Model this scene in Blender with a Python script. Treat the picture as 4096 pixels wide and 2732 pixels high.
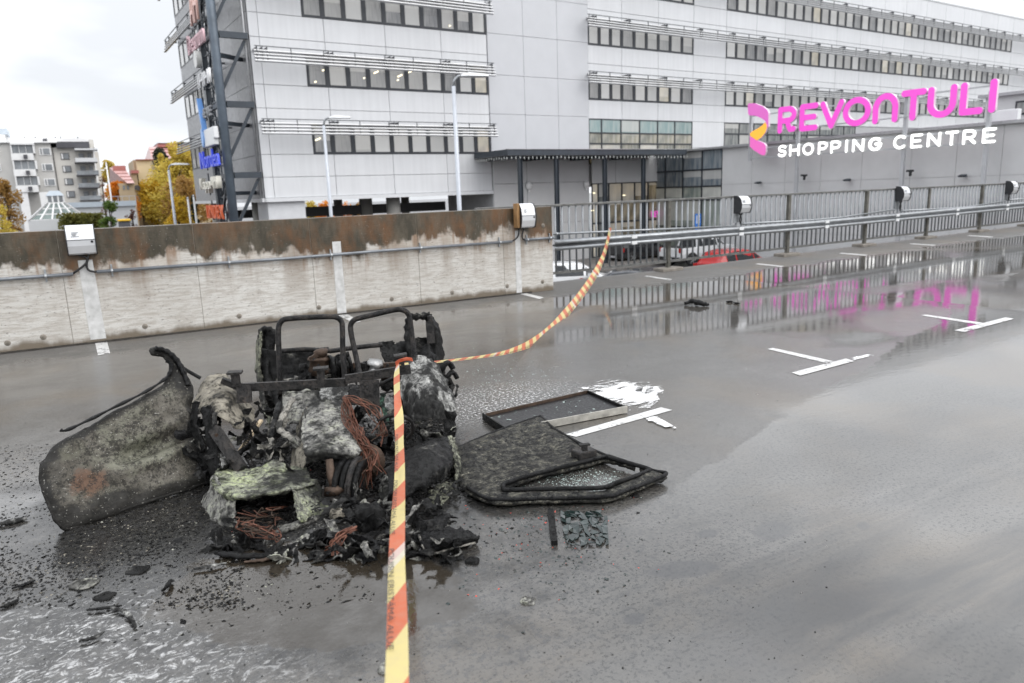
import bpy, bmesh, math, random
from mathutils import Vector, Matrix, noise as mnoise
import numpy as np

# ------------------------------------------------------------------ camera, world, sun
scene = bpy.context.scene
for o in list(bpy.data.objects):
    bpy.data.objects.remove(o)
CAMH = 1.6
RX = Vector((0.86155256, -0.50650159, -0.03439954))
UX = Vector((0.13115549, 0.15660992, 0.97891346))
FX = Vector((0.49043392, 0.84789709, -0.20135814))
FPX = 2929.65
cam_data = bpy.data.cameras.new('camera')
cam = bpy.data.objects.new('camera', cam_data)
scene.collection.objects.link(cam)
cam.matrix_world = Matrix(((RX.x, UX.x, -FX.x, 0), (RX.y, UX.y, -FX.y, 0), (RX.z, UX.z, -FX.z, CAMH), (0, 0, 0, 1)))
cam_data.sensor_width = 36
cam_data.lens = FPX * 36 / 4096
cam_data.clip_start = 0.05
cam_data.clip_end = 2000
cam_data.dof.use_dof = True
cam_data.dof.focus_distance = 4.6
cam_data.dof.aperture_fstop = 2.6
scene.camera = cam

world = bpy.data.worlds.new('World')
scene.world = world
world.use_nodes = True
wn, wl = world.node_tree.nodes, world.node_tree.links
bg = wn['Background']
SUN_AZ, SUN_EL = math.radians(-62), math.radians(46)
sky = wn.new('ShaderNodeTexSky')
sky.sky_type = 'NISHITA'
sky.sun_disc = False
sky.sun_elevation = SUN_EL
sky.sun_rotation = math.radians(90) - SUN_AZ
tc = wn.new('ShaderNodeTexCoord')
mp = wn.new('ShaderNodeMapping')
mp.inputs['Scale'].default_value = (1.0, 1.0, 2.6)
mp.inputs['Location'].default_value = (8.8, 0.7, 2.7)
cn = wn.new('ShaderNodeTexNoise')
cn.inputs['Scale'].default_value = 1.7
cn.inputs['Detail'].default_value = 5
cn.inputs['Roughness'].default_value = 0.5
cr = wn.new('ShaderNodeValToRGB')
cr.color_ramp.elements[0].position = 0.38
cr.color_ramp.elements[0].color = (5.9, 6.1, 6.4, 1)
cr.color_ramp.elements[1].position = 0.62
cr.color_ramp.elements[1].color = (10.4, 10.6, 10.9, 1)
mx = wn.new('ShaderNodeMixRGB')
mx.inputs[0].default_value = 0.97
wl.new(tc.outputs['Generated'], mp.inputs[0])
wl.new(mp.outputs[0], cn.inputs['Vector'])
wl.new(cn.outputs[0], cr.inputs[0])
wl.new(sky.outputs[0], mx.inputs[1])
# an overcast vault: brighter overhead than at the horizon
sz = wn.new('ShaderNodeSeparateXYZ')
wl.new(tc.outputs['Generated'], sz.inputs[0])
vr = wn.new('ShaderNodeMapRange')
for i_, v_ in enumerate((0.0, 1.0, 1.0, 1.6)):
    vr.inputs[i_ + 1].default_value = v_
wl.new(sz.outputs[2], vr.inputs[0])
vm = wn.new('ShaderNodeVectorMath')
vm.operation = 'SCALE'
wl.new(cr.outputs[0], vm.inputs[0])
wl.new(vr.outputs[0], vm.inputs['Scale'])
wl.new(vm.outputs[0], mx.inputs[2])
wl.new(mx.outputs[0], bg.inputs[0])
bg.inputs[1].default_value = 0.115

sun_data = bpy.data.lights.new('sun', 'SUN')
sun_data.energy = 1.4
sun_data.angle = math.radians(60)
sun_data.color = (1.0, 0.97, 0.93)
sun = bpy.data.objects.new('sun', sun_data)
scene.collection.objects.link(sun)
sd = Vector((math.cos(SUN_EL) * math.cos(SUN_AZ), math.cos(SUN_EL) * math.sin(SUN_AZ), math.sin(SUN_EL)))
sun.rotation_euler = sd.to_track_quat('Z', 'Y').to_euler()

vs = scene.view_settings
vs.view_transform = 'Standard'
vs.look = 'None'
vs.exposure = 0.30
vs.gamma = 1.0
vs.use_curve_mapping = False
scene.render.engine = 'CYCLES'
scene.cycles.use_denoising = True
scene.cycles.use_adaptive_sampling = True
scene.cycles.adaptive_threshold = 0.02
scene.cycles.max_bounces = 5
scene.cycles.diffuse_bounces = 2
scene.cycles.glossy_bounces = 3
scene.cycles.transparent_max_bounces = 8
scene.cycles.caustics_reflective = False
scene.cycles.caustics_refractive = False

# ------------------------------------------------------------------ helpers
COL = scene.collection
BLD = 0.047432
FRAMES = {'w': Matrix.Identity(4), 'b': Matrix.Rotation(BLD, 4, 'Z')}
ORG = {}


def ray(px, py):
    return FX + RX * ((px - 2048) / FPX) - UX * ((py - 1366) / FPX)


CAMP = Vector((0, 0, CAMH))


def gnd(px, py, z=0.0):
    d = ray(px, py)
    return CAMP + d * ((z - CAMH) / d.z)


def onY(px, py, y):
    d = ray(px, py)
    return CAMP + d * (y / d.y)


def onX(px, py, x):
    d = ray(px, py)
    return CAMP + d * (x / d.x)


EXB = Vector((math.cos(BLD), math.sin(BLD), 0))
EYB = Vector((-math.sin(BLD), math.cos(BLD), 0))


def toB(p):
    return Vector((p.dot(EXB), p.dot(EYB), p.z))


def bA(px, py, k):
    d = ray(px, py)
    return toB(CAMP + d * (k / d.dot(EYB)))


def bD(px, py, k):
    d = ray(px, py)
    return toB(CAMP + d * (k / d.dot(EXB)))


def bZ(px, py, z):
    return toB(gnd(px, py, z))


def settag(o, label=None, cat=None, group=None, kind=None):
    if label: o['label'] = label
    if cat: o['category'] = cat
    if group: o['group'] = group
    if kind: o['kind'] = kind
    return o


def thing(name, label, cat, org=(0, 0, 0), frame='w', group=None, kind=None, rotz=0.0):
    o = bpy.data.objects.new(name, None)
    o.empty_display_size = 0.2
    COL.objects.link(o)
    org = Vector(org)
    F = FRAMES[frame]
    M = F @ Matrix.Translation(org) @ Matrix.Rotation(rotz, 4, 'Z')
    o.matrix_basis = M
    ORG[o.name] = (Matrix.Translation(org) @ Matrix.Rotation(rotz, 4, 'Z')).inverted()
    settag(o, label, cat, group, kind)
    return o


def mesh_of(name, v, f, mats, mi=None, smooth=False):
    me = bpy.data.meshes.new(name)
    me.from_pydata([tuple(p) for p in v], [], f)
    for m in (mats if isinstance(mats, (list, tuple)) else [mats]):
        me.materials.append(m)
    if mi is not None and len(mi) == len(me.polygons):
        me.polygons.foreach_set('material_index', mi)
    if smooth:
        me.polygons.foreach_set('use_smooth', [True] * len(me.polygons))
    me.update()
    return me


def inst(name, me, parent=None, loc=(0, 0, 0), rot=(0, 0, 0), scale=(1, 1, 1), frame='w'):
    """an object that shares mesh data; loc in the coordinates of the frame, moved into the parent's own"""
    o = bpy.data.objects.new(name, me)
    COL.objects.link(o)
    M = Matrix.LocRotScale(Vector(loc), __import__('mathutils').Euler(rot), Vector(scale))
    if parent is not None:
        o.parent = parent
        if parent.name in ORG:
            M = ORG[parent.name] @ M
    else:
        M = FRAMES[frame] @ M
    o.matrix_basis = M
    return o


class MB:
    def __init__(s):
        s.v, s.f, s.mi = [], [], []

    def add(s, verts, faces, m=0):
        b = len(s.v)
        s.v += [Vector(p) for p in verts]
        s.f += [tuple(i + b for i in q) for q in faces]
        s.mi += [m] * len(faces)
        return s

    def box(s, x0, x1, y0, y1, z0, z1, m=0):
        return s.add([(x0, y0, z0), (x1, y0, z0), (x1, y1, z0), (x0, y1, z0), (x0, y0, z1), (x1, y0, z1), (x1, y1, z1), (x0, y1, z1)],
                     [(0, 3, 2, 1), (4, 5, 6, 7), (0, 1, 5, 4), (1, 2, 6, 5), (2, 3, 7, 6), (3, 0, 4, 7)], m)

    def bar(s, p, q, w, h, up=(0, 0, 1), m=0):
        p, q = Vector(p), Vector(q)
        d = (q - p).normalized()
        sd = d.cross(Vector(up))
        if sd.length < 1e-4: sd = d.cross(Vector((1, 0, 0)))
        sd.normalize()
        u = sd.cross(d)
        a, b = sd * (w / 2), u * (h / 2)
        vs = [p - a - b, p + a - b, p + a + b, p - a + b, q - a - b, q + a - b, q + a + b, q - a + b]
        return s.add(vs, [(0, 1, 2, 3), (7, 6, 5, 4), (0, 4, 5, 1), (1, 5, 6, 2), (2, 6, 7, 3), (3, 7, 4, 0)], m)

    def tube(s, pts, r, n=8, cap=True, m=0, flat=1.0):
        pts = [Vector(p) for p in pts]
        rs = r if isinstance(r, (list, tuple)) else [r] * len(pts)
        rings, prev = [], None
        for i, p in enumerate(pts):
            t = (pts[min(i + 1, len(pts) - 1)] - pts[max(i - 1, 0)])
            if t.length < 1e-9: t = Vector((0, 0, 1))
            t.normalize()
            if prev is None:
                a = t.cross(Vector((0, 0, 1)))
                if a.length < 0.05: a = t.cross(Vector((1, 0, 0)))
            else:
                a = prev - t * prev.dot(t)
            a.normalize()
            prev = a
            b = t.cross(a)
            rings.append([p + (a * math.cos(6.28318 * k / n) + b * flat * math.sin(6.28318 * k / n)) * rs[i] for k in range(n)])
        vs = [q for g in rings for q in g]
        fs = []
        for i in range(len(pts) - 1):
            for k in range(n):
                fs.append((i * n + k, i * n + (k + 1) % n, (i + 1) * n + (k + 1) % n, (i + 1) * n + k))
        if cap:
            fs.append(tuple(range(n - 1, -1, -1)))
            fs.append(tuple((len(pts) - 1) * n + k for k in range(n)))
        return s.add(vs, fs, m)

    def lathe(s, prof, c, axis='Z', n=20, m=0):
        """prof: (radius, height) pairs about an axis through c"""
        c = Vector(c)
        vs, fs = [], []
        for r, h in prof:
            for k in range(n):
                a = 6.2831853 * k / n
                x, y = r * math.cos(a), r * math.sin(a)
                vs.append(c + Vector({'Z': (x, y, h), 'Y': (x, h, y), 'X': (h, x, y)}[axis]))
        for i in range(len(prof) - 1):
            for k in range(n):
                fs.append((i * n + k, i * n + (k + 1) % n, (i + 1) * n + (k + 1) % n, (i + 1) * n + k))
        fs.append(tuple(range(n - 1, -1, -1)))
        fs.append(tuple((len(prof) - 1) * n + k for k in range(n)))
        return s.add(vs, fs, m)

    def prism(s, poly, fn, d0, d1, m=0):
        """poly: 2-D outline; fn(u, v, d) -> 3-D point; extruded from depth d0 to d1"""
        n = len(poly)
        vs = [fn(u, v, d0) for u, v in poly] + [fn(u, v, d1) for u, v in poly]
        fs = [tuple(range(n)), tuple(range(2 * n - 1, n - 1, -1))] + [(i, i + n, (i + 1) % n + n, (i + 1) % n) for i in range(n)]
        return s.add(vs, fs, m)

    def mesh(s, name, mats, smooth=False):
        return mesh_of(name, s.v, s.f, mats, s.mi, smooth)

    def build(s, name, mats, parent=None, smooth=False, frame='w', label=None):
        v = s.v
        if parent is not None and parent.name in ORG:
            Mi = ORG[parent.name]
            v = [Mi @ p for p in v]
        me = mesh_of(name, v, s.f, mats, s.mi, smooth)
        o = bpy.data.objects.new(name, me)
        COL.objects.link(o)
        if parent is not None:
            o.parent = parent
            if parent.name in ORG and parent.type != 'EMPTY':
                pass
        else:
            o.matrix_basis = FRAMES[frame]
        if label: o['label'] = label
        return o


def subpart(mb, name, mats, part, thing_obj, smooth=False):
    """a mesh in the thing's frame, parented to a part of that thing (the part sits at the thing's origin)"""
    v = [ORG[thing_obj.name] @ p for p in mb.v]
    me = mesh_of(name, v, mb.f, mats, mb.mi, smooth)
    o = bpy.data.objects.new(name, me)
    COL.objects.link(o)
    o.parent = part
    return o


def bevel(o, w=0.01, seg=2):
    m = o.modifiers.new('bevel', 'BEVEL')
    m.width = w
    m.segments = seg
    m.limit_method = 'ANGLE'
    return o


# ------------------------------------------------------------------ materials
class NT:
    def __init__(s, name):
        s.mat = bpy.data.materials.new(name)
        s.mat.use_nodes = True
        s.n, s.l = s.mat.node_tree.nodes, s.mat.node_tree.links
        s.b = s.n['Principled BSDF']
        s.out = s.n['Material Output']
        s.pos = None

    def link(s, a, b):
        s.l.new(a, b)

    def P(s):
        if s.pos is None:
            s.pos = s.n.new('ShaderNodeNewGeometry').outputs['Position']
        return s.pos

    def obj(s):
        return s.n.new('ShaderNodeTexCoord').outputs['Object']

    def xyz(s, vec=None):
        q = s.n.new('ShaderNodeSeparateXYZ')
        s.link(vec or s.P(), q.inputs[0])
        return q.outputs

    def mapping(s, vec, scale=(1, 1, 1), loc=(0, 0, 0), rot=(0, 0, 0)):
        q = s.n.new('ShaderNodeMapping')
        q.inputs['Scale'].default_value = scale
        q.inputs['Location'].default_value = loc
        q.inputs['Rotation'].default_value = rot
        s.link(vec, q.inputs[0])
        return q.outputs[0]

    def noise(s, scale, detail=4, rough=0.55, vec=None, dist=0.0):
        q = s.n.new('ShaderNodeTexNoise')
        q.inputs['Scale'].default_value = scale
        q.inputs['Detail'].default_value = detail
        q.inputs['Roughness'].default_value = rough
        q.inputs['Distortion'].default_value = dist
        s.link(vec or s.P(), q.inputs['Vector'])
        return q.outputs[0]

    def voro(s, scale, vec=None, feature='F1', out=0):
        q = s.n.new('ShaderNodeTexVoronoi')
        q.feature = feature
        q.inputs['Scale'].default_value = scale
        s.link(vec or s.P(), q.inputs['Vector'])
        return q.outputs[out]

    def ramp(s, fac, stops, interp='LINEAR'):
        q = s.n.new('ShaderNodeValToRGB')
        q.color_ramp.interpolation = interp
        e = q.color_ramp.elements
        for i, (p, c) in enumerate(stops):
            c = (c, c, c) if isinstance(c, (int, float)) else c
            el = e[i] if i < 2 else e.new(p)
            el.position = p
            el.color = (*c, 1)
        s.link(fac, q.inputs[0])
        return q.outputs[0]

    def math(s, op, a, b=None, clamp=False):
        q = s.n.new('ShaderNodeMath')
        q.operation = op
        q.use_clamp = clamp
        for i, x in enumerate((a, b)):
            if x is None: continue
            if isinstance(x, (int, float)): q.inputs[i].default_value = x
            else: s.link(x, q.inputs[i])
        return q.outputs[0]

    def mrange(s, v, a, b, c=0.0, d=1.0, smooth=True):
        q = s.n.new('ShaderNodeMapRange')
        q.interpolation_type = 'SMOOTHSTEP' if smooth else 'LINEAR'
        for i, x in enumerate((v, a, b, c, d)):
            if isinstance(x, (int, float)): q.inputs[i].default_value = x
            else: s.link(x, q.inputs[i])
        return q.outputs[0]

    def mix(s, fac, a, b, mode='MIX'):
        q = s.n.new('ShaderNodeMixRGB')
        q.blend_type = mode
        for i, x in enumerate((fac, a, b)):
            if isinstance(x, (int, float)): q.inputs[i].default_value = x if i == 0 else (x, x, x, 1)
            elif isinstance(x, tuple): q.inputs[i].default_value = (*x, 1)
            else: s.link(x, q.inputs[i])
        return q.outputs[0]

    def bump(s, h, strength=0.3, dist=0.01):
        q = s.n.new('ShaderNodeBump')
        q.inputs['Strength'].default_value = strength
        q.inputs['Distance'].default_value = dist
        s.link(h, q.inputs['Height'])
        s.link(q.outputs[0], s.b.inputs['Normal'])
        return q.outputs[0]

    def set(s, **k):
        for key, v in k.items():
            i = s.b.inputs[{'col': 'Base Color', 'rough': 'Roughness', 'metal': 'Metallic', 'spec': 'Specular IOR Level', 'emit': 'Emission Color',
                            'estr': 'Emission Strength', 'alpha': 'Alpha', 'coat': 'Coat Weight', 'trans': 'Transmission Weight', 'ior': 'IOR'}[key]]
            if isinstance(v, tuple): i.default_value = (*v, 1)
            elif isinstance(v, (int, float)): i.default_value = v
            else: s.link(v, i)
        return s


def pm(name, col, rough=0.6, metal=0.0, var=0.12, scale=3.0, bump=0.0, bscale=40.0, rvar=0.1, coords='P', spec=0.5):
    """a plain procedural surface: colour broken by two noises, uneven gloss, fine relief"""
    t = NT(name)
    vec = t.P() if coords == 'P' else t.obj()
    n1 = t.noise(scale, 5, 0.6, vec)
    k = t.ramp(n1, [(0.25, 1 - var), (0.75, 1 + var)])
    c = t.mix(1.0, tuple(col), k, 'MULTIPLY')
    t.set(col=c, metal=metal, spec=spec)
    n2 = t.noise(scale * 6, 3, 0.6, vec)
    t.set(rough=t.mrange(n2, 0.3, 0.7, max(0.02, rough - rvar), min(1, rough + rvar)))
    if bump:
        t.bump(t.noise(bscale, 3, 0.6, vec), bump, 0.01)
    return t.mat


def emat(name, col, strength, base=(0.5, 0.5, 0.5)):
    t = NT(name)
    n = t.noise(2.5, 2)
    c = t.mix(t.ramp(n, [(0.3, 0.0), (0.7, 0.18)]), tuple(col), tuple(min(1, q * 1.12) for q in col))
    t.set(col=base, emit=c, estr=strength, rough=0.35)
    return t.mat


# ------------------------------------------------------------------ the parking deck
def zdeck(x, y=10.0):
    t = max(0.0, x - 9.5)
    return 0.0105 * t


def make_deck_material():
    t = NT('wet_deck_concrete')
    P = t.P()
    x, y, z = t.xyz()
    big = t.noise(0.35, 4, 0.55, dist=0.4)
    mid = t.noise(1.7, 4, 0.6)
    fine = t.noise(55, 2, 0.7)
    grit = t.voro(120)
    col = t.mix(t.ramp(big, [(0.3, 0.0), (0.7, 1.0)]), (0.080, 0.075, 0.068), (0.122, 0.117, 0.110))
    col = t.mix(t.ramp(mid, [(0.35, 0.0), (0.72, 0.5)]), col, (0.040, 0.035, 0.029))
    col = t.mix(t.ramp(fine, [(0.38, 0.85), (0.46, 0.0)]), col, (0.012, 0.0115, 0.011))
    col = t.mix(t.ramp(grit, [(0.02, 0.35), (0.12, 0.0)]), col, (0.22, 0.215, 0.2))
    warm = t.noise(0.6, 5, 0.6, t.mapping(P, (1, 1, 1), (5, 8, 0)), dist=0.6)
    col = t.mix(t.ramp(warm, [(0.48, 0.0), (0.64, 0.6)]), col, (0.105, 0.084, 0.06))
    # tyre and water streaks that run along the drive lane
    st = t.noise(1.0, 5, 0.62, t.mapping(P, (0.34, 2.4, 1), rot=(0, 0, 0.62)), dist=0.6)
    lane = t.math('MULTIPLY', t.mrange(y, 3.2, 1.2), t.mrange(x, 0.8, 2.4))
    col = t.mix(t.math('MULTIPLY', t.ramp(st, [(0.42, 0.0), (0.60, 0.9)]), lane), col, (0.018, 0.018, 0.0195))
    spots = t.voro(0.9, t.mapping(P, (1, 1, 1), rot=(0, 0, 0.3)))
    sp = t.math('MULTIPLY', t.ramp(t.math('ADD', spots, t.math('MULTIPLY', mid, 0.25)), [(0.17, 0.6), (0.2, 0.0)]), t.mrange(x, 1.2, 2.2))
    col = t.mix(sp, col, (0.04, 0.041, 0.045))
    for bx_, by_, ra, rb_, an in ((2.03, 2.12, 0.17, 0.07, -0.35), (2.62, 2.15, 0.12, 0.08, 0.2), (2.35, 2.3, 0.06, 0.04, 0.0), (3.0, 1.95, 0.05, 0.03, 0.5), (1.62, 1.95, 0.05, 0.04, 0.0)):
        ux, uy = t.math('SUBTRACT', x, bx_), t.math('SUBTRACT', y, by_)
        p_ = t.math('DIVIDE', t.math('ADD', t.math('MULTIPLY', ux, math.cos(an)), t.math('MULTIPLY', uy, math.sin(an))), ra)
        q_ = t.math('DIVIDE', t.math('SUBTRACT', t.math('MULTIPLY', uy, math.cos(an)), t.math('MULTIPLY', ux, math.sin(an))), rb_)
        r_ = t.math('ADD', t.math('SQRT', t.math('ADD', t.math('MULTIPLY', p_, p_), t.math('MULTIPLY', q_, q_))), t.math('MULTIPLY', t.math('SUBTRACT', st, 0.5), 1.2))
        col = t.mix(t.mrange(r_, 1.15, 0.7, 0, 0.55), col, (0.03, 0.0305, 0.034))
    # soot and ash round the burnt car
    dx = t.math('MULTIPLY', t.math('SUBTRACT', x, 0.62), 0.62)
    dy = t.math('MULTIPLY', t.math('SUBTRACT', y, 3.85), 0.62)
    r = t.math('SQRT', t.math('ADD', t.math('MULTIPLY', dx, dx), t.math('MULTIPLY', dy, dy)))
    rn = t.math('ADD', r, t.math('MULTIPLY', t.math('SUBTRACT', t.noise(2.6, 5, 0.72), 0.5), 1.6))
    soot = t.mrange(rn, 1.35, 0.5)
    ash = t.ramp(t.noise(34, 3, 0.75), [(0.38, (0.004, 0.004, 0.0045)), (0.52, (0.013, 0.013, 0.0125)), (0.72, (0.07, 0.068, 0.062))])
    col = t.mix(t.math('MULTIPLY', soot, 0.92), col, ash)
    thin = t.math('MULTIPLY', t.mrange(rn, 2.3, 0.8), t.ramp(t.noise(24, 3, 0.8), [(0.5, 0.0), (0.62, 0.8)]))
    col = t.mix(thin, col, (0.03, 0.03, 0.031))
    # dried extinguisher foam, a lacy white film
    fx = t.math('MULTIPLY', t.mrange(t.math('ADD', x, t.math('MULTIPLY', mid, 0.7)), 1.0, 0.35), t.mrange(t.math('ADD', y, t.math('MULTIPLY', x, 0.4)), 3.45, 2.95))
    lace = t.ramp(t.noise(12, 8, 0.78, t.mapping(P, (1, 1.5, 1), rot=(0, 0, -0.5)), dist=2.2), [(0.53, 0.0), (0.60, 0.65)])
    sx = t.math('SUBTRACT', x, 2.55)
    sy = t.math('SUBTRACT', y, 4.85)
    sr = t.math('SQRT', t.math('ADD', t.math('MULTIPLY', sx, sx), t.math('MULTIPLY', t.math('MULTIPLY', sy, sy), 3.0)))
    sprk = t.math('MULTIPLY', t.mrange(sr, 1.15, 0.3), t.ramp(t.noise(46, 3, 0.75), [(0.55, 0.0), (0.6, 0.9)]))
    foam = t.math('MAXIMUM', t.math('MULTIPLY', fx, lace), sprk)
    col = t.mix(foam, col, (0.62, 0.62, 0.62))
    # standing water: smooth patches by the fence and round the wreck
    pn = t.math('ADD', t.noise(0.42, 4, 0.5, t.mapping(P, (0.8, 1.5, 1), (3.1, 1.2, 0)), dist=0.5), t.math('MULTIPLY', t.noise(3.2, 4, 0.6), 0.10))
    fence_side = t.math('MULTIPLY', t.mrange(y, 3.9, 6.8, 0, 0.21), t.mrange(x, 4.2, 7.0))
    dry = t.mrange(t.math('ADD', y, t.math('MULTIPLY', t.math('SUBTRACT', mid, 0.5), 1.2)), 9.0, 9.7, 0, 0.4)
    fa = t.math('SUBTRACT', t.math('MULTIPLY', t.math('SUBTRACT', x, 0.62), 0.75), t.math('MULTIPLY', t.math('SUBTRACT', y, 2.86), 0.66))
    fb = t.math('ADD', t.math('MULTIPLY', t.math('SUBTRACT', x, 0.62), 0.66), t.math('MULTIPLY', t.math('SUBTRACT', y, 2.86), 0.75))
    fa, fb = t.math('DIVIDE', fa, 0.72), t.math('DIVIDE', fb, 0.40)
    fq = t.math('SQRT', t.math('ADD', t.math('MULTIPLY', fa, fa), t.math('MULTIPLY', fb, fb)))
    fq = t.math('ADD', fq, t.math('MULTIPLY', t.math('SUBTRACT', t.noise(2.4, 6, 0.65), 0.5), 1.1))
    front = t.mrange(fq, 1.05, 0.85, 0, 0.34)
    # a wet film with a clear edge that runs from the wreck out to the lane
    sgn = t.math('SUBTRACT', t.math('ADD', 2.04, t.math('MULTIPLY', x, 0.316)), y)
    sgn = t.math('ADD', sgn, t.math('MULTIPLY', t.math('SUBTRACT', t.noise(1.3, 6, 0.65, dist=0.5), 0.5), 0.55))
    right = t.math('MULTIPLY', t.math('MULTIPLY', t.mrange(sgn, 0.0, 0.16, 0, 0.34), t.mrange(sgn, 1.9, 1.0)), t.mrange(x, 1.2, 1.8))
    pud = t.mrange(t.math('SUBTRACT', t.math('ADD', pn, t.math('ADD', fence_side, t.math('ADD', front, right))), dry), 0.54, 0.70)
    fr_w = t.math('MULTIPLY', t.mrange(front, 0.02, 0.25), pud)
    col = t.mix(t.math('MULTIPLY', fr_w, 0.85), col, (0.030, 0.024, 0.017))
    rough = t.mrange(pud, 0, 1, 0.24, 0.05, False)
    rough = t.math('ADD', rough, dry)
    rough = t.math('ADD', rough, t.math('MULTIPLY', t.math('SUBTRACT', t.noise(7, 5, 0.6), 0.5), t.mrange(pud, 0, 1, 0.16, 0.02)))
    rough = t.math('MAXIMUM', rough, 0.025)
    rough = t.math('MAXIMUM', rough, t.math('MULTIPLY', t.math('MULTIPLY', soot, t.mrange(front, 0.0, 0.3, 1.0, 0.1)), 0.22))
    t.set(col=col, rough=rough, spec=t.mrange(soot, 0, 1, 0.5, 0.2))
    t.b.inputs['IOR'].default_value = 1.9
    h = t.math('ADD', t.math('MULTIPLY', t.noise(38, 2, 0.6), t.mrange(pud, 0, 0.8, 0.22, 0.01)), t.math('MULTIPLY', t.math('MULTIPLY', t.noise(26, 3, 0.8), soot), 2.2))
    h = t.math('ADD', h, t.math('MULTIPLY', t.noise(6.5, 3, 0.6, t.mapping(P, (1, 2.6, 1))), 0.6))
    t.bump(h, 0.22, 0.0025)
    return t.mat


M_DECK = make_deck_material()
M_EDGE = pm('deck_edge_concrete', (0.26, 0.25, 0.235), 0.7, var=0.25, scale=2.0, bump=0.3, bscale=30)


def make_paint(name='worn_road_paint', lo=0.395, hi=0.455):
    t = NT(name)
    n = t.noise(42, 5, 0.7)
    m = t.noise(5.5, 4, 0.6)
    a = t.ramp(t.math('ADD', t.math('MULTIPLY', n, 0.45), t.math('MULTIPLY', m, 0.55)), [(lo, 0.0), (hi, 0.95)])
    c = t.mix(t.ramp(t.noise(14, 4), [(0.3, 0.0), (0.7, 1.0)]), (0.50, 0.50, 0.49), (0.72, 0.72, 0.715))
    t.set(col=c, rough=0.32, alpha=a)
    t.bump(n, 0.15, 0.003)
    return t.mat


def make_foam():
    t = NT('white_paint_smear')
    n = t.noise(7, 9, 0.8, t.mapping(t.P(), (1, 2.0, 1), rot=(0, 0, -0.15)), dist=0.5)
    g = t.n.new('ShaderNodeTexCoord').outputs['Generated']
    gx_, gy_, _ = t.xyz(g)
    ex, ey = t.math('SUBTRACT', gx_, 0.5), t.math('SUBTRACT', gy_, 0.5)
    fr = t.math('SQRT', t.math('ADD', t.math('MULTIPLY', ex, ex), t.math('MULTIPLY', ey, ey)))
    a = t.mrange(t.math('SUBTRACT', t.math('MULTIPLY', n, 2.6), t.math('MULTIPLY', fr, 1.6)), 0.70, 0.95)
    t.set(col=(0.8, 0.8, 0.8), rough=0.4, alpha=a)
    return t.mat


M_PAINT = make_paint()
M_WPAINT = make_paint('worn_wall_paint', 0.33, 0.38)
M_SMEAR = make_foam()

DX0, DX1, DY0, DY1 = -16.0, 62.0, -9.0, 10.78
xs = [DX0, -8, 0, 6.0, 9.5, 10.5, 12, 14, 16, 18, 20, 23, 26, 30, 36, 44, DX1]
mb = MB()
n = len(xs)
vv = []
for xx in xs:
    vv += [(xx, DY0, zdeck(xx)), (xx, DY1, zdeck(xx))]
mb.add(vv, [(2 * i, 2 * i + 2, 2 * i + 3, 2 * i + 1) for i in range(n - 1)], 0)
vv = []
for xx in xs:
    vv += [(xx, DY1, zdeck(xx)), (xx, DY1, -0.55)]
mb.add(vv, [(2 * i, 2 * i + 2, 2 * i + 3, 2 * i + 1) for i in range(n - 1)], 1)
mb.add([(DX0, DY0, -0.55), (DX1, DY0, -0.55), (DX1, DY1, -0.55), (DX0, DY1, -0.55)], [(0, 3, 2, 1)], 1)
mb.add([(DX0, DY0, 0), (DX0, DY1, 0), (DX0, DY1, -.55), (DX0, DY0, -.55)], [(0, 3, 2, 1)], 1)
deck = mb.build('parking_deck', [M_DECK, M_EDGE])
settag(deck, kind='structure')


def quad_on_deck(pts, name, mat, h=0.004, parent=deck, sub=1):
    P = [gnd(*p) for p in pts]
    for _ in range(2):
        P = [gnd(px, py, zdeck(q.x) + h) for (px, py), q in zip(pts, P)]
    m = MB()
    m.add(P, [tuple(range(len(P)))])
    o = m.build(name, mat, parent)
    if o.data.polygons[0].normal.z < 0:
        o.data.flip_normals()
    return o


LINES = [
    [(3166, 1490), (3201, 1502), (3418, 1444), (3383, 1434)],
    [(3070, 1396), (3093, 1391), (3336, 1445), (3306, 1452)],
    [(3818, 1321), (3857, 1328), (4057, 1275), (4022, 1269)],
    [(3682, 1261), (3704, 1258), (3932, 1291), (3908, 1297)],
    [(2262, 1737), (2304, 1747), (2690, 1640), (2644, 1629)],
    [(2577, 1105), (2588, 1102), (2690, 1117), (2680, 1121)],
    [(3020, 1056), (3031, 1053), (3136, 1064), (3126, 1068)],
    [(3356, 1014), (3366, 1011), (3472, 1019), (3462, 1023)],
    [(3636, 976), (3646, 973.5), (3745, 979), (3735, 982.5)],
    [(3868, 943), (3878, 940.5), (3974, 946.5), (3965, 949.5)],
    [(1350, 1260), (1387, 1255), (1444, 1286), (1416, 1292)],
    [(2065, 1172), (2089, 1169), (2177, 1190), (2158, 1196)],
    [(380, 1369), (428, 1365), (441, 1413), (392, 1421)],
]
for i_, L in enumerate(LINES):
    quad_on_deck(L, 'painted_line', M_PAINT, 0.0045 if i_ in (0, 2) else 0.003)
# a worn tail of the painted tee and the smear of white left by the metal panel
quad_on_deck([(3384, 1433), (3420, 1444), (3510, 1420), (3480, 1411)], 'worn_paint_tail', M_SMEAR)
quad_on_deck([(2290, 1560), (2400, 1515), (2600, 1525), (2640, 1600), (2560, 1660), (2400, 1620)], 'paint_smear', M_SMEAR, 0.005)
quad_on_deck([(2530, 1560), (2580, 1530), (2660, 1545), (2650, 1580), (2560, 1585)], 'paint_smear', M_SMEAR, 0.005)
quad_on_deck([(2560, 1655), (2620, 1660), (2715, 1716), (2690, 1718), (2600, 1690)], 'paint_smear', M_SMEAR, 0.0085)

# ------------------------------------------------------------------ concrete parapet
WY, WT, WH, WEND = 9.88, 0.30, 1.335, 6.53


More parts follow.
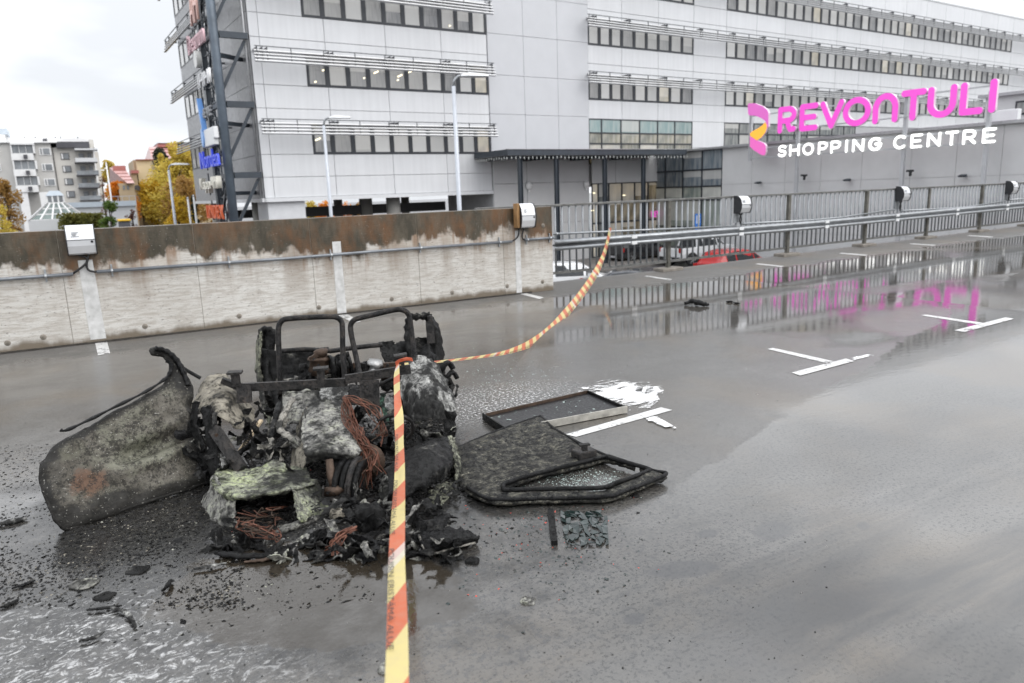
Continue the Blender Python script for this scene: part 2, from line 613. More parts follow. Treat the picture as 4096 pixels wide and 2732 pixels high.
def make_parapet_material():
    t = NT('stained_parapet_concrete')
    P = t.P()
    x, y, z = t.xyz()
    base = t.mix(t.ramp(t.noise(0.9, 5, 0.6), [(0.3, 0.0), (0.7, 1.0)]), (0.53, 0.51, 0.475), (0.71, 0.70, 0.67))
    grain = t.noise(5, 5, 0.75, t.mapping(P, (1, 1, 9)))
    base = t.mix(t.ramp(grain, [(0.40, 0.6), (0.56, 0.0)]), base, (0.36, 0.32, 0.275))
    pits = t.noise(22, 5, 0.75, t.mapping(P, (1, 1, 2.6)))
    base = t.mix(t.ramp(pits, [(0.60, 0.0), (0.66, 0.85)]), base, (0.10, 0.088, 0.075))
    streak = t.noise(3.4, 5, 0.6, t.mapping(P, (1, 1, 0.10)))
    base = t.mix(t.math('MULTIPLY', t.ramp(streak, [(0.46, 0.0), (0.64, 0.75)]), t.mrange(z, 0.1, 0.9)), base, (0.26, 0.21, 0.165))
    pink = t.noise(1.6, 3, 0.5, t.mapping(P, (1, 1, 0.6), (7, 2, 1)))
    base = t.mix(t.math('MULTIPLY', t.ramp(pink, [(0.48, 0.0), (0.62, 0.45)]), t.mrange(z, 0.6, 1.0)), base, (0.40, 0.32, 0.25))
    # rain-wet band hanging from the coping with a scalloped lower edge
    q = t.mapping(P, (1, 0, 0))
    sc = t.noise(0.55, 3, 0.5, q)
    sc2 = t.noise(2.1, 4, 0.6, t.mapping(P, (1, 0, 0.5), (4, 0, 2)))
    drop = t.math('ADD', t.math('MULTIPLY', t.mrange(sc, 0.3, 0.7), 0.52), t.math('MULTIPLY', t.mrange(sc2, 0.3, 0.7), 0.42))
    drop = t.math('ADD', drop, t.math('MULTIPLY', t.math('SUBTRACT', t.noise(6, 5, 0.65), 0.5), 0.34))
    lim = t.math('SUBTRACT', WH - 0.10, t.math('MULTIPLY', drop, 0.62))
    wet = t.mrange(t.math('ADD', t.math('SUBTRACT', z, lim), t.math('MULTIPLY', t.math('SUBTRACT', t.noise(16, 5, 0.7), 0.5), 0.10)), -0.035, 0.06)
    wcol = t.mix(t.ramp(t.noise(2.4, 5, 0.65, t.mapping(P, (1, 1, 0.5), (1, 5, 2))), [(0.46, 0.0), (0.64, 1.0)]), (0.038, 0.031, 0.018), (0.125, 0.056, 0.018))
    wcol = t.mix(t.ramp(t.noise(7, 6, 0.7, t.mapping(P, (1, 1, 0.35))), [(0.42, 0.0), (0.72, 0.8)]), wcol, (0.12, 0.098, 0.068))
    runs = t.noise(7, 5, 0.6, t.mapping(P, (1, 1, 0.07), (9, 0, 0)))
    rf = t.math('MULTIPLY', t.mrange(t.math('SUBTRACT', z, lim), -0.38, 0.0), t.ramp(runs, [(0.50, 0.0), (0.64, 0.75)]))
    base = t.mix(rf, base, (0.22, 0.125, 0.065))
    col = t.mix(wet, base, wcol)
    spk = t.voro(30)
    col = t.mix(t.math('MULTIPLY', t.ramp(spk, [(0.075, 1.0), (0.1, 0.0)]), t.ramp(t.noise(1.5, 2), [(0.5, 0.0), (0.58, 0.8)])), col, (0.55, 0.54, 0.5))
    foot = t.mrange(t.math('ADD', z, t.math('MULTIPLY', t.math('SUBTRACT', t.noise(3.2, 5, 0.6, t.mapping(P, (1, 1, 0.2))), 0.5), 0.22)), 0.13, 0.04)
    col = t.mix(foot, col, (0.17, 0.14, 0.105))
    t.set(col=col, rough=t.mix(t.math('MAXIMUM', wet, foot), 0.82, 0.42))
    h = t.math('ADD', t.math('MULTIPLY', pits, 1.0), t.math('MULTIPLY', grain, 0.8))
    t.bump(h, 0.45, 0.008)
    return t.mat


M_PARAPET = make_parapet_material()
M_TIE = pm('tie_hole_mortar', (0.26, 0.235, 0.20), 0.85, var=0.3, scale=20, bump=0.3)
M_DIRT = pm('black_gutter_dirt', (0.035, 0.03, 0.025), 0.6, var=0.6, scale=12, bump=0.8, bscale=50)

par = thing('parapet_wall', 'long stained concrete parapet wall with a rain-dark top edge', 'wall', (WEND, WY, 0))
joints = [-16, -9.6, -8.1, -6.6, -5.1, -3.6, -2.0, -0.22, 1.22, 2.66, 4.2, 5.62, WEND]
for a, b in zip(joints[:-1], joints[1:]):
    m = MB().box(a + 0.0025, b - 0.0025, WY, WY + WT, -0.02, WH)
    o = bevel(m.build('wall_panel', M_PARAPET, par), 0.004, 2)
m = MB().box(-15.9, WEND - 0.03, WY + 0.006, WY + WT - 0.006, -0.1, WH - 0.008)
m.build('joint_filler', M_TIE, par)
m = MB()
for k in range(22):
    a = -15.9 + k
    for j in range(6):
        xx = a + j / 6
        if xx > 6.4: break
        hh = 0.012 + 0.02 * mnoise.noise((xx * 3, 1, 0)) ** 2 + 0.006
        m.bar((xx, WY - 0.012, 0.002), (xx + 1 / 6, WY - 0.012, 0.002), 0.03 + 0.025 * abs(mnoise.noise((xx * 5, 2, 0))), hh * 2)
m.build('dirt_line', M_DIRT, par)
tie = MB().lathe([(0.0, 0.0), (0.029, 0.0), (0.033, 0.004), (0.033, 0.010)], (0, 0, 0), 'Y', 14)
tie_me = tie.mesh('tie_hole', M_TIE, True)
for px, py in [(173, 1348), (580, 1305), (957, 1264), (1276, 1229), (1567, 1196), (1809, 1170), (2029, 1144), (2170, 1127), (2172, 902), (30, 1372)]:
    p = onY(px, py, WY)
    inst('tie_hole', tie_me, par, (p.x, WY - 0.006, p.z))
# white bay lines painted up the wall
def wall_strip(px0, py0, px1, py1, w):
    a, b = onY(px0, py0, WY), onY(px1, py1, WY)
    m = MB()
    m.add([(b.x - w / 2, WY - 0.004, max(0.02, b.z)), (b.x + w / 2, WY - 0.004, max(0.02, b.z)), (a.x + w / 2 * 0.9, WY - 0.004, a.z), (a.x - w / 2 * 0.9, WY - 0.004, a.z)], [(0, 1, 2, 3)])
    m.build('painted_bay_line', M_WPAINT, par)
wall_strip(340, 1040, 394, 1356, 0.165)
wall_strip(1345, 966, 1368, 1253, 0.13)
wall_strip(2069, 922, 2077, 1171, 0.10)

# ------------------------------------------------------------------ conduit pipes on the wall
M_GALV = pm('galvanised_steel', (0.36, 0.375, 0.39), 0.40, 0.7, var=0.25, scale=9, bump=0.1, bscale=60)
M_PIPE = pm('grey_conduit', (0.20, 0.215, 0.235), 0.42, 0.4, var=0.25, scale=6)
M_RUBBER = pm('black_cable_rubber', (0.012, 0.012, 0.013), 0.5, var=0.2)
M_BOXALU = pm('brushed_aluminium_cover', (0.66, 0.67, 0.69), 0.30, 0.4, var=0.04, scale=2, rvar=0.02)
M_BOXDARK = pm('dark_box_plastic', (0.018, 0.019, 0.022), 0.5, var=0.2)
M_WOODB = pm('weathered_board', (0.30, 0.17, 0.07), 0.75, var=0.35, scale=9, bump=0.4, bscale=30)
M_PRINT = pm('grey_print', (0.22, 0.23, 0.25), 0.6, var=0.4, scale=40)
M_WHITE = pm('white_enamel', (0.74, 0.75, 0.76), 0.4, var=0.05)


def conduit(label, pts):
    P = [onY(px, py, WY - 0.045) for px, py in pts]
    t = thing('conduit_pipe', label, 'pipe', (P[0].x, WY - 0.045, P[0].z), group='cable conduits on the parapet')
    m = MB()
    m.tube([(p.x, WY - 0.045, p.z) for p in P], 0.021, 10)
    m.build('pipe', M_PIPE, t, True)
    L = P[-1].x - P[0].x
    k = max(2, int(L / 1.25) + 1)
    for i in range(k):
        f = (i + 0.12) / (k - 0.72)
        xx = P[0].x + L * min(f, 0.97)
        j = 0
        while j < len(P) - 2 and P[j + 1].x < xx: j += 1
        g = (xx - P[j].x) / max(1e-6, P[j + 1].x - P[j].x)
        zz = P[j].z + (P[j + 1].z - P[j].z) * g
        c = MB().tube([(xx - 0.011, WY - 0.045, zz), (xx + 0.011, WY - 0.045, zz)], 0.0265, 10)
        c.box(xx - 0.009, xx + 0.009, WY - 0.024, WY - 0.001, zz - 0.07, zz + 0.075)
        c.build('clamp', M_GALV, t)
    return P


PL = conduit('grey conduit pipe on the parapet left of the first outlet box', [(-700, 1172), (0, 1118), (293, 1096)])
PR = conduit('long grey conduit pipe along the parapet between both outlet boxes', [(387, 1087), (1150, 1034), (1556, 1001), (2048, 966)])
PE = conduit('short grey conduit pipe at the right end of the parapet', [(2099, 959), (2216, 951)])


def outlet_box(label, x, z0, w, h, d, yb, frame_side=True, board=False, group='block heater outlet boxes', rot=0.0, name='outlet_box', mount=None):
    """an aluminium-covered outlet box whose back stands at y = yb and whose cover bulges to -y"""
    t = thing(name, label, 'outlet box', (x, yb, z0), group=group)
    prof = [(0, 0), (-d * 0.62, 0), (-d * 0.80, h * 0.05), (-d * 0.98, h * 0.30), (-d * 1.0, h * 0.52), (-d * 0.86, h * 0.80), (-d * 0.55, h * 0.97), (-d * 0.2, h), (0, h)]
    m = MB()
    m.prism(prof, lambda u, v, q: Vector((x + q, yb + u, z0 + v)), -w / 2 + 0.012, w / 2 - 0.012)
    m.build('cover', M_BOXALU, t)
    for s in (-1, 1):
        m = MB()
        big = [(u * 1.04 - (0.006 if u < 0 else 0), (v - h / 2) * 1.04 + h / 2) for u, v in prof]
        m.prism(big, lambda u, v, q: Vector((x + q, yb + u, z0 + v)), s * (w / 2 - 0.006) - 0.005, s * (w / 2 - 0.006) + 0.005)
        m.build('side_plate', M_BOXDARK, t)
    m = MB().bar((x - w / 2 + 0.014, yb - d * 1.004, z0 + h * 0.50), (x + w / 2 - 0.014, yb - d * 1.004, z0 + h * 0.50), 0.004, 0.006)
    m.build('lid_seam', M_BOXDARK, t)
    m = MB().lathe([(0.0, -0.004), (0.013, -0.004), (0.015, 0.004), (0.015, 0.02)], (x + w * 0.36, yb - d * 1.0, z0 + h * 0.43), 'Y', 12)
    m.build('lock', M_BOXDARK, t, True)
    m = MB()
    rr = random.Random(int(x * 100))
    for k in range(4):
        m.bar((x - w * 0.32 + rr.uniform(0, .02), yb - d * 0.955 - 0.004, z0 + h * (0.62 + 0.045 * k)), (x - w * 0.32 + rr.uniform(.04, .09), yb - d * 0.955 - 0.004, z0 + h * (0.62 + 0.045 * k)), 0.002, 0.007)
    m.build('printed_notice', M_PRINT, t)
    if board:
        m = MB().box(x - w / 2 - 0.05, x + w / 2 - 0.06, yb + 0.002, yb + 0.022, z0 + 0.01, z0 + h + 0.01)
        m = MB().box(x - w / 2 - 0.05, x - w / 2 - 0.002, yb - d * 0.75, yb + 0.0, z0 + 0.005, z0 + h * 1.01)
        bevel(m.build('wooden_board', M_WOODB, t), 0.004)
    if mount:
        mount(t)
    return t


def cables(t, pairs):
    for pts in pairs:
        MB().tube(pts, 0.0125, 8).build('cable', M_RUBBER, t, True)


def arc(p, q, bulge, n=7):
    p, q = Vector(p), Vector(q)
    r = []
    for i in range(n + 1):
        s = i / n
        r.append(p.lerp(q, s) + Vector(bulge) * math.sin(math.pi * s))
    return r


b1 = onY(323, 958, WY - 0.06)
t1 = outlet_box('aluminium outlet box with dark sides on the left of the parapet', b1.x, b1.z - 0.17, 0.30, 0.335, 0.14, WY - 0.004,
                mount=lambda t: cables(t, [arc((b1.x - 0.05, WY - 0.05, b1.z - 0.17), (PL[-1].x - 0.01, WY - 0.045, PL[-1].z), (0.13, 0, 0.03)),
                                           arc((b1.x + 0.06, WY - 0.05, b1.z - 0.17), (PR[0].x + 0.01, WY - 0.045, PR[0].z), (-0.07, 0, -0.06))]))
b2 = onY(2092, 861, WY - 0.06)
t2 = outlet_box('white outlet box with a wooden board beside it at the right end of the parapet', b2.x + 0.03, b2.z - 0.19, 0.27, 0.37, 0.15, WY - 0.03, board=True,
                mount=lambda t: cables(t, [arc((b2.x - 0.08, WY - 0.05, b2.z - 0.19), (PR[-1].x - 0.01, WY - 0.045, PR[-1].z), (0.05, 0, -0.03)),
                                           arc((b2.x + 0.02, WY - 0.05, b2.z - 0.19), (PE[0].x + 0.01, WY - 0.045, PE[0].z), (-0.05, 0, -0.05))]))

# ------------------------------------------------------------------ steel railing along the open edge
FY = 10.6
M_RAIL = pm('weathered_galvanised_rail', (0.155, 0.155, 0.15), 0.55, 0.35, var=0.45, scale=8, bump=0.2, bscale=40)
M_BAL = pm('zinc_baluster', (0.27, 0.285, 0.30), 0.48, 0.4, var=0.22, scale=5)
M_POST = pm('mossy_rail_post', (0.12, 0.115, 0.10), 0.65, 0.2, var=0.5, scale=9)
M_PLINTH = pm('post_plinth_concrete', (0.21, 0.19, 0.165), 0.75, var=0.35, scale=9, bump=0.3)
RX0, RX1, RTOP = 6.62, 34.0, 1.352


def zbot(x):
    return 0.172 + max(0.0, x - 9.0) * 0.0078


rail = thing('steel_railing', 'grey steel railing with upright bars along the open deck edge', 'railing', (RX0, FY, 0))
m = MB()
m.box(5.55, RX1, FY + 0.0, FY + 0.062, RTOP - 0.04, RTOP)
bevel(m.build('top_rail', M_RAIL, rail), 0.006)
m = MB()
for a, b in zip([RX0, 9.6, 13, 15.65, 18.1, 20.5, 24, 29], [9.6, 13, 15.65, 18.1, 20.5, 24, 29, RX1]):
    m.bar((a, FY + 0.03, zbot(a)), (b, FY + 0.03, zbot(b)), 0.03, 0.045)
m.build('bottom_rail', M_RAIL, rail)
bal = MB().tube([(0, 0, 0), (0, 0, 1)], 0.0175, 8).mesh('baluster', M_BAL, True)
k = 0
xx = RX0 + 0.03
POSTS = [9.66, 13.02, 15.66, 18.1, 20.5, 22.95, 25.4, 27.85, 30.3]
while xx < RX1:
    if min(abs(xx - p) for p in POSTS) > 0.06:
        inst('baluster', bal, rail, (xx, FY + 0.03, zbot(xx)), scale=(1, 1, RTOP - 0.04 - zbot(xx)))
    xx += 0.146
for p in POSTS:
    m = MB().box(p - 0.035, p + 0.035, FY - 0.012, FY + 0.058, zdeck(p) + 0.06, RTOP - 0.041)
    o = m.build('post', M_POST, rail)
    m = MB().box(p - 0.26, p + 0.26, FY - 0.13, FY + 0.16, zdeck(p) - 0.02, zdeck(p) + 0.06)
    bevel(m.build('plinth', M_PLINTH, rail), 0.02)

# W-beam guard rail in front of the bars
gr = thing('guard_rail', 'galvanised crash barrier rail fixed in front of the railing bars', 'guard rail', (RX0, FY - 0.12, 0.7))
GP = [onY(px, py, FY - 0.13) for px, py in [(2214, 982.5), (2700, 945), (3250, 901), (3600, 868), (4096, 820.5)]]
GP = [Vector((p.x, FY - 0.13, p.z)) for p in GP]
dq = (GP[-1] - GP[-2])
GP.append(GP[-1] + dq * ((RX1 - GP[-1].x) / dq.x))
prof = [(-0.165, 0.02), (-0.150, -0.03), (-0.115, -0.055), (-0.07, -0.055), (-0.035, -0.03), (-0.025, 0.03), (0.025, 0.03), (0.035, -0.03), (0.07, -0.055), (0.115, -0.055), (0.150, -0.03), (0.165, 0.02)]
m = MB()
nv = len(prof)
vv, ff = [], []
for i, p in enumerate(GP):
    for (h, d) in prof:
        vv.append((p.x, p.y + d, p.z + h * 0.57))
for i in range(len(GP) - 1):
    for j in range(nv - 1):
        ff.append((i * nv + j, (i + 1) * nv + j, (i + 1) * nv + j + 1, i * nv + j + 1))
m.add(vv, ff)
o = m.build('beam', M_GALV, gr, True)
o.modifiers.new('solid', 'SOLIDIFY').thickness = 0.004


def gz(x):
    for a, b in zip(GP[:-1], GP[1:]):
        if x <= b.x:
            return a.z + (b.z - a.z) * (x - a.x) / (b.x - a.x)
    return GP[-1].z


clip = MB()
for s in (-1, 1):
    clip.bar((-0.06, -0.062, s * 0.053), (0.06, -0.062, s * 0.053), 0.022, 0.06)
clip_me = clip.mesh('reflector_clip', M_WHITE)
for px, py in [(2530, 960), (2958, 918), (3300, 896), (3583, 858), (3822, 846), (4022, 826)]:
    p = onY(px, py, FY - 0.14)
    inst('reflector_clip', clip_me, gr, (p.x, FY - 0.13, gz(p.x)))
for p in POSTS:
    MB().box(p - 0.03, p + 0.03, FY - 0.098, FY - 0.014, gz(p) - 0.05, gz(p) + 0.05).build('bracket', M_GALV, gr)

# thin cable pipes above the beam
def rail_pipe(label, pts):
    P = [onY(px, py, FY - 0.05) for px, py in pts]
    t = thing('cable_pipe', label, 'pipe', (P[0].x, FY - 0.05, P[0].z), group='thin cable pipes on the railing')
    MB().tube([(p.x, FY - 0.05, p.z) for p in P], 0.019, 8).build('pipe', M_GALV, t, True)
    for p in P[:-1]:
        MB().tube([(p.x + 0.05, FY - 0.05, p.z), (p.x + 0.075, FY - 0.05, p.z)], 0.027, 8).build('clamp', M_GALV, t)
    return P
Q1 = rail_pipe('thin zinc cable pipe on the railing nearest the parapet', [(2214, 936), (2600, 919), (2945, 904)])
Q2 = rail_pipe('thin zinc cable pipe on the railing between the first two fence boxes', [(2967, 895), (3250, 880), (3368, 869), (3580, 838)])
Q3 = rail_pipe('thin zinc cable pipe on the railing right of the middle fence box', [(3604, 843), (3740, 836), (3859, 829), (4026, 803)])
Q4 = rail_pipe('thin zinc cable pipe running out at the right edge of the picture', [(4034, 800), (4096, 795), (4160, 789)])

def fence_box(label, px, py, w, cab):
    p = onY(px, py, FY - 0.1)
    def mnt(t):
        MB().box(p.x - w * 0.42, p.x + w * 0.42, FY - 0.02, FY - 0.006, p.z - 0.36, p.z + 0.16).build('back_plate', M_GALV, t)
        z0 = p.z - 0.17
        cables(t, [arc((p.x - 0.04, FY - 0.07, z0), (p.x + 0.0, FY - 0.06, cab), (0.05, 0, 0)), arc((p.x + 0.05, FY - 0.07, z0), (p.x + 0.02, FY - 0.06, cab), (-0.05, 0, 0))])
    outlet_box(label, p.x, p.z - 0.165, 0.30, 0.335, 0.20, FY - 0.02, mount=mnt)
fence_box('black-sided outlet box on the railing nearest the entrance canopy', 2968, 818, 0.3, Q2[0].z)
fence_box('black-sided outlet box on the railing below the sign, second of three', 3610, 775, 0.3, Q3[0].z)
fence_box('black-sided outlet box on the railing at the right picture edge', 4045, 750, 0.3, Q4[0].z)


# ------------------------------------------------------------------ street level
ZS = -3.3
M_STREET = pm('wet_asphalt_street', (0.085, 0.085, 0.088), 0.32, var=0.3, scale=0.5, bump=0.2, bscale=20)
M_PAVE = pm('paving_slabs', (0.17, 0.16, 0.15), 0.5, var=0.25, scale=1.2)
mb = MB()
mb.add([(-400, -300, ZS), (500, -300, ZS), (500, 600, ZS), (-400, 600, ZS)], [(0, 1, 2, 3)])
settag(mb.build('street', M_STREET), kind='structure')
mb = MB()
mb.box(12, 46, 33.5, 60, ZS + 0.004, ZS + 0.12)
settag(mb.build('entrance_pavement', M_PAVE, frame='b'), kind='structure')

# ------------------------------------------------------------------ the office block
M_CLAD = pm('white_metal_cladding', (0.69, 0.70, 0.72), 0.42, 0.0, var=0.035, scale=0.8, rvar=0.06)
for _m in (M_CLAD,):
    _n, _l = _m.node_tree.nodes, _m.node_tree.links
    _b = _n['Principled BSDF']
    _src = _b.inputs['Base Color'].links[0].from_socket
    _oi = _n.new('ShaderNodeObjectInfo')
    _r = _n.new('ShaderNodeMapRange')
    _r.inputs[3].default_value, _r.inputs[4].default_value = 0.96, 1.02
    _l.new(_oi.outputs['Random'], _r.inputs[0])
    _st = _n.new('ShaderNodeTexNoise')
    _st.inputs['Scale'].default_value = 1.6
    _mp = _n.new('ShaderNodeMapping')
    _mp.inputs['Scale'].default_value = (3.0, 3.0, 0.12)
    _gp = _n.new('ShaderNodeNewGeometry')
    _l.new(_gp.outputs['Position'], _mp.inputs[0])
    _l.new(_mp.outputs[0], _st.inputs['Vector'])
    _r2 = _n.new('ShaderNodeMapRange')
    _r2.inputs[1].default_value, _r2.inputs[2].default_value, _r2.inputs[3].default_value, _r2.inputs[4].default_value = 0.35, 0.7, 1.0, 0.94
    _l.new(_st.outputs[0], _r2.inputs[0])
    _q = _n.new('ShaderNodeMath')
    _q.operation = 'MULTIPLY'
    _l.new(_r.outputs[0], _q.inputs[0])
    _l.new(_r2.outputs[0], _q.inputs[1])
    _mm = _n.new('ShaderNodeMixRGB')
    _mm.blend_type = 'MULTIPLY'
    _mm.inputs[0].default_value = 1.0
    _l.new(_src, _mm.inputs[1])
    _l.new(_q.outputs[0], _mm.inputs[2])
    _l.new(_mm.outputs[0], _b.inputs['Base Color'])
M_CLADG = pm('pale_grey_render_panel', (0.56, 0.57, 0.595), 0.5, var=0.035, scale=0.9)
M_CLADW = pm('shaded_west_cladding', (0.27, 0.273, 0.285), 0.42, var=0.05, scale=0.8)  # white cladding darkened for the west face, its shade put into the colour
M_GREY = pm('grey_wall_panel', (0.60, 0.603, 0.61), 0.55, var=0.06, scale=0.9)
M_BACK = pm('joint_backing', (0.44, 0.445, 0.46), 0.7, var=0.08)
M_FRAME = pm('anthracite_window_frame', (0.022, 0.026, 0.034), 0.4, var=0.1)
M_SLAT = pm('aluminium_louvre_slat', (0.50, 0.505, 0.515), 0.35, 0.5, var=0.08)
M_BRK = pm('louvre_bracket', (0.10, 0.105, 0.115), 0.45, 0.3, var=0.1)
M_TRIM = pm('white_base_trim', (0.66, 0.67, 0.69), 0.4, var=0.05)
M_DARKST = pm('dark_painted_steel', (0.045, 0.055, 0.068), 0.42, 0.2, var=0.2, scale=2)
M_CONC = pm('column_concrete', (0.42, 0.41, 0.385), 0.7, var=0.12, scale=1.5)
M_SOFFIT = pm('dark_soffit', (0.06, 0.06, 0.062), 0.7, var=0.15)


def pane_mat(name, lo, hi, warm=None, es=0.0):
    t = NT(name)
    oi = t.n.new('ShaderNodeObjectInfo').outputs['Random']
    ob = t.obj()
    x, y, z = t.xyz(ob)
    c = t.mix(oi, lo, hi)
    wv = t.noise(1.3, 3, 0.5, t.mapping(ob, (6, 6, 0.7)))
    c = t.mix(t.ramp(wv, [(0.35, 0.0), (0.65, 0.28)]), c, (0.62, 0.61, 0.58))
    # a blind drawn down to a different height in each window
    r2 = t.math('FRACT', t.math('MULTIPLY', oi, 17.3))
    bl = t.mrange(t.math('SUBTRACT', z, t.math('MULTIPLY', r2, 2.6)), 0.0, 0.02)
    c = t.mix(t.math('MULTIPLY', bl, 0.6), c, (0.62, 0.61, 0.585))
    t.set(col=c, rough=0.08, spec=0.6)
    if warm:
        t.set(emit=t.mix(t.ramp(t.noise(1.1, 2, 0.5, ob), [(0.4, 0.25), (0.7, 1.0)]), (0, 0, 0), warm), estr=es)
    return t.mat


M_PANE = pane_mat('office_glass', (0.17, 0.175, 0.185), (0.44, 0.435, 0.42))
M_PANEL_LIT = pane_mat('lit_office_glass', (0.3, 0.29, 0.26), (0.5, 0.48, 0.42), (1.0, 0.82, 0.5), 0.18)
M_BLIND = pane_mat('blinds_behind_glass', (0.42, 0.42, 0.41), (0.66, 0.66, 0.65))
M_GLOW = emat('ceiling_lamp_glow', (1.0, 0.86, 0.55), 1.6)

K = 40.0
ob = thing('office_building', 'five-storey white clad office block with ribbon windows and louvres', 'building', (10.55, K, ZS), 'b')
TOPZ, BASEZ = 17.7, 1.66
WROOF = 18.6
# core volume behind the cladding
m = MB()
m.box(10.66, 111.1, K + 0.06, 58.4, BASEZ + 0.05, TOPZ - 0.1)
m.build('wall', M_BACK, ob)
m = MB().box(10.5, 111.4, K - 0.03, 58.6, TOPZ, TOPZ + 0.14)
m.build('roof', M_SLAT, ob)
panel_cache = {}


def panel(x0, x1, z0, z1, mat, parent=ob, y=K, g=0.011, th=0.06):
    w, h = round(x1 - x0 - 2 * g, 4), round(z1 - z0 - 2 * g, 4)
    if w < 0.02 or h < 0.02: return None
    key = (w, h, mat.name)
    if key not in panel_cache:
        b = 0.012
        mm = MB()
        mm.add([(0, th, 0), (w, th, 0), (w, th, h), (0, th, h), (0, b, 0), (w, b, 0), (w, b, h), (0, b, h), (b, 0, b), (w - b, 0, b), (w - b, 0, h - b), (b, 0, h - b)],
               [(8, 9, 10, 11), (4, 5, 9, 8), (5, 6, 10, 9), (6, 7, 11, 10), (7, 4, 8, 11), (0, 1, 5, 4), (1, 2, 6, 5), (2, 3, 7, 6), (3, 0, 4, 7)])
        panel_cache[key] = mm.mesh('cladding_panel', mat)
    return inst('cladding_panel', panel_cache[key], parent, (x0 + g, y, z0 + g))


win_cache = {}


def window(x0, x1, z0, z1, parent, y=K, pane=None, fr=0.085, inst_rot=0.0, off=None, name='window'):
    w, h = round(x1 - x0, 3), round(z1 - z0, 3)
    key = (w, h, fr)
    if key not in win_cache:
        mm = MB()
        d0, d1 = -0.012, 0.07
        mm.box(0, fr, d0, d1, 0, h)
        mm.box(w - fr, w, d0, d1, 0, h)
        mm.box(fr, w - fr, d0, d1, 0, fr)
        mm.box(fr, w - fr, d0, d1, h - fr, h)
        pm_ = MB().box(fr, w - fr, 0.028, 0.05, fr, h - fr)
        win_cache[key] = (mm.mesh('window_frame', M_FRAME), pm_, {})
    fme, pmb, pc = win_cache[key]
    pane = pane or M_PANE
    if pane.name not in pc:
        pc[pane.name] = pmb.mesh('pane', pane)
    loc = off if off else (x0, y, z0)
    o = inst(name, fme, parent, loc, (0, 0, inst_rot))
    p = bpy.data.objects.new('pane', pc[pane.name])
    COL.objects.link(p)
    p.parent = o
    return o


rw = random.Random(5)


def pick():
    r = rw.random()
    return M_BLIND if r < 0.42 else (M_PANEL_LIT if r > 0.95 else M_PANE)


SILL = [3.90, 7.40, 10.87, 14.26]
WHT = 1.55
JA = [10.62, 11.12, 14.55, 18.05, 21.55, 24.67]
JC = [32.50, 35.46, 38.87, 42.38, 45.86] + [45.86 + 3.435 * i for i in range(1, 19)] + [111.2]


def facade(js, wx0, wx1, rows, zb):
    """panels and windows of one facade stretch; wx0..wx1 is the ribbon-window stretch"""
    for i in range(len(js) - 1):
        a, b = js[i], js[i + 1]
        zprev = zb
        for r, s in enumerate(SILL):
            if (a, b, r) in SKIP:
                zprev = SKIP[(a, b, r)]
                continue
            mid = s - 1.17
            if mid - zprev > 0.3:
                panel(a, b, zprev, mid, M_CLAD)
                panel(a, b, mid, s, M_CLAD)
            else:
                panel(a, b, zprev, s, M_CLAD)
            has = r in rows and a < wx1 - 0.1 and b > wx0 + 0.1
            if not has:
                panel(a, b, s, s + WHT, M_CLAD)
            else:
                l, q = max(a, wx0), min(b, wx1)
                if l - a > 0.05: panel(a, l, s, s + WHT, M_CLAD)
                if b - q > 0.05: panel(q, b, s, s + WHT, M_CLAD)
                nw = max(1, round((q - l) / 1.15))
                st = (q - l) / nw
                for w in range(nw):
                    window(l + w * st, l + (w + 1) * st, s, s + WHT, ob, pane=pick(), fr=0.125)
            zprev = s + WHT
        if TOPZ - zprev > 0.2:
            panel(a, b, zprev, TOPZ, M_CLAD)


SKIP = {}
facade(JA, 13.43, 24.67, (0, 1, 2, 3), BASEZ)
# C wing: ground storey is glass, so the cladding starts above it
for a, b in zip(JC[:-1], JC[1:]):
    SKIP[(a, b, 0)] = 6.18
facade(JC, 32.50, 42.38, (1, 2, 3), 6.18) if False else None
ROWS = (1, 2, 3)
for i in range(len(JC) - 1):
    a, b = JC[i], JC[i + 1]
    glassy = (b <= 42.4) or (a > 45.8 and b < 91)
    zp = 6.18
    if not (b <= 42.4 or a > 45.8):
        panel(a, b, 1.7, 4.3, M_CLAD)
        panel(a, b, 4.3, 6.18, M_CLAD)
    for r in (1, 2, 3):
        s = SILL[r]
        if s - 1.17 - zp > 0.25:
            panel(a, b, zp, s - 1.17, M_CLAD)
            panel(a, b, s - 1.17, s, M_CLAD)
        else:
            panel(a, b, zp, s, M_CLAD)
        if glassy:
            nw = 3
            st = (b - a) / nw
            for w in range(nw):
                window(a + w * st, a + (w + 1) * st, s, s + WHT, ob, pane=pick(), fr=0.12)
        else:
            panel(a, b, s, s + WHT, M_CLAD)
        zp = s + WHT
    panel(a, b, zp, TOPZ, M_CLAD)
# B: plain pale panels of the stair tower, standing a little proud
for zz0, zz1 in zip([3.6, 6.28, 8.60, 10.97, 13.3, 15.6], [6.28, 8.60, 10.97, 13.3, 15.6, TOPZ]):
    for a, b in zip([24.69, 27.31, 29.94], [27.31, 29.94, 32.48]):
        panel(a, b, zz0, zz1, M_CLADG, y=K - 0.05, th=0.10, g=0.007)
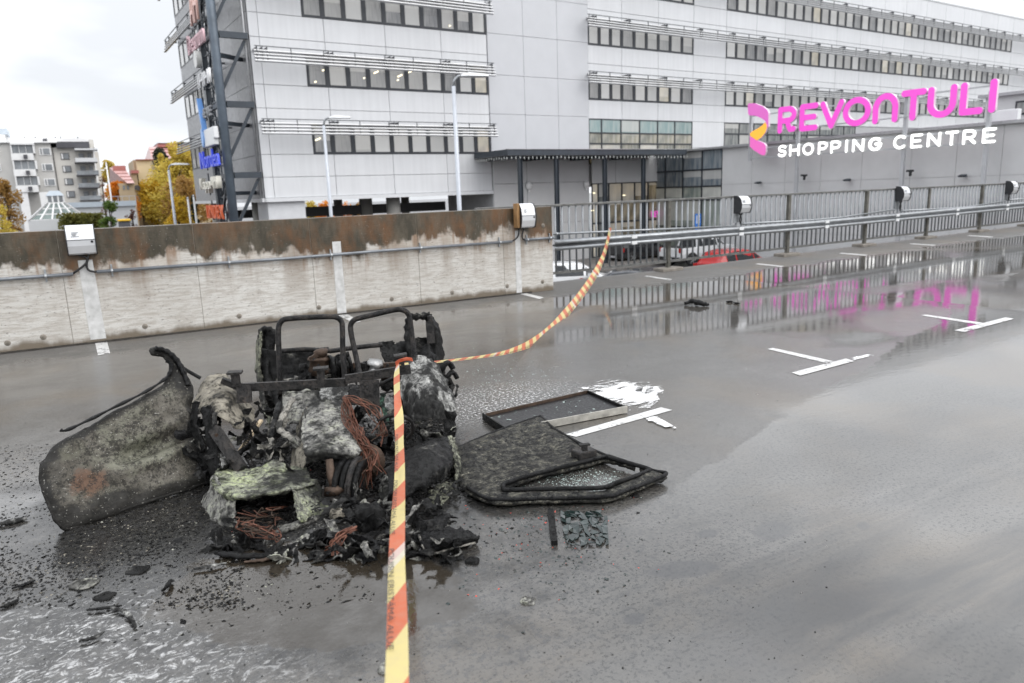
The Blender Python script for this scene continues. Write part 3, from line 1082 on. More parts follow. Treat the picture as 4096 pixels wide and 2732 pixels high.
# dark-glass strip at ground storey of C
M_TEAL = pane_mat('pale_teal_glass', (0.20, 0.29, 0.29), (0.26, 0.36, 0.36))
M_DARKGL = pane_mat('dark_shop_glass', (0.08, 0.095, 0.10), (0.17, 0.18, 0.175))
M_SHOPLIT = pane_mat('shop_interior_glass', (0.10, 0.115, 0.11), (0.22, 0.225, 0.20), (0.9, 0.72, 0.40), 0.12)
gx = [32.50, 33.62, 35.37, 37.11, 38.85, 40.57, 42.38]
for a, b in zip(gx[:-1], gx[1:]):
    window(a, b, 5.26, 6.18, ob, pane=M_TEAL, fr=0.045)
    window(a, b, 4.55, 5.26, ob, pane=M_SHOPLIT, fr=0.045)
    window(a, b, 3.2, 4.55, ob, pane=M_SHOPLIT, fr=0.045)
for i in range(len(JC) - 1):
    a, b = JC[i], JC[i + 1]
    if a > 45.8 and a < 62:
        h = (b - a) / 2
        for q in (0, 1):
            window(a + q * h, a + (q + 1) * h, 5.35, 6.18, ob, pane=M_DARKGL, fr=0.05)
            window(a + q * h, a + (q + 1) * h, 4.2, 5.35, ob, pane=M_DARKGL, fr=0.05)
# base trim
MB().box(10.52, 24.70, K - 0.10, K + 0.06, BASEZ - 0.20, BASEZ).build('base_trim', M_TRIM, ob)
MB().box(10.7, 24.6, K + 0.05, 58.3, BASEZ - 0.12, BASEZ + 0.04).build('soffit', M_SOFFIT, ob)
# window-cleaning rail, lamp spots seen through the panes
for (px, py) in [(1262, 327), (1293, 281), (1457, 312), (1505, 289), (1600, 303), (1643, 286), (1592, 320), (1800, 103), (1272, 557)]:
    p = bA(px, py, K)
    w = 0.30 if px in (1505, 1600, 1643, 1272) else 0.11
    MB().bar((p.x - w / 2, K + 0.018, p.z - w * 0.22), (p.x + w / 2, K + 0.018, p.z + w * 0.22), 0.01, 0.07).build('ceiling_lamp', M_GLOW, ob)


def louvre(x0, x1, ztop, zbot_, parent=ob, y=K - 0.8, bays=None, n=5):
    sun_ = None
    top = MB().bar((x0, y + 0.02, ztop), (x1, y + 0.02, ztop), 0.05, 0.04)
    sun_ = top.build('sunshade', M_BRK, parent)
    for i in range(n - 1):
        z = zbot_ + (ztop - 0.22 - zbot_) * i / (n - 2)
        o = subpart(MB().bar((x0 - 0.05, y - 0.06 + 0.05 * i, z), (x1 + 0.05, y - 0.06 + 0.05 * i, z), 0.16, 0.05, up=(0, 0.35, 1)), 'slat', M_SLAT, sun_, parent)
    bx = x0 + 0.1
    while bx <= x1:
        subpart(MB().bar((bx, y + 0.02, ztop), (bx, y + 0.02, zbot_), 0.035, 0.05, up=(0, 1, 0)), 'hanger', M_BRK, sun_, parent)
        bx += 1.72
    for j in (bays or []):
        for q in (-0.12, 0.12):
            if x0 < j + q < x1:
                mm2 = MB()
                mm2.bar((j + q, y + 0.045, ztop - 0.1), (j + q, K - 0.002, ztop - 0.1), 0.03, 0.14)
                mm2.bar((j + q, y + 0.045, ztop - 0.03), (j + q, y + 0.045, zbot_), 0.04, 0.05, up=(0, 1, 0))
                subpart(mm2, 'bracket', M_BRK, sun_, parent)


for s in SILL:
    louvre(10.62, 24.65, s + 1.72, s + 1.0, bays=JA)
for s in SILL[1:]:
    louvre(31.9, 109.5, s + 1.68, s + 0.98, bays=JC)

# west side of the block
WX = 10.6
wys = [40.08, 43.3, 46.8, 50.3, 53.8, 58.5]


def wpanel(y0, y1, z0, z1, mat):
    w, h = y1 - y0 - 0.022, z1 - z0 - 0.022
    mm = MB().box(-0.05, 0.0, 0, w, 0, h)
    inst('cladding_panel', mm.mesh('cladding_panel', mat), ob, (WX, y0 + 0.011, z0 + 0.011))


for i, (a, b) in enumerate(zip(wys[:-1], wys[1:])):
    zp = BASEZ
    for s in SILL:
        wpanel(a, b, zp, s, M_CLADW)
        if i < 2:
            wpanel(a, b, s, s + WHT, M_CLADW)
        else:
            nw = 3
            st = (b - a) / nw
            for w in range(nw):
                window(0, st, s, s + WHT, ob, pane=pick(), inst_rot=-math.pi / 2, off=(WX - 0.05, a + (w + 1) * st, s))
        zp = s + WHT
    wpanel(a, b, zp, TOPZ, M_CLADW)
for s in SILL:
    top = MB().bar((WX - 0.82, 45.2, s + 1.9), (WX - 0.82, 58.9, s + 1.9), 0.05, 0.04).build('sunshade', M_BRK, ob)
    for i in range(4):
        z = s + 1.15 + 0.177 * i
        subpart(MB().bar((WX - 0.88 + 0.05 * i, 45.1, z), (WX - 0.88 + 0.05 * i, 59.0, z), 0.16, 0.05), 'slat', M_SLAT, top, ob)
    for q in (45.3, 46.8, 50.3, 53.8, 57.3, 58.7):
        mm = MB()
        mm.bar((WX - 0.82, q, s + 1.9), (WX - 0.82, q, s + 1.15), 0.05, 0.04, up=(1, 0, 0))
        mm.bar((WX - 0.8, q, s + 1.8), (WX - 0.06, q, s + 1.8), 0.03, 0.12)
        subpart(mm, 'bracket', M_BRK, top, ob)
MB().box(WX - 0.16, WX + 0.05, 39.9, 58.7, BASEZ - 0.2, BASEZ).build('base_trim', M_TRIM, ob)
MB().tube([(WX - 0.13, 40.25, BASEZ), (WX - 0.13, 40.25, TOPZ)], 0.06, 8).build('drainpipe', M_SLAT, ob, True)

# open ground floor below: columns, pier and dark steel beams
for px, w in [(1462, 0.42), (1572, 0.42)]:
    p = bA(px, 800, K + 1.5 if px == 1572 else K + 6)
    MB().lathe([(w, ZS), (w, BASEZ - 0.1)], (p.x, p.y, 0), 'Z', 18).build('column', M_CONC, ob, True)
for q, yy in [(12.4, 49), (12.4, 56), (18.2, 50), (23.3, 50), (23.3, 57), (11.6, 57.5)]:
    MB().lathe([(0.3, ZS), (0.3, BASEZ - 0.1)], (q, yy, 0), 'Z', 14).build('column', M_CONC, ob, True)
m = MB()
m.box(10.75, 12.75, K + 0.15, K + 2.2, ZS, BASEZ - 0.2)
m.build('base_pier', pm('white_ribbed_pier', (0.62, 0.63, 0.65), 0.5, var=0.06), ob)
for yy, z0, z1 in [(46, 0.45, 1.05), (57.0, 0.3, 0.9)]:
    MB().bar((12.8, yy, (z0 + z1) / 2), (24.4, yy, (z0 + z1) / 2), 0.35, z1 - z0).build('steel_beam', M_SOFFIT, ob)
for q in (15.4, 16.6, 19.5, 21.6, 22.6):
    MB().bar((q, 57.0, ZS), (q + 0.5, 57.0, 0.5), 0.3, 0.3, up=(0, 1, 0)).build('brace', M_SOFFIT, ob)
# roof plant
MB().lathe([(0.55, TOPZ + 0.14), (0.55, TOPZ + 0.5), (0.42, TOPZ + 0.6), (0.42, TOPZ + 1.5)], (86.5, 46, 0), 'Z', 12).build('roof_vent', M_SLAT, ob, True)
MB().box(81, 83, 45, 46.5, TOPZ + 0.14, TOPZ + 0.55).build('roof_hatch', M_SLAT, ob)

# ------------------------------------------------------------------ entrance hall below B, canopy
m = MB()
ent = thing('entrance_hall', 'grey walled shop entrance with glass doors under the canopy', 'entrance', (24.7, K, ZS), 'b')
for a, b in zip([24.75, 27.3, 29.9], [27.3, 29.9, 32.45]):
    for z0, z1 in [(ZS, -0.6), (-0.6, 2.05), (2.05, 3.55)]:
        panel(a, b, z0, z1, M_GREY, parent=ent, y=K - 0.03, th=0.08)
MB().box(24.72, 32.5, K + 0.06, K + 6, ZS, 3.58).build('wall', M_BACK, ent)
# recessed glazed doors
for a, b in zip([32.5, 34.6, 37.0], [34.6, 37.0, 39.0]):
    panel(a, b, 1.9, 3.8, M_GREY, parent=ent, y=K - 0.3, th=0.08)
M_DOORGL = pane_mat('warm_entrance_glass', (0.05, 0.05, 0.045), (0.12, 0.11, 0.09), (1.0, 0.74, 0.36), 0.10)
for a, b, pn in [(32.5, 33.05, M_PANEL_LIT), (33.05, 34.0, M_DARKGL), (34.0, 35.2, M_DOORGL), (35.2, 36.4, M_DOORGL), (36.4, 37.7, M_DOORGL), (37.7, 39.0, M_DOORGL)]:
    window(a, b, -0.8, 1.9, ent, y=K - 0.25, pane=pn, fr=0.06)
    window(a, b, ZS + 0.15, -0.8, ent, y=K - 0.25, pane=pn, fr=0.06)
for (px, py) in [(2497, 781), (2376, 772), (2371, 842)]:
    p = bA(px, py, K - 0.25)
    MB().bar((p.x - 0.12, K - 0.232, p.z), (p.x + 0.12, K - 0.232, p.z), 0.01, 0.06).build('ceiling_lamp', M_GLOW, ent)
M_GLOBE = pm('white_globe', (0.8, 0.8, 0.8), 0.35, var=0.03)
for px, py in [(2117, 743), (2347, 737)]:
    p = bA(px, py, K - 0.15)
    g = thing('wall_lamp', 'round white wall lamp under the canopy, ' + ('left one' if px < 2200 else 'right one by the doors'), 'lamp', (p.x, K - 0.03, p.z), 'b', group='round wall lamps')
    MB().lathe([(0.05, 0), (0.22, -0.03), (0.25, -0.09), (0.2, -0.16), (0.08, -0.19)], (p.x, K - 0.04, p.z), 'Y', 16).build('globe', M_GLOBE, g, True)
    MB().bar((p.x, K - 0.1, p.z - 0.24), (p.x, K - 0.1, p.z - 0.4), 0.09, 0.12).build('sensor', M_GLOBE, g)

can = thing('entrance_canopy', 'flat dark steel entrance canopy hung with a string of bulbs', 'canopy', (23.4, 36.2, ZS), 'b')
CY, CX0, CX1, CZ0, CZ1 = 36.2, 23.45, 37.85, 3.60, 3.93
bevel(MB().box(CX0, CX1, CY + 0.08, K - 0.06, CZ0 + 0.1, CZ1 - 0.03).build('roof_slab', M_DARKST, can), 0.01)
MB().box(CX0 - 0.02, CX1, CY, CY + 0.076, CZ0, CZ1).build('fascia', M_DARKST, can)
MB().box(CX0 - 0.02, CX0 + 0.06, CY + 0.08, K - 0.06, CZ0, CZ1 + 0.003).build('fascia', M_DARKST, can)
MB().box(CX0 - 0.06, CX1, CY - 0.05, CY + 0.12, CZ1 + 0.002, CZ1 + 0.03).build('flashing', M_SLAT, can)
for q in (24.40, 27.03, 30.81, 34.09):
    m = MB()
    m.bar((q, CY + 0.2, ZS), (q, CY + 0.2, CZ0), 0.20, 0.02, up=(0, 1, 0))
    m.bar((q - 0.11, CY + 0.2, ZS), (q - 0.11, CY + 0.2, CZ0), 0.02, 0.2, up=(0, 1, 0))
    m.bar((q + 0.11, CY + 0.2, ZS), (q + 0.11, CY + 0.2, CZ0), 0.02, 0.2, up=(0, 1, 0))
    m.build('column', M_DARKST, can)
for q in (24.4, 27.03, 30.81, 34.09):
    MB().bar((q, CY + 0.1, CZ0 - 0.08), (q, K - 0.1, CZ0 - 0.08), 0.14, 0.2).build('roof_beam', M_DARKST, can)
M_BULB = emat('string_bulb', (1.0, 0.95, 0.82), 0.06, (0.34, 0.36, 0.36))
bulb = MB().lathe([(0.015, 0.06), (0.03, 0.02), (0.04, -0.03), (0.03, -0.08), (0.008, -0.10)], (0, 0, 0), 'Z', 6).mesh('bulb', M_BULB, True)
rb = random.Random(3)
for i in range(62):
    f = i / 61
    if f < 0.2:
        g = f / 0.2
        p = (CX0 - 0.03, K - 0.4 + (CY - K + 0.4) * g, CZ0 - 0.10 - rb.uniform(0, 0.06))
    else:
        g = (f - 0.2) / 0.8
        p = (CX0 + (CX1 - CX0) * g, CY - 0.03, CZ0 - 0.10 - rb.uniform(0, 0.06))
    inst('bulb', bulb, can, p)
MB().tube([(CX0 - 0.03, K - 0.4, CZ0 - 0.03), (CX0 - 0.03, CY - 0.03, CZ0 - 0.03), (CX1, CY - 0.03, CZ0 - 0.03)], 0.012, 6).build('light_cord', M_RUBBER, can)

# ------------------------------------------------------------------ annex with the big sign
KD = 38.5
ann = thing('annex_building', 'low grey shop annex with a sheet metal eave behind the big sign', 'building', (KD, 14, ZS), 'b')
a0 = bD(2891, 585, KD)
AZT = a0.z
YL = a0.y
MB().box(KD + 0.07, 60, -20, YL - 0.02, ZS, AZT - 0.1).build('wall', M_BACK, ann)
dz = bD(2890, 738.4, KD).z
ys = [YL]
for px in (3007, 3140, 3282, 3445, 3640, 3820, 4000):
    ys.append(bD(px, 700, KD).y)
while ys[-1] > -18:
    ys.append(ys[-1] - 3.0)


def dpanel(y0, y1, z0, z1, mat):
    w, h = y0 - y1 - 0.016, z1 - z0 - 0.016
    o = MB().box(0, 0.066, 0, w, 0, h)
    inst('wall_panel', o.mesh('wall_panel', mat), ann, (KD, y1 + 0.008, z0 + 0.008))


for y0, y1 in zip(ys[:-1], ys[1:]):
    dpanel(y0, y1, dz, AZT - 0.12, M_GREY)
    dpanel(y0, y1, dz - 3.0, dz, M_GREY)
    dpanel(y0, y1, ZS, dz - 3.0, M_GREY)
M_EAVE = pm('galvanised_eave', (0.38, 0.385, 0.395), 0.35, 0.4, var=0.12, scale=1.5)
m = MB()
m.box(KD - 0.28, KD + 0.25, -20, YL + 6.2, AZT - 0.13, AZT - 0.005)
m.build('eave', M_EAVE, ann)
MB().box(KD + 0.26, 60, -20, YL + 0.1, AZT - 0.099, AZT + 0.05).build('roof', M_EAVE, ann)
# glazed corner between annex and entrance
zmu = [ZS, -1.3, 0.55, 1.45, 2.55, AZT - 0.14]
yg = [YL, YL + 1.75, YL + 3.5, YL + 5.2, K - 0.1]
M_CORNER = pane_mat('blue_grey_corner_glass', (0.09, 0.115, 0.14), (0.16, 0.20, 0.235))
M_CORNLOW = pane_mat('pale_lower_glass', (0.12, 0.16, 0.16), (0.2, 0.24, 0.23), (0.8, 0.8, 0.6), 0.05)
for a, b in zip(yg[:-1], yg[1:]):
    for z0, z1 in zip(zmu[:-1], zmu[1:]):
        window(0, b - a, z0, z1, ann, pane=M_CORNLOW if z0 < 0.6 else M_CORNER, fr=0.05, inst_rot=-math.pi / 2, off=(KD, b, z0))
# floodlights and cameras on the annex wall
for i, (px, py) in enumerate([(3037, 730), (3394, 719), (3857, 702)]):
    p = bD(px, py, KD - 0.2)
    fl = thing('floodlight', ['small dark floodlight on the annex wall left of the first sign post', 'small dark floodlight on the annex wall between the sign posts', 'small dark floodlight on the annex wall right of the sign posts'][i], 'floodlight', (KD, p.y, p.z), 'b', group='annex wall floodlights')
    MB().bar((KD - 0.001, p.y, p.z), (KD - 0.22, p.y, p.z), 0.05, 0.05).build('arm', M_DARKST, fl)
    m = MB()
    m.add([(KD - 0.2, p.y - 0.12, p.z + 0.07), (KD - 0.2, p.y + 0.16, p.z + 0.07), (KD - 0.5, p.y + 0.16, p.z + 0.0), (KD - 0.5, p.y - 0.12, p.z + 0.0), (KD - 0.2, p.y - 0.12, p.z - 0.08), (KD - 0.2, p.y + 0.16, p.z - 0.08), (KD - 0.46, p.y + 0.16, p.z - 0.06), (KD - 0.46, p.y - 0.12, p.z - 0.06)],
          [(0, 1, 2, 3), (7, 6, 5, 4), (0, 4, 5, 1), (1, 5, 6, 2), (2, 6, 7, 3), (3, 7, 4, 0)])
    m.build('head', M_DARKST, fl)
# roof room on the annex
rr_ = thing('roof_room', 'grey roof room with a dark window on top of the annex', 'roof room', (44, 12, AZT), 'b')
c0 = bD(3945, 385, 46)
MB().box(46, 52, -6, c0.y, AZT - 0.2, c0.z - 0.1).build('wall', M_GREY, rr_)
MB().box(45.7, 52.3, -6.2, c0.y + 0.3, c0.z - 0.1, c0.z + 0.06).build('roof', M_EAVE, rr_)
wq = bD(4062, 405, 45.9)
wq2 = bD(4130, 455, 45.9)
MB().box(45.93, 45.99, wq2.y, wq.y, wq2.z, wq.z).build('window', M_FRAME, rr_)
MB().box(45.90, 45.928, wq2.y + 0.1, wq.y - 0.1, wq2.z + 0.1, wq.z - 0.1).build('pane', M_DARKGL, rr_)
hp = bD(4018, 457, 43)
he = thing('air_unit', 'white air conditioning unit on the annex roof edge', 'air conditioner', (43, hp.y, AZT), 'b')
bevel(MB().box(42.7, 43.1, hp.y - 0.75, hp.y + 0.75, AZT + 0.12, hp.z + 0.2).build('case', M_WHITE, he), 0.03)
for q in (-0.5, 0.5):
    MB().box(42.75, 43.05, hp.y + q - 0.05, hp.y + q + 0.05, AZT + 0.05, AZT + 0.119).build('foot', M_DARKST, he)


# ------------------------------------------------------------------ rounded sign letters
def arcp(cx, cy, rx, ry, a0, a1, n=12):
    return [(cx + rx * math.cos(math.radians(a0 + (a1 - a0) * i / n)), cy + ry * math.sin(math.radians(a0 + (a1 - a0) * i / n))) for i in range(n + 1)]


GLYPH = {   # strokes in a unit box, inset by the stroke afterwards
    'R': [[(0, 0), (0, 1)], [(0, 1), (.5, 1)] + arcp(.55, .73, .42, .27, 90, -90) + [(.5, .46), (0, .46)], [(.5, .46), (.6, .2), (.72, .03), (.95, 0.04)]],
    'r': [[(0, 0), (0, 1)], [(0, 1), (.5, 1)] + arcp(.55, .71, .42, .29, 90, -90) + [(.5, .42), (0, .42)], [(.5, .42), (1, 0)]],
    'E': [[(1, 1), (0, 1), (0, 0), (1, 0)], [(0, .5), (.88, .5)]],
    'V': [[(0, 1), (.5, 0), (1, 1)]],
    'O': [arcp(.5, .5, .5, .5, 0, 360, 40)],
    'A': [[(0, 0), (0, .5)] + arcp(.5, .5, .5, .5, 180, 0, 20) + [(1, 0)]],       # the arch-shaped n of the sign
    'T': [[(0, 1), (1, 1)], [(.5, 1), (.5, 0)]],
    'U': [[(0, 1), (0, .45)] + arcp(.5, .45, .5, .45, 180, 360, 20) + [(1, 1)]],
    'L': [[(0, 1), (0, 0), (1, 0)]],
    'I': [[(.5, 0), (.5, 1)]],
    'S': [arcp(.52, .74, .45, .26, 25, 270, 16) + arcp(.48, .26, .48, .26, 85, -155, 16)],
    'H': [[(0, 0), (0, 1)], [(1, 0), (1, 1)], [(0, .5), (1, .5)]],
    'P': [[(0, 0), (0, 1)], [(0, 1), (.5, 1)] + arcp(.55, .71, .44, .29, 90, -90) + [(.5, .42), (0, .42)]],
    'N': [[(0, 0), (0, 1), (1, 0), (1, 1)]],
    'G': [arcp(.52, .5, .52, .5, 40, 360, 30) + [(.62, .5)]],
    'C': [arcp(.55, .5, .55, .5, 48, 312, 26)],
}


def letter_mesh(name, ch, w, h, hw, depth, mats, res=0.05):
    """a flat letter with rounded strokes: front face and side wall, standing in the x-z plane, front at y = 0"""
    strokes = []
    for st in GLYPH[ch]:
        strokes.append([(hw + u * (w - 2 * hw), hw + v * (h - 2 * hw)) for u, v in st])
    step = res
    nx, nz = int(w / step) + 3, int(h / step) + 3
    gx = np.arange(nx + 1) * step - step
    gz_ = np.arange(nz + 1) * step - step
    X, Z = np.meshgrid(gx, gz_, indexing='ij')
    Dm = np.full(X.shape, 9.0)
    for st in strokes:
        for (ax, az), (bx, bz) in zip(st[:-1], st[1:]):
            dx, dz_ = bx - ax, bz - az
            L2 = dx * dx + dz_ * dz_ + 1e-12
            tt = np.clip(((X - ax) * dx + (Z - az) * dz_) / L2, 0, 1)
            Dm = np.minimum(Dm, np.hypot(X - ax - tt * dx, Z - az - tt * dz_))
    S = Dm - hw
    verts, faces, mi, idx = [], [], [], {}

    def vid(x, z, y):
        k_ = (round(x, 5), round(z, 5), y)
        if k_ not in idx:
            idx[k_] = len(verts)
            verts.append((x, y, z))
        return idx[k_]
    for i in range(nx):
        for j in range(nz):
            cs = [(i, j), (i + 1, j), (i + 1, j + 1), (i, j + 1)]
            vals = [S[c] for c in cs]
            if min(vals) >= 0: continue
            poly, cross = [], []
            for q in range(4):
                a, b = cs[q], cs[(q + 1) % 4]
                va, vb = vals[q], vals[(q + 1) % 4]
                if va < 0:
                    poly.append((gx[a[0]], gz_[a[1]], 0))
                if (va < 0) != (vb < 0):
                    f = va / (va - vb)
                    poly.append((gx[a[0]] + (gx[b[0]] - gx[a[0]]) * f, gz_[a[1]] + (gz_[b[1]] - gz_[a[1]]) * f, 1))
            if len(poly) < 3: continue
            faces.append([vid(p[0], p[1], 0.0) for p in poly])
            mi.append(0)
            for q in range(len(poly)):
                a, b = poly[q], poly[(q + 1) % len(poly)]
                if a[2] and b[2] and len(poly) != 2:
                    faces.append([vid(a[0], a[1], 0.0), vid(a[0], a[1], depth), vid(b[0], b[1], depth), vid(b[0], b[1], 0.0)])
                    mi.append(1)
    faces = [tuple(f) for f in faces if len(set(f)) == len(f)]
    me = bpy.data.meshes.new(name)
    me.from_pydata(verts, [], faces)
    for m_ in mats: me.materials.append(m_)
    if len(me.polygons) == len(mi): me.polygons.foreach_set('material_index', mi)
    me.update()
    return me


M_PINK = emat('pink_lit_letter', (0.90, 0.11, 0.66), 0.62, (0.40, 0.03, 0.28))
M_PINKSIDE = pm('pale_letter_side', (0.80, 0.62, 0.74), 0.4, var=0.05)
M_WLIT = emat('white_lit_letter', (1.0, 1.0, 0.97), 1.5)
M_WSIDE = pm('white_letter_side', (0.78, 0.80, 0.78), 0.4, var=0.05)
M_LILAC = emat('lilac_lit_emblem', (0.86, 0.19, 0.66), 0.5, (0.35, 0.08, 0.28))
M_ROSE = emat('rose_lit_emblem', (0.92, 0.2, 0.62), 0.55, (0.4, 0.06, 0.25))
M_ORNG = emat('orange_lit_emblem', (1.0, 0.48, 0.06), 0.75, (0.5, 0.2, 0.02))
M_SIGNST = pm('pale_sign_steel', (0.48, 0.49, 0.51), 0.4, 0.3, var=0.1)

KS = 37.35
sg = thing('mall_sign', 'big pink and white lit lettering on grey posts before the annex', 'sign', (KS, 23, ZS), 'b')
zR0, zR1 = bD(3125, 534, KS).z, bD(3140, 426, KS).z
LET = [('R', 3111, 3187), ('E', 3198, 3272), ('V', 3279, 3374), ('O', 3371, 3483), ('A', 3491, 3593), ('T', 3602, 3704), ('U', 3709, 3826), ('L', 3839, 3936), ('I', 3949, 3994)]


def sign_word(letters, z0, h, hw, depth, mats, res, py):
    for ch, x0, x1 in letters:
        ya, yb_ = bD(x0, py(x0), KS).y, bD(x1, py(x1), KS).y
        w = ya - yb_
        me = letter_mesh('letter', ch, w, h, min(hw, w / 2.001), depth, mats, res)
        # letter x runs along -y of the building frame, its depth along +x
        inst('letter', me, sg, (KS, ya, z0), (0, 0, -math.pi / 2))


sign_word(LET, zR0, zR1 - zR0, 0.155, 0.17, [M_PINK, M_PINKSIDE], 0.045, lambda x: 480 - (x - 3150) * 0.12)
SHOP = [('S', 3111, 3146), ('H', 3157, 3198), ('O', 3210, 3255), ('P', 3272, 3310), ('P', 3322, 3363), ('I', 3378, 3393), ('N', 3409, 3456), ('G', 3473, 3523), ('C', 3573, 3625), ('E', 3642, 3689), ('N', 3708, 3763), ('T', 3780, 3833), ('r', 3850, 3905), ('E', 3929, 3984)]
zS0, zS1 = bD(3130, 628, KS).z, bD(3130, 580, KS).z
sign_word(SHOP, zS0, zS1 - zS0, 0.064, 0.08, [M_WLIT, M_WSIDE], 0.03, lambda x: 604 - (x - 3130) * 0.075)


def c1(pts):
    return [bD(2850 + u / 3.768, 400 + v / 3.768, KS) for u, v in pts]


def emblem(name, pts, mat, side, d0, d1):
    Q = c1(pts)
    m_ = MB()
    n_ = len(Q)
    vs_ = [(q.x + d0, q.y, q.z) for q in Q] + [(q.x + d1, q.y, q.z) for q in Q]
    m_.add(vs_, [tuple(range(n_))], 0)
    m_.add(vs_, [(i, (i + 1) % n_, (i + 1) % n_ + n_, i + n_) for i in range(n_)] + [tuple(range(2 * n_ - 1, n_ - 1, -1))], 1)
    m_.build(name, [mat, side], sg)


emblem('emblem_ribbon', [(535, 75), (548, 50), (640, 50), (760, 95), (830, 150), (846, 190), (846, 400), (824, 425), (820, 370), (806, 334), (790, 310), (730, 268), (640, 236), (560, 232), (538, 205)], M_LILAC, M_PINKSIDE, -0.02, 0.14)
emblem('emblem_ribbon', [(796, 335), (822, 370), (824, 420), (800, 490), (740, 565), (672, 608), (575, 540), (570, 505), (600, 475), (690, 430), (760, 380)], M_ORNG, M_PINKSIDE, -0.03, 0.10)
emblem('emblem_ribbon', [(568, 545), (672, 610), (690, 614), (780, 650), (806, 690), (806, 790), (790, 832), (745, 832), (620, 752), (565, 700)], M_ROSE, M_PINKSIDE, -0.02, 0.14)
for px, top in [(3006, 455), (3198, 430), (3630, 390), (3966, 365)]:
    p = bD(px, top, KS + 0.28)
    MB().box(KS + 0.2, KS + 0.36, p.y - 0.085, p.y + 0.085, ZS if px > 3100 else zS0 - 0.1, p.z).build('post', M_SIGNST, sg)
ya, yb_ = bD(3003, 500, KS).y, bD(3975, 400, KS).y
for z in (zR0 + 0.22, zR1 - 0.28, zS0 + 0.04, zS1 - 0.06):
    MB().bar((KS + 0.19 - 0.02, ya, z), (KS + 0.19 - 0.02, yb_, z), 0.06, 0.07).build('rail', M_SIGNST, sg)
for i, (px, py) in enumerate([(3211, 709), (3634, 692)]):
    p = bD(px, py, KS + 0.3)
    c_ = thing('security_camera', 'small black camera on the ' + ('left' if i == 0 else 'right') + ' tall sign post below the lettering', 'camera', (p.x, p.y, p.z), 'b', group='cameras on the sign posts')
    MB().box(KS + 0.22, KS + 0.5, p.y - 0.16, p.y + 0.09, p.z + 0.05, p.z + 0.16).build('housing', M_BOXDARK, c_)
    MB().box(KS + 0.3, KS + 0.4, p.y - 0.12, p.y - 0.02, p.z - 0.16, p.z + 0.05).build('arm', M_BOXDARK, c_)


# ------------------------------------------------------------------ text as mesh
def text_mesh(txt, size, extrude, mats, name='lettering'):
    cu = bpy.data.curves.new('t', 'FONT')
    cu.body = txt
    cu.size = size
    cu.extrude = extrude
    cu.resolution_u = 3
    to = bpy.data.objects.new('t', cu)
    COL.objects.link(to)
    dg = bpy.context.evaluated_depsgraph_get()
    me = bpy.data.meshes.new_from_object(to.evaluated_get(dg))
    bpy.data.objects.remove(to)
    me.name = name
    me.materials.clear()
    for m_ in mats: me.materials.append(m_)
    xs_ = [v.co.x for v in me.vertices] or [0, 1]
    ys_ = [v.co.y for v in me.vertices] or [0, 1]
    return me, min(xs_), max(xs_), min(ys_), max(ys_)


# ------------------------------------------------------------------ steel sign tower at the corner of the block
MX, MY = 8.92, 40.0
tw = thing('sign_tower', 'dark blue steel lattice mast carrying shop signs at the block corner', 'sign tower', (MX, MY, ZS), 'b')
M_MAST = pm('blue_grey_mast_steel', (0.105, 0.13, 0.16), 0.42, 0.25, var=0.3, scale=1.2)
MB().tube([(MX, MY, ZS), (MX, MY, 19)], 0.225, 14).build('mast_pipe', M_MAST, tw, True)
zb_ = [bA(500 * 1.7422, 78 * 1.7422, MY).z, bA(555 * 1.7422, 240 * 1.7422, MY).z, bA(565 * 1.7422, 402 * 1.7422, MY).z, bA(500 * 1.7422, -85 * 1.7422, MY).z]
for z in zb_:
    MB().bar((MX + 0.25, MY, z), (10.53, MY, z), 0.22, 0.3).build('tie_beam', M_DARKST, tw)
    MB().bar((MX + 0.2, MY + 0.3, z - 2.6), (10.4, MY + 0.15, z - 0.2), 0.16, 0.16).build('brace', M_DARKST, tw)
    MB().bar((MX, MY + 0.25, z), (MX, MY + 3.3, z), 0.16, 0.22).build('cross_beam', M_DARKST, tw)
    MB().bar((MX, MY + 0.25, z - 0.9), (10.5, MY + 1.4, z - 0.9), 0.16, 0.2).build('tie_beam', M_DARKST, tw)
    MB().bar((MX, MY + 3.0, z - 2.4), (MX, MY + 0.2, z - 0.1), 0.13, 0.13).build('brace', M_DARKST, tw)
MB().box(MX - 0.14, MX + 0.14, MY + 2.6, MY + 3.1, ZS, 19).build('back_column', M_DARKST, tw)
z = 0.2
k_ = 0
while z < 19:
    MB().bar((MX, MY + 0.2, z), (MX, MY + 2.7, z), 0.06, 0.08).build('rung', M_DARKST, tw)
    if k_ % 2 == 0:
        MB().bar((MX, MY + 0.2, z), (MX, MY + 2.7, z + 1.6), 0.07, 0.07).build('lattice_bar', M_DARKST, tw)
        MB().bar((MX + 0.1, MY + 2.7, z), (MX + 0.1, MY + 0.2, z + 1.6), 0.07, 0.07).build('lattice_bar', M_DARKST, tw)
    z += 0.8
    k_ += 1
for q in (0.9, 1.8):
    MB().bar((MX + 0.05, MY + q, 0), (MX + 0.05, MY + q, 19), 0.07, 0.07, up=(0, 1, 0)).build('lattice_post', M_DARKST, tw)


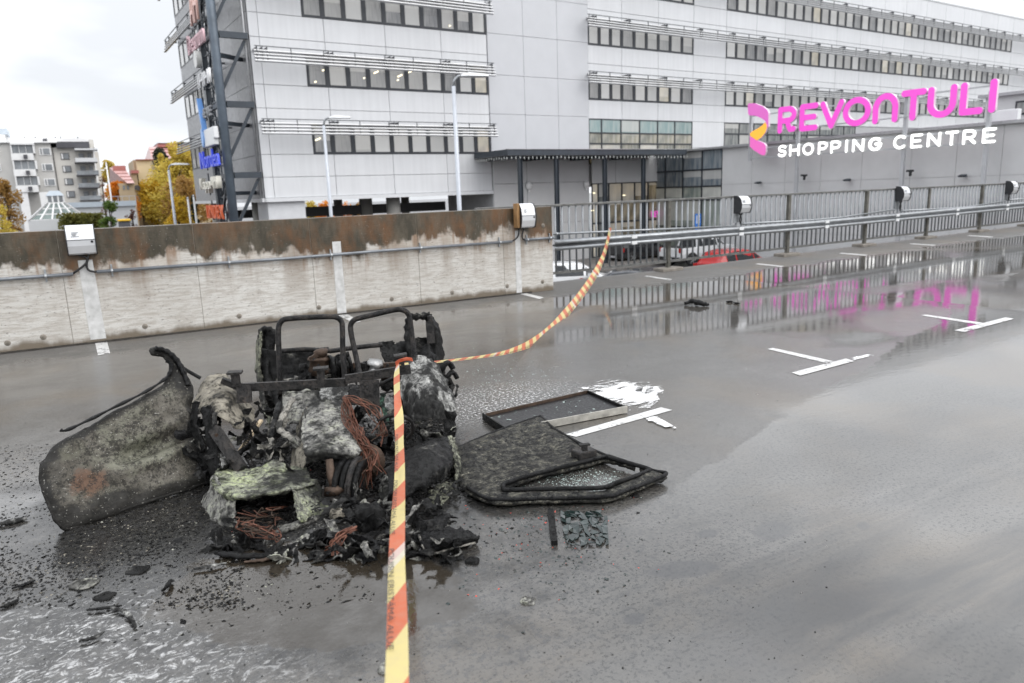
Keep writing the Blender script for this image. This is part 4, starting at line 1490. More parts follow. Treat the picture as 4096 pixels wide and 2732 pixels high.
def tower_sign(label, name, txt, pxl, pyt, pxr, pyb, col, es, side, depth=0.10, panel_col=None, cat='sign'):
    """lettering in a plane parallel to the west side; corners given where it stands on the tower"""
    X = MX - 0.45
    a, b = bD(pxl, (pyt + pyb) / 2, X), bD(pxr, (pyt + pyb) / 2, X)
    zt, zb2 = bD((pxl + pxr) / 2, pyt, X).z, bD((pxl + pxr) / 2, pyb, X).z
    t = thing(name, label, cat, (X, a.y, zb2), 'b', group='shop signs on the steel tower')
    mt = emat(name + '_face', col, es, tuple(0.7 * q for q in col)) if es > 0 else pm(name + '_face', col, 0.5, var=0.08)
    ms = pm(name + '_side', side, 0.5, var=0.1)
    me, x0, x1, y0, y1 = text_mesh(txt, 1.0, 0.12, [mt])
    W, H_ = a.y - b.y, zt - zb2
    for v in me.vertices:
        u, q, d = (v.co.x - x0) / (x1 - x0), (v.co.y - y0) / (y1 - y0), v.co.z
        v.co = ORG[t.name] @ Vector((X - d * (depth / 0.24), a.y - u * W, zb2 + q * H_))
    o = bpy.data.objects.new('lettering', me)
    COL.objects.link(o)
    o.parent = t
    if panel_col:
        MB().box(X + depth / 2 + 0.01, X + depth / 2 + 0.08, b.y - 0.05, a.y + 0.05, zb2 - 0.05, zt + 0.05).build('backing', pm(name + '_backing', panel_col, 0.5, var=0.08), t)
    for q in (0.2, 0.8):
        MB().bar((X + depth / 2 + 0.09, a.y - W * q, zt + 0.25), (X + depth / 2 + 0.09, a.y - W * q, zb2 - 0.1), 0.06, 0.06, up=(0, 1, 0)).build('bracket', M_DARKST, t)
    return t


tower_sign('pale pink cut-off lettering on a grey panel at the tower top', 'letter_sign', 'AH', 757, -60, 788, 100, (0.86, 0.55, 0.48), 0, (0.5, 0.4, 0.38), 0.1, panel_col=(0.16, 0.165, 0.175))
tower_sign('dusty pink clothing shop lettering high on the tower', 'letter_sign', 'Dressmann', 749, 110, 818, 200, (0.72, 0.48, 0.52), 0, (0.75, 0.72, 0.7))
tower_sign('tall thin white bar lettering on the tower', 'letter_sign', 'IHHI', 792, 285, 842, 345, (0.75, 0.75, 0.76), 0, (0.5, 0.5, 0.5), 0.1)
tower_sign('grey capital lettering beside a blue slash on the tower', 'letter_sign', 'NEVE', 806, 430, 846, 470, (0.34, 0.35, 0.37), 0, (0.2, 0.2, 0.2))
tower_sign('blue lower-case lettering of a bank on the tower', 'letter_sign', 'Nordea', 801, 598, 877, 670, (0.05, 0.085, 0.72), 0.30, (0.03, 0.05, 0.4))
tower_sign('cream lettering with a brown side near the tower foot', 'letter_sign', 'KappAhl', 808, 708, 878, 772, (0.80, 0.77, 0.68), 0, (0.3, 0.24, 0.18), 0.25)
tower_sign('orange-edged thin capital lettering at the tower foot', 'letter_sign', 'LINDEX', 829, 820, 893, 874, (0.78, 0.16, 0.06), 0.12, (0.5, 0.5, 0.5), 0.1)


def tower_disc(label, px, py, rw, rh, col, cat='sign', tilt=0.0):
    X = MX - 0.62
    p = bD(px, py, X)
    t = thing('logo_sign', label, cat, (X, p.y, p.z), 'b', group='shop signs on the steel tower')
    m_ = MB()
    pts = [(rw * math.cos(q * 0.2618), rh * math.sin(q * 0.2618)) for q in range(24)]
    m_.prism(pts, lambda u, v, d: Vector((X + d, p.y + u + tilt * v, p.z + v)), 0, 0.25)
    m_.build('disc', [pm('logo_face', col, 0.4, var=0.05)], t)
    MB().bar((X + 0.28, p.y, p.z - rh), (X + 0.28, p.y, p.z + rh), 0.05, 0.05, up=(0, 1, 0)).build('bracket', M_DARKST, t)


tower_disc('small round white logo disc under the pink lettering', 780, 237, 0.42, 0.42, (0.62, 0.62, 0.6))
tower_disc('leaning light blue slash-shaped logo on the tower', 797, 458, 0.10, 0.85, (0.16, 0.36, 0.78), tilt=0.35)
tower_disc('oval light blue logo above the bank lettering', 808, 552, 0.28, 0.48, (0.22, 0.42, 0.80))
for lab, y0, y1 in [('upper white lettering slab beside the oval logo', 522, 552), ('lower white lettering slab beside the oval logo', 562, 578)]:
    X = MX - 0.45
    a, b = bD(818, y0, X), bD(865, y1, X)
    t = thing('letter_slab', lab, 'sign', (X, a.y, b.z), 'b', group='shop signs on the steel tower')
    bevel(MB().box(X - 0.1, X + 0.15, b.y, a.y, b.z, a.z).build('slab', M_WHITE, t), 0.05, 3)
    MB().bar((X + 0.18, (a.y + b.y) / 2, b.z), (X + 0.18, (a.y + b.y) / 2, a.z + 0.2), 0.05, 0.05, up=(0, 1, 0)).build('bracket', M_DARKST, t)

# ------------------------------------------------------------------ street lamps
M_LAMPP = pm('pale_grey_lamp_post', (0.52, 0.55, 0.60), 0.45, 0.2, var=0.08)


def street_lamp(label, px, pyt, dist, pyb=None, arm=(1, -0.35, 0), s=1.0):
    d = ray(px, pyt)
    p = CAMP + d * (dist / d.dot(FX))
    t = thing('street_lamp', label, 'street lamp', (p.x, p.y, ZS), group='street lamps')
    av = Vector(arm).normalized()
    MB().tube([(p.x, p.y, ZS), (p.x, p.y, ZS + 3), (p.x, p.y, p.z - 0.35)], [0.10 * s, 0.085 * s, 0.065 * s], 12).build('pole', M_LAMPP, t, True)
    top = Vector((p.x, p.y, p.z - 0.35))
    MB().tube([top, top + Vector((0, 0, 0.2)) + av * 0.04, top + Vector((0, 0, 0.32)) + av * 0.16, top + Vector((0, 0, 0.35)) + av * 0.34], 0.045 * s, 8).build('arm', M_GALV, t, True)
    c = top + Vector((0, 0, 0.33)) + av * 0.62
    sd = av.cross(Vector((0, 0, 1)))
    m_ = MB()
    pts = [(-0.36, 0.14, 0.05), (-0.1, 0.24, 0.11), (0.55, 0.20, 0.05), (0.62, 0.08, 0.02)]
    for i, (u, w, h) in enumerate(pts):
        q = c + av * u * s
        m_.v += [q + sd * w * s + Vector((0, 0, -0.02)), q + sd * w * 0.8 * s + Vector((0, 0, h)), q - sd * w * 0.8 * s + Vector((0, 0, h)), q - sd * w * s + Vector((0, 0, -0.02))]
    for i in range(3):
        for k_ in range(4):
            m_.f.append((i * 4 + k_, i * 4 + (k_ + 1) % 4, i * 4 + 4 + (k_ + 1) % 4, i * 4 + 4 + k_))
            m_.mi.append(0)
    m_.f += [(0, 3, 2, 1), (12, 13, 14, 15)]
    m_.mi += [0, 0]
    m_.build('lamp_head', M_WHITE, t)
    return t


street_lamp('grey street lamp in front of the office block, taller right one', 1812, 302, 25, arm=(1, -0.3, 0))
street_lamp('grey street lamp in front of the office block, smaller left one', 1292, 470, 33, arm=(1, -0.3, 0))
street_lamp('grey street lamp in front of the yellow trees', 672, 658, 47, arm=(1, -0.3, 0), s=1.1)

# ------------------------------------------------------------------ trees
def leaf_mat(name, cols):
    t = NT(name)
    n_ = t.noise(0.9, 3, 0.6)
    v = t.noise(9, 2, 0.6)
    q = t.math('ADD', t.math('MULTIPLY', n_, 0.6), t.math('MULTIPLY', v, 0.4))
    st = [(0.30 + 0.4 * i / (len(cols) - 1), c) for i, c in enumerate(cols)]
    c = t.ramp(q, st)
    t.set(col=c, rough=0.65)
    tr = t.n.new('ShaderNodeBsdfTranslucent')
    t.link(c, tr.inputs[0])
    mxs = t.n.new('ShaderNodeMixShader')
    mxs.inputs[0].default_value = 0.45
    t.link(t.b.outputs[0], mxs.inputs[1])
    t.link(tr.outputs[0], mxs.inputs[2])
    t.link(mxs.outputs[0], t.out.inputs[0])
    return t.mat


M_BARK = pm('tree_bark', (0.07, 0.055, 0.045), 0.9, var=0.4, scale=5, bump=0.5, bscale=20)
M_BIRCH = pm('pale_bark', (0.30, 0.28, 0.25), 0.85, var=0.4, scale=5)
LM = {
    'yellow': leaf_mat('yellow_leaves', [(0.45, 0.27, 0.02), (0.75, 0.52, 0.05), (0.85, 0.66, 0.14)]),
    'gold': leaf_mat('olive_gold_leaves', [(0.36, 0.29, 0.04), (0.64, 0.50, 0.09), (0.78, 0.62, 0.18)]),
    'brown': leaf_mat('brown_leaves', [(0.22, 0.12, 0.035), (0.38, 0.22, 0.06), (0.5, 0.32, 0.10)]),
    'orange': leaf_mat('orange_leaves', [(0.50, 0.15, 0.012), (0.75, 0.28, 0.025), (0.85, 0.40, 0.06)]),
    'dark': leaf_mat('dark_needles', [(0.012, 0.018, 0.010), (0.03, 0.038, 0.02), (0.055, 0.06, 0.035)]),
    'green': leaf_mat('green_leaves', [(0.06, 0.11, 0.025), (0.13, 0.21, 0.04), (0.26, 0.31, 0.08)]),
    'red': leaf_mat('rust_leaves', [(0.09, 0.035, 0.025), (0.18, 0.07, 0.045), (0.27, 0.13, 0.08)]),
    'hedge': leaf_mat('hedge_leaves', [(0.06, 0.07, 0.015), (0.15, 0.15, 0.03), (0.26, 0.22, 0.05)]),
}


def tree(label, p, h, rx, ry, kind, seed, crown0=0.25, n=2600, leaf=0.22, name='tree', bark=None, gap=0.18, group='autumn trees beyond the street', shape='ovoid'):
    rg = random.Random(seed)
    n, leaf = int(n * 2.3), leaf * 0.62
    p = Vector(p)
    t = thing(name, label, 'tree' if 'bush' not in name and 'hedge' not in name else 'bush', p, group=group)
    m_ = MB()
    tr = max(0.05, h * 0.016)
    lean = [rg.uniform(-.03, .03) * h, rg.uniform(-.03, .03) * h]
    spine = [p + Vector((lean[0] * f * f, lean[1] * f * f, h * 0.96 * f)) for f in (0, .15, .3, .5, .7, .85, 1)]
    m_.tube(spine, [tr * 1.25, tr, tr * .9, tr * .7, tr * .45, tr * .25, tr * 0.08], 7)
    lobes = []
    for i in range(11 if n > 800 else 7):
        f = crown0 + (0.96 - crown0) * rg.random()
        a = rg.uniform(0, 6.283)
        if shape == 'cone': rad = (1 - (f - crown0) / (1 - crown0)) * 0.9 + 0.08
        else: rad = math.sin(math.pi * min(1, max(0.12, (f - crown0) / (1 - crown0) * 0.9 + 0.12))) ** 0.6
        c = p + Vector((math.cos(a) * rx * rad * rg.uniform(.25, .75), math.sin(a) * ry * rad * rg.uniform(.25, .75), h * f))
        lobes.append((c, rg.uniform(.28, .5) * min(rx, h * .4) * (0.6 + 0.6 * rad)))
        b0 = p + Vector((0, 0, h * max(crown0 * 0.6, f - 0.22)))
        m_.tube([b0, b0.lerp(c, .5) + Vector((0, 0, h * .02)), c], [tr * .4, tr * .25, tr * .08], 5)
    for f in (0.3, 0.5, 0.7, 0.88):
        ff = crown0 + (1 - crown0) * f
        lobes.append((p + Vector((0, 0, h * ff)), 0.42 * min(rx, h * .4) * (1.25 - f * 0.6)))
    m_.build('trunk', bark or M_BARK, t, True)
    v_, f_ = [], []
    for i in range(n):
        c, r = rg.choice(lobes)
        d = Vector((rg.gauss(0, 1), rg.gauss(0, 1), rg.gauss(0, 1))).normalized() * r * (rg.random() ** 0.4) * 1.25
        q = c + d
        if mnoise.noise((q - p) * (1.1 / max(0.4, rx * 0.35)) + Vector((seed, 0, 0))) < -gap * 0.9: continue
        s = leaf * rg.uniform(.55, 1.25)
        a = Vector((rg.gauss(0, 1), rg.gauss(0, 1), rg.gauss(0, .6))).normalized()
        b = a.cross(Vector((rg.gauss(0, 1), rg.gauss(0, 1), rg.gauss(0, 1)))).normalized()
        k_ = len(v_)
        v_ += [q - a * s * .5, q + b * s * .32, q + a * s * .5, q - b * s * .32]
        f_.append((k_, k_ + 1, k_ + 2, k_ + 3))
    v_ = [ORG[t.name] @ q for q in v_]
    me = mesh_of('crown', v_, f_, LM[kind])
    o = bpy.data.objects.new('crown', me)
    COL.objects.link(o)
    o.parent = t
    return t


def at(px, py, dist):
    d = ray(px, py)
    return CAMP + d * (dist / d.dot(FX))


def tree_px(label, px, pytop, pybase, dist, kind, seed, wpx, **k):
    top = at(px, pytop, dist)
    s = dist / FPX
    bz = ZS
    h = top.z - bz
    tree(label, (top.x, top.y, bz), h, wpx * s * 0.55, wpx * s * 0.55, kind, seed, **k)


tree_px('tall olive-gold tree before the red-roofed house', 695, 595, 860, 95, 'gold', 1, 270, crown0=0.16, n=8500, leaf=0.62)
tree_px('brown-leaved tree right of the olive-gold tree', 735, 700, 880, 88, 'brown', 2, 165, crown0=0.08, n=5200, leaf=0.5)
tree_px('bright yellow tree left of the olive-gold tree', 610, 710, 870, 98, 'yellow', 3, 130, crown0=0.15, n=4000, leaf=0.5)
tree_px('small bright yellow tree by the lamp post foot', 702, 775, 900, 52, 'yellow', 4, 115, crown0=0.03, n=3600, leaf=0.26)
tree_px('orange tree right of the grey apartment block', 470, 728, 840, 92, 'orange', 5, 130, crown0=0.2, n=4200, leaf=0.45)
tree_px('tall rusty yellow tree just behind the apartment block edge', 425, 628, 850, 108, 'gold', 6, 70, crown0=0.15, n=2600, leaf=0.5)
tree_px('dark pine in front of the red roof', 636, 585, 830, 110, 'dark', 7, 105, crown0=0.4, n=4200, leaf=0.5)
tree_px('brown and orange tree at the left picture edge', 10, 700, 900, 60, 'brown', 8, 110, crown0=0.15, n=2600, leaf=0.36)
tree_px('orange low tree at the left picture edge', -5, 820, 900, 58, 'gold', 18, 110, crown0=0.1, n=1100, leaf=0.36)
tree_px('slim green tree beside the yellow bin', 428, 775, 900, 42, 'green', 9, 95, crown0=0.05, n=3200, leaf=0.2)
tree_px('thin bare brown tree beside the slim green tree', 400, 700, 900, 50, 'red', 10, 70, crown0=0.3, n=260, leaf=0.2)
tree_px('low rust-coloured shrub before the white wall', 525, 835, 880, 48, 'red', 11, 75, crown0=0.1, n=500, leaf=0.2, name='bush')
tree_px('dark conifer beside the flag poles', 770, 770, 900, 70, 'dark', 12, 50, crown0=0.05, n=2000, leaf=0.36, shape='cone')
for i, (px, kd) in enumerate([(1180, 'green'), (1290, 'orange'), (1385, 'orange'), (1440, 'brown'), (1240, 'gold'), (1120, 'gold')]):
    tree_px(['low green tree seen under the office block', 'orange tree seen under the office block', 'second orange tree seen under the office block, near the columns', 'brown tree seen under the office block', 'olive tree seen under the office block', 'olive tree behind the white pier'][i], px, 808, 870, 92, kd, 20 + i, 80, crown0=0.1, n=900, leaf=0.5)

# hedge on the low wall
hp0, hp1 = at(255, 868, 45), at(400, 868, 45)
hd = thing('hedge', 'clipped yellow-green hedge beside the glass pyramid', 'hedge', (hp0.x, hp0.y, ZS))
rg = random.Random(4)
v_, f_ = [], []
for i in range(2600):
    q = hp0.lerp(hp1, rg.random()) + Vector((rg.uniform(-.4, .4), rg.uniform(-.5, .5), rg.uniform(-1.0, .22)))
    s = 0.2
    a = Vector((rg.gauss(0, 1), rg.gauss(0, 1), rg.gauss(0, 1))).normalized()
    b = a.cross(Vector((rg.gauss(0, 1), rg.gauss(0, 1), rg.gauss(0, 1)))).normalized()
    k_ = len(v_)
    v_ += [q - a * s * .5, q + b * s * .35, q + a * s * .5, q - b * s * .35]
    f_.append((k_, k_ + 1, k_ + 2, k_ + 3))
o = bpy.data.objects.new('foliage', mesh_of('foliage', [ORG[hd.name] @ q for q in v_], f_, LM['hedge']))
COL.objects.link(o)
o.parent = hd
m_ = MB()
for i in range(14):
    q = hp0.lerp(hp1, (i + .5) / 14)
    m_.tube([(q.x, q.y, ZS), (q.x, q.y, q.z - .1)], 0.05, 5)
m_.build('stems', M_BARK, hd)


# ------------------------------------------------------------------ houses and yard on the left, set square to the view
_l = ray(300, 800)
FH = Vector((_l.x, _l.y, 0)).normalized()
RH = Vector((FH.y, -FH.x, 0))
FRAMES['c'] = Matrix(((RH.x, FH.x, 0, 0), (RH.y, FH.y, 0, 0), (0, 0, 1, 0), (0, 0, 0, 1)))


def cP(px, py, w):
    d = ray(px, py)
    p = CAMP + d * (w / d.dot(FH))
    return Vector((p.dot(RH), w, p.z))


def cbox(t, name, px0, py0, px1, py1, w0, w1, mat, zlo=None, bev=0):
    a, b = cP(px0, (py0 + py1) / 2, w0), cP(px1, (py0 + py1) / 2, w0)
    zt, zb2 = cP((px0 + px1) / 2, py0, w0).z, cP((px0 + px1) / 2, py1, w0).z
    if zlo is not None: zb2 = zlo
    o = MB().box(a.x, b.x, w0, w1, zb2, zt).build(name, mat, t)
    if bev: bevel(o, bev)
    return o


def q3(x, y):
    return x / 3.3586, 520 + y / 3.3586


def q4(x, y):
    return 380 + x / 4.611, 560 + y / 4.611


def cb3(t, name, x0, y0, x1, y1, w0, w1, mat, **k):
    return cbox(t, name, *q3(x0, y0), *q3(x1, y1), w0, w1, mat, **k)


def cb4(t, name, x0, y0, x1, y1, w0, w1, mat, **k):
    return cbox(t, name, *q4(x0, y0), *q4(x1, y1), w0, w1, mat, **k)


M_APTG = pm('grey_apartment_render', (0.56, 0.55, 0.53), 0.8, var=0.08, scale=0.5)
M_APTC = pm('cream_apartment_render', (0.68, 0.655, 0.61), 0.8, var=0.08, scale=0.5)
M_APTW = pm('white_balcony', (0.80, 0.80, 0.80), 0.6, var=0.05)
M_APTGL = pm('house_window_glass', (0.22, 0.235, 0.25), 0.12, var=0.4, scale=1.2)
M_ROOFD = pm('dark_sheet_roof', (0.07, 0.07, 0.08), 0.5, var=0.2)
M_ROOFR = pm('red_sheet_roof', (0.40, 0.15, 0.135), 0.5, var=0.15, scale=0.6)
M_ROOFP = pm('wet_pink_sheet_roof', (0.50, 0.30, 0.285), 0.35, var=0.12, scale=0.6)
M_CREAM = pm('cream_plaster', (0.66, 0.55, 0.36), 0.8, var=0.07, scale=0.4)
M_TAN = pm('tan_plaster', (0.42, 0.33, 0.22), 0.8, var=0.08, scale=0.4)
M_PALEW = pm('pale_yard_wall', (0.62, 0.63, 0.64), 0.7, var=0.08, scale=0.6)
M_BLUEW = pm('pale_blue_coping', (0.50, 0.56, 0.62), 0.5, var=0.06)
M_GREENR = pm('faded_green_board', (0.20, 0.27, 0.20), 0.7, var=0.15)
M_MAROON = pm('maroon_board', (0.075, 0.022, 0.02), 0.7, var=0.2)
M_SKYGL = pm('pyramid_glass', (0.17, 0.21, 0.20), 0.1, var=0.35, scale=0.8)
M_YELLOW = pm('yellow_lid', (0.68, 0.42, 0.03), 0.5, var=0.1)

W = 92
apt = thing('apartment_block', 'grey and cream apartment block with white glazed balconies', 'building', (cP(100, 850, W).x, W, ZS), 'c')
cb3(apt, 'wall', -420, 170, 762, 1300, W, W + 14, M_APTG, zlo=ZS)
cb3(apt, 'wall', 764, 235, 1320, 1300, W + 0.4, W + 14, M_APTC, zlo=ZS)
cb3(apt, 'roof', -420, 150, 764, 169, W - 0.4, W + 14, M_APTW)
cb3(apt, 'penthouse', 70, 108, 1215, 156, W + 3, W + 12, M_APTW)
cb3(apt, 'roof', 755, 162, 1200, 236, W - 0.3, W + 6, M_ROOFD)
cb3(apt, 'gable', 1200, 125, 1262, 236, W + 1, W + 12, M_APTC)
cb3(apt, 'gable', 1310, 290, 1392, 1300, W + 3, W + 13, M_APTC, zlo=ZS)
cb3(apt, 'lift_housing', -120, 60, 70, 150, W + 2, W + 8, M_APTW)
cb3(apt, 'roof_tank', -120, -20, 95, 58, W + 2, W + 6, M_BLUEW)
for x0, y0 in [(575, 118), (605, 115)]:
    cb3(apt, 'chimney', x0, y0, x0 + 28, y0 + 40, W + 2.9, W + 4, M_ROOFD)
for x0 in (320, 465, 735, 805, 1035):
    cb3(apt, 'roof_vent', x0, 90, x0 + 14, 108, W + 4, W + 5, M_ROOFD)
for i, y0 in enumerate((200, 415, 630)):
    dx = i * 33
    b = cb3(apt, 'balcony', 150 + dx, y0 + 112, 450 + dx, y0 + 205, W - 1.5, W - 0.002, M_APTW)
    cb3(apt, 'balcony_side', 440 + dx, y0 - 5, 462 + dx, y0 + 110, W - 1.5, W - 0.002, M_APTW)
    cb3(apt, 'balcony_side', 140 + dx, y0 - 5, 158 + dx, y0 + 110, W - 1.5, W - 0.002, M_APTW)
    cb3(apt, 'balcony_glazing', 160 + dx, y0 + 2, 438 + dx, y0 + 110, W - 1.3, W - 1.25, M_APTGL)
    for k_ in (0.33, 0.66):
        cb3(apt, 'mullion', 160 + dx + 278 * k_, y0 + 2, 165 + dx + 278 * k_, y0 + 110, W - 1.36, W - 1.302, M_APTW)
    cb3(apt, 'air_unit', 315 + dx, y0 + 130, 368 + dx, y0 + 180, W - 1.8, W - 1.502, M_ROOFD)
cb3(apt, 'balcony_roof', 130, 168, 455, 196, W - 1.6, W - 0.402, M_APTW)
for x0, y0 in [(525, 238), (560, 450), (592, 652)]:
    f = cb3(apt, 'window', x0, y0, x0 + 158, y0 + 100, W - 0.08, W - 0.001, M_APTW)
    cb3(apt, 'pane', x0 + 18, y0 + 12, x0 + 36, y0 + 88, W - 0.12, W - 0.081, M_APTGL)
    cb3(apt, 'pane', x0 + 54, y0 + 10, x0 + 142, y0 + 88, W - 0.12, W - 0.081, M_APTGL)
for x0, y0 in [(-70, 240), (-45, 450), (-20, 655)]:
    cb3(apt, 'window', x0 - 20, y0, x0 + 60, y0 + 100, W - 0.08, W - 0.001, M_APTW)
    cb3(apt, 'pane', x0 - 5, y0 + 10, x0 + 45, y0 + 88, W - 0.12, W - 0.081, M_APTGL)
for x0, y0 in [(815, 308), (842, 480), (868, 650), (893, 820)]:
    cb3(apt, 'window', x0, y0, x0 + 116, y0 + 88, W + 0.32, W + 0.399, M_ROOFD)
    cb3(apt, 'pane', x0 + 8, y0 + 8, x0 + 32, y0 + 80, W + 0.28, W + 0.319, M_APTW)
    cb3(apt, 'pane', x0 + 38, y0 + 8, x0 + 108, y0 + 80, W + 0.28, W + 0.319, M_APTGL)
for i, y0 in enumerate((268, 440, 608, 778)):
    dx = i * 22
    cb3(apt, 'balcony_slab', 1005 + dx, y0 + 160, 1310 + dx * 0.9, y0 + 172, W - 1.4, W + 0.398, M_ROOFD)
    cb3(apt, 'balcony_railing', 1010 + dx, y0 + 105, 1308 + dx * 0.9, y0 + 159, W - 1.4, W - 1.34, M_APTGL if i else M_PALEW)
    cb3(apt, 'window', 1060 + dx, y0 + 45, 1130 + dx, y0 + 150, W + 0.3, W + 0.399, M_APTGL)
    cb3(apt, 'window', 1180 + dx, y0 + 45, 1235 + dx, y0 + 150, W + 0.3, W + 0.399, M_APTGL)
    cb3(apt, 'balcony_post', 1255 + dx, y0 + 6, 1272 + dx, y0 + 104, W - 1.35, W - 1.25, M_APTW)
cb3(apt, 'balcony_roof', 1000, 245, 1312, 268, W - 1.6, W + 0.398, M_PALEW)
cb3(apt, 'drainpipe', 768, 240, 776, 1150, W + 0.25, W + 0.395, M_ROOFD, zlo=ZS)
for x0, x1 in [(250, 300), (525, 560)]:
    a, b = cP(*q3(x0, 835), W - 1.4), cP(*q3(x1 if x0 > 300 else 300, 1210), W - 1.4)
    MB().box(a.x, a.x + 0.75, W - 1.4, W - 0.9, ZS, a.z).build('pillar', M_APTW, apt)

# glass pyramid
W = 56
py = thing('glass_pyramid', 'glass pyramid skylight with white ribs and a white cap', 'skylight', (cP(220, 860, W).x, W, ZS), 'c')
tl, tr_ = cP(*q3(625, 985), W), cP(*q3(868, 985), W)
bl, br = cP(*q3(330, 1222), W), cP(*q3(1120, 1222), W)
hw_t, hw_b = (tr_.x - tl.x) / 2, (br.x - bl.x) / 2
cxp = (tl.x + tr_.x) / 2
zt, zb2 = tl.z, bl.z
cw = W + hw_b


def pyr(u, v, side):
    """u in -1..1 across a face, v 0 at the foot .. 1 at the top"""
    hw = hw_b + (hw_t - hw_b) * v
    z = zb2 + (zt - zb2) * v
    x, y = u * hw, -hw
    for _ in range(side):
        x, y = -y, x
    return Vector((cxp + x, cw + y, z))


for side in range(4):
    for i in range(5):
        for j in range(3):
            u0, u1, v0, v1 = -1 + i * .4, -1 + (i + 1) * .4, j / 3, (j + 1) / 3
            m_ = MB()
            m_.add([pyr(u0, v0, side), pyr(u1, v0, side), pyr(u1, v1, side), pyr(u0, v1, side)], [(0, 1, 2, 3)])
            m_.build('pane', M_SKYGL, py)
    for i in range(6):
        u = -1 + i * .4
        MB().bar(pyr(u, 0, side), pyr(u, 1, side), 0.16 if i in (0, 5) else 0.09, 0.12).build('rib', M_APTW, py)
    for j in range(4):
        MB().bar(pyr(-1, j / 3, side), pyr(1, j / 3, side), 0.06, 0.10).build('glazing_bar', M_APTW, py)
zl = cP(*q3(740, 880), W).z
zc = cP(*q3(740, 812), W).z
MB().box(cxp - hw_t * 0.92, cxp + hw_t * 0.92, cw - hw_t * 0.92, cw + hw_t * 0.92, zt + 0.06, zl).build('lantern', M_APTGL, py)
for sx in (-0.95, -0.32, 0.32, 0.95):
    MB().box(cxp + sx * hw_t - 0.05, cxp + sx * hw_t + 0.05, cw - hw_t * 0.98, cw - hw_t * 0.93, zt + 0.06, zl).build('lantern_post', M_APTW, py)
m_ = MB()
e = hw_t * 1.06
m_.add([(cxp - e, cw - e, zl), (cxp + e, cw - e, zl), (cxp + e, cw + e, zl), (cxp - e, cw + e, zl), (cxp - e * .55, cw - e * .55, zc), (cxp + e * .55, cw - e * .55, zc), (cxp + e * .55, cw + e * .55, zc), (cxp - e * .55, cw + e * .55, zc)],
       [(0, 3, 2, 1), (4, 5, 6, 7), (0, 1, 5, 4), (1, 2, 6, 5), (2, 3, 7, 6), (3, 0, 4, 7)])
m_.build('cap', M_BLUEW, py)
MB().box(cxp - hw_b * 1.02, cxp + hw_b * 1.02, cw - hw_b * 1.02, cw + hw_b * 1.02, ZS, zb2).build('base_wall', M_PALEW, py)

# low walls of the yard
yw = thing('yard_wall', 'long white terrace wall with a pale blue coping', 'wall', (cP(400, 850, 70).x, 70, ZS), 'c')
cb3(yw, 'wall', 850, 1032, 1832, 1160, 70, 71, M_PALEW, zlo=ZS)
cb3(yw, 'coping', 845, 962, 1832, 1031, 69.8, 71.1, M_BLUEW)
cb3(yw, 'railing', 1500, 885, 1825, 893, 69.9, 70, M_SIGNST)
for x0 in (1500, 1585, 1640, 1735, 1820):
    cb3(yw, 'railing_post', x0, 893, x0 + 7, 962, 69.9, 70, M_SIGNST)
RW = 188
yw2 = thing('ramp_wall', 'white ramp wall behind the parked silver car', 'wall', (cP(600, 850, RW).x, RW, ZS), 'c')
cb4(yw2, 'wall', 765, 1160, 1520, 1330, RW, RW + 1, M_PALEW, zlo=ZS)
cb4(yw2, 'fence_board', 765, 1118, 905, 1158, RW + .1, RW + .2, M_GREENR)
cb4(yw2, 'fence_board', 940, 1118, 1085, 1158, RW + .1, RW + .2, M_GREENR)
cb4(yw2, 'roof_board', 748, 1072, 1095, 1100, RW - .8, RW + 2.5, M_MAROON)
for x0 in (748, 915, 1082):
    cb4(yw2, 'fence_post', x0, 1100, x0 + 14, 1158, RW, RW + .15, M_MAROON)
rz = cP(*q4(1075, 1302), 172).z
ra, rb2 = cP(*q4(765, 1302), 172), cP(*q4(1560, 1302), 172)
o = MB().box(ra.x, rb2.x, 148, RW - 0.1, ZS, rz).build('ramp', M_STREET, None, frame='c')
settag(o, kind='structure')
wv = thing('ramp_parapet', 'low white parapet with a dark round mark in front of the silver car', 'parapet', (cP(600, 860, 152).x, 152, rz), 'c')
cb4(wv, 'body', 950, 1296, 1480, 1400, 152, 153.5, M_PALEW, bev=0.05)
cb4(wv, 'mark', 980, 1325, 1003, 1358, 151.9, 151.99, M_ROOFD)
cb4(wv, 'coping', 945, 1288, 1485, 1295, 151.8, 153.7, M_APTW)
yb0 = thing('yard_bin', 'dark waste bin with a bright yellow lid', 'bin', (cP(495, 890, 40).x, 40, ZS), 'c')
cb3(yb0, 'bin_body', 1600, 1225, 1752, 1300, 40, 40.9, M_ROOFD, zlo=ZS, bev=0.03)
cb3(yb0, 'lid', 1585, 1198, 1760, 1224, 39.9, 41, M_YELLOW, bev=0.02)

# houses with red roofs
h1 = thing('red_roof_house', 'tan house with a low wet red sheet roof beside the orange tree', 'house', (cP(480, 800, 105).x, 105, ZS), 'c')
cb3(h1, 'wall', 1600, 715, 1815, 960, 105, 113, M_TAN, zlo=ZS)
a, b = cP(*q3(1490, 480), 105), cP(*q3(1805, 715), 105)
m_ = MB()
rt = cP(*q3(1560, 505), 110).z
m_.add([(a.x + 1.5, 104.3, b.z), (b.x, 104.3, b.z), (b.x - 0.6, 110, rt), (a.x, 110, rt), (a.x, 116, b.z), (b.x - .2, 116, b.z)], [(0, 1, 2, 3), (3, 2, 5, 4), (0, 3, 4), (1, 5, 2)])
m_.build('roof', M_ROOFP, h1)
for v in (0.2, 0.4, 0.6, 0.8):
    MB().bar((a.x + 1.5 * (1 - v), 104.3 + 5.7 * v, b.z + (rt - b.z) * v + 0.04), (b.x - .6 * v, 104.3 + 5.7 * v, b.z + (rt - b.z) * v + 0.04), 0.12, 0.06).build('snow_guard', M_ROOFR, h1)
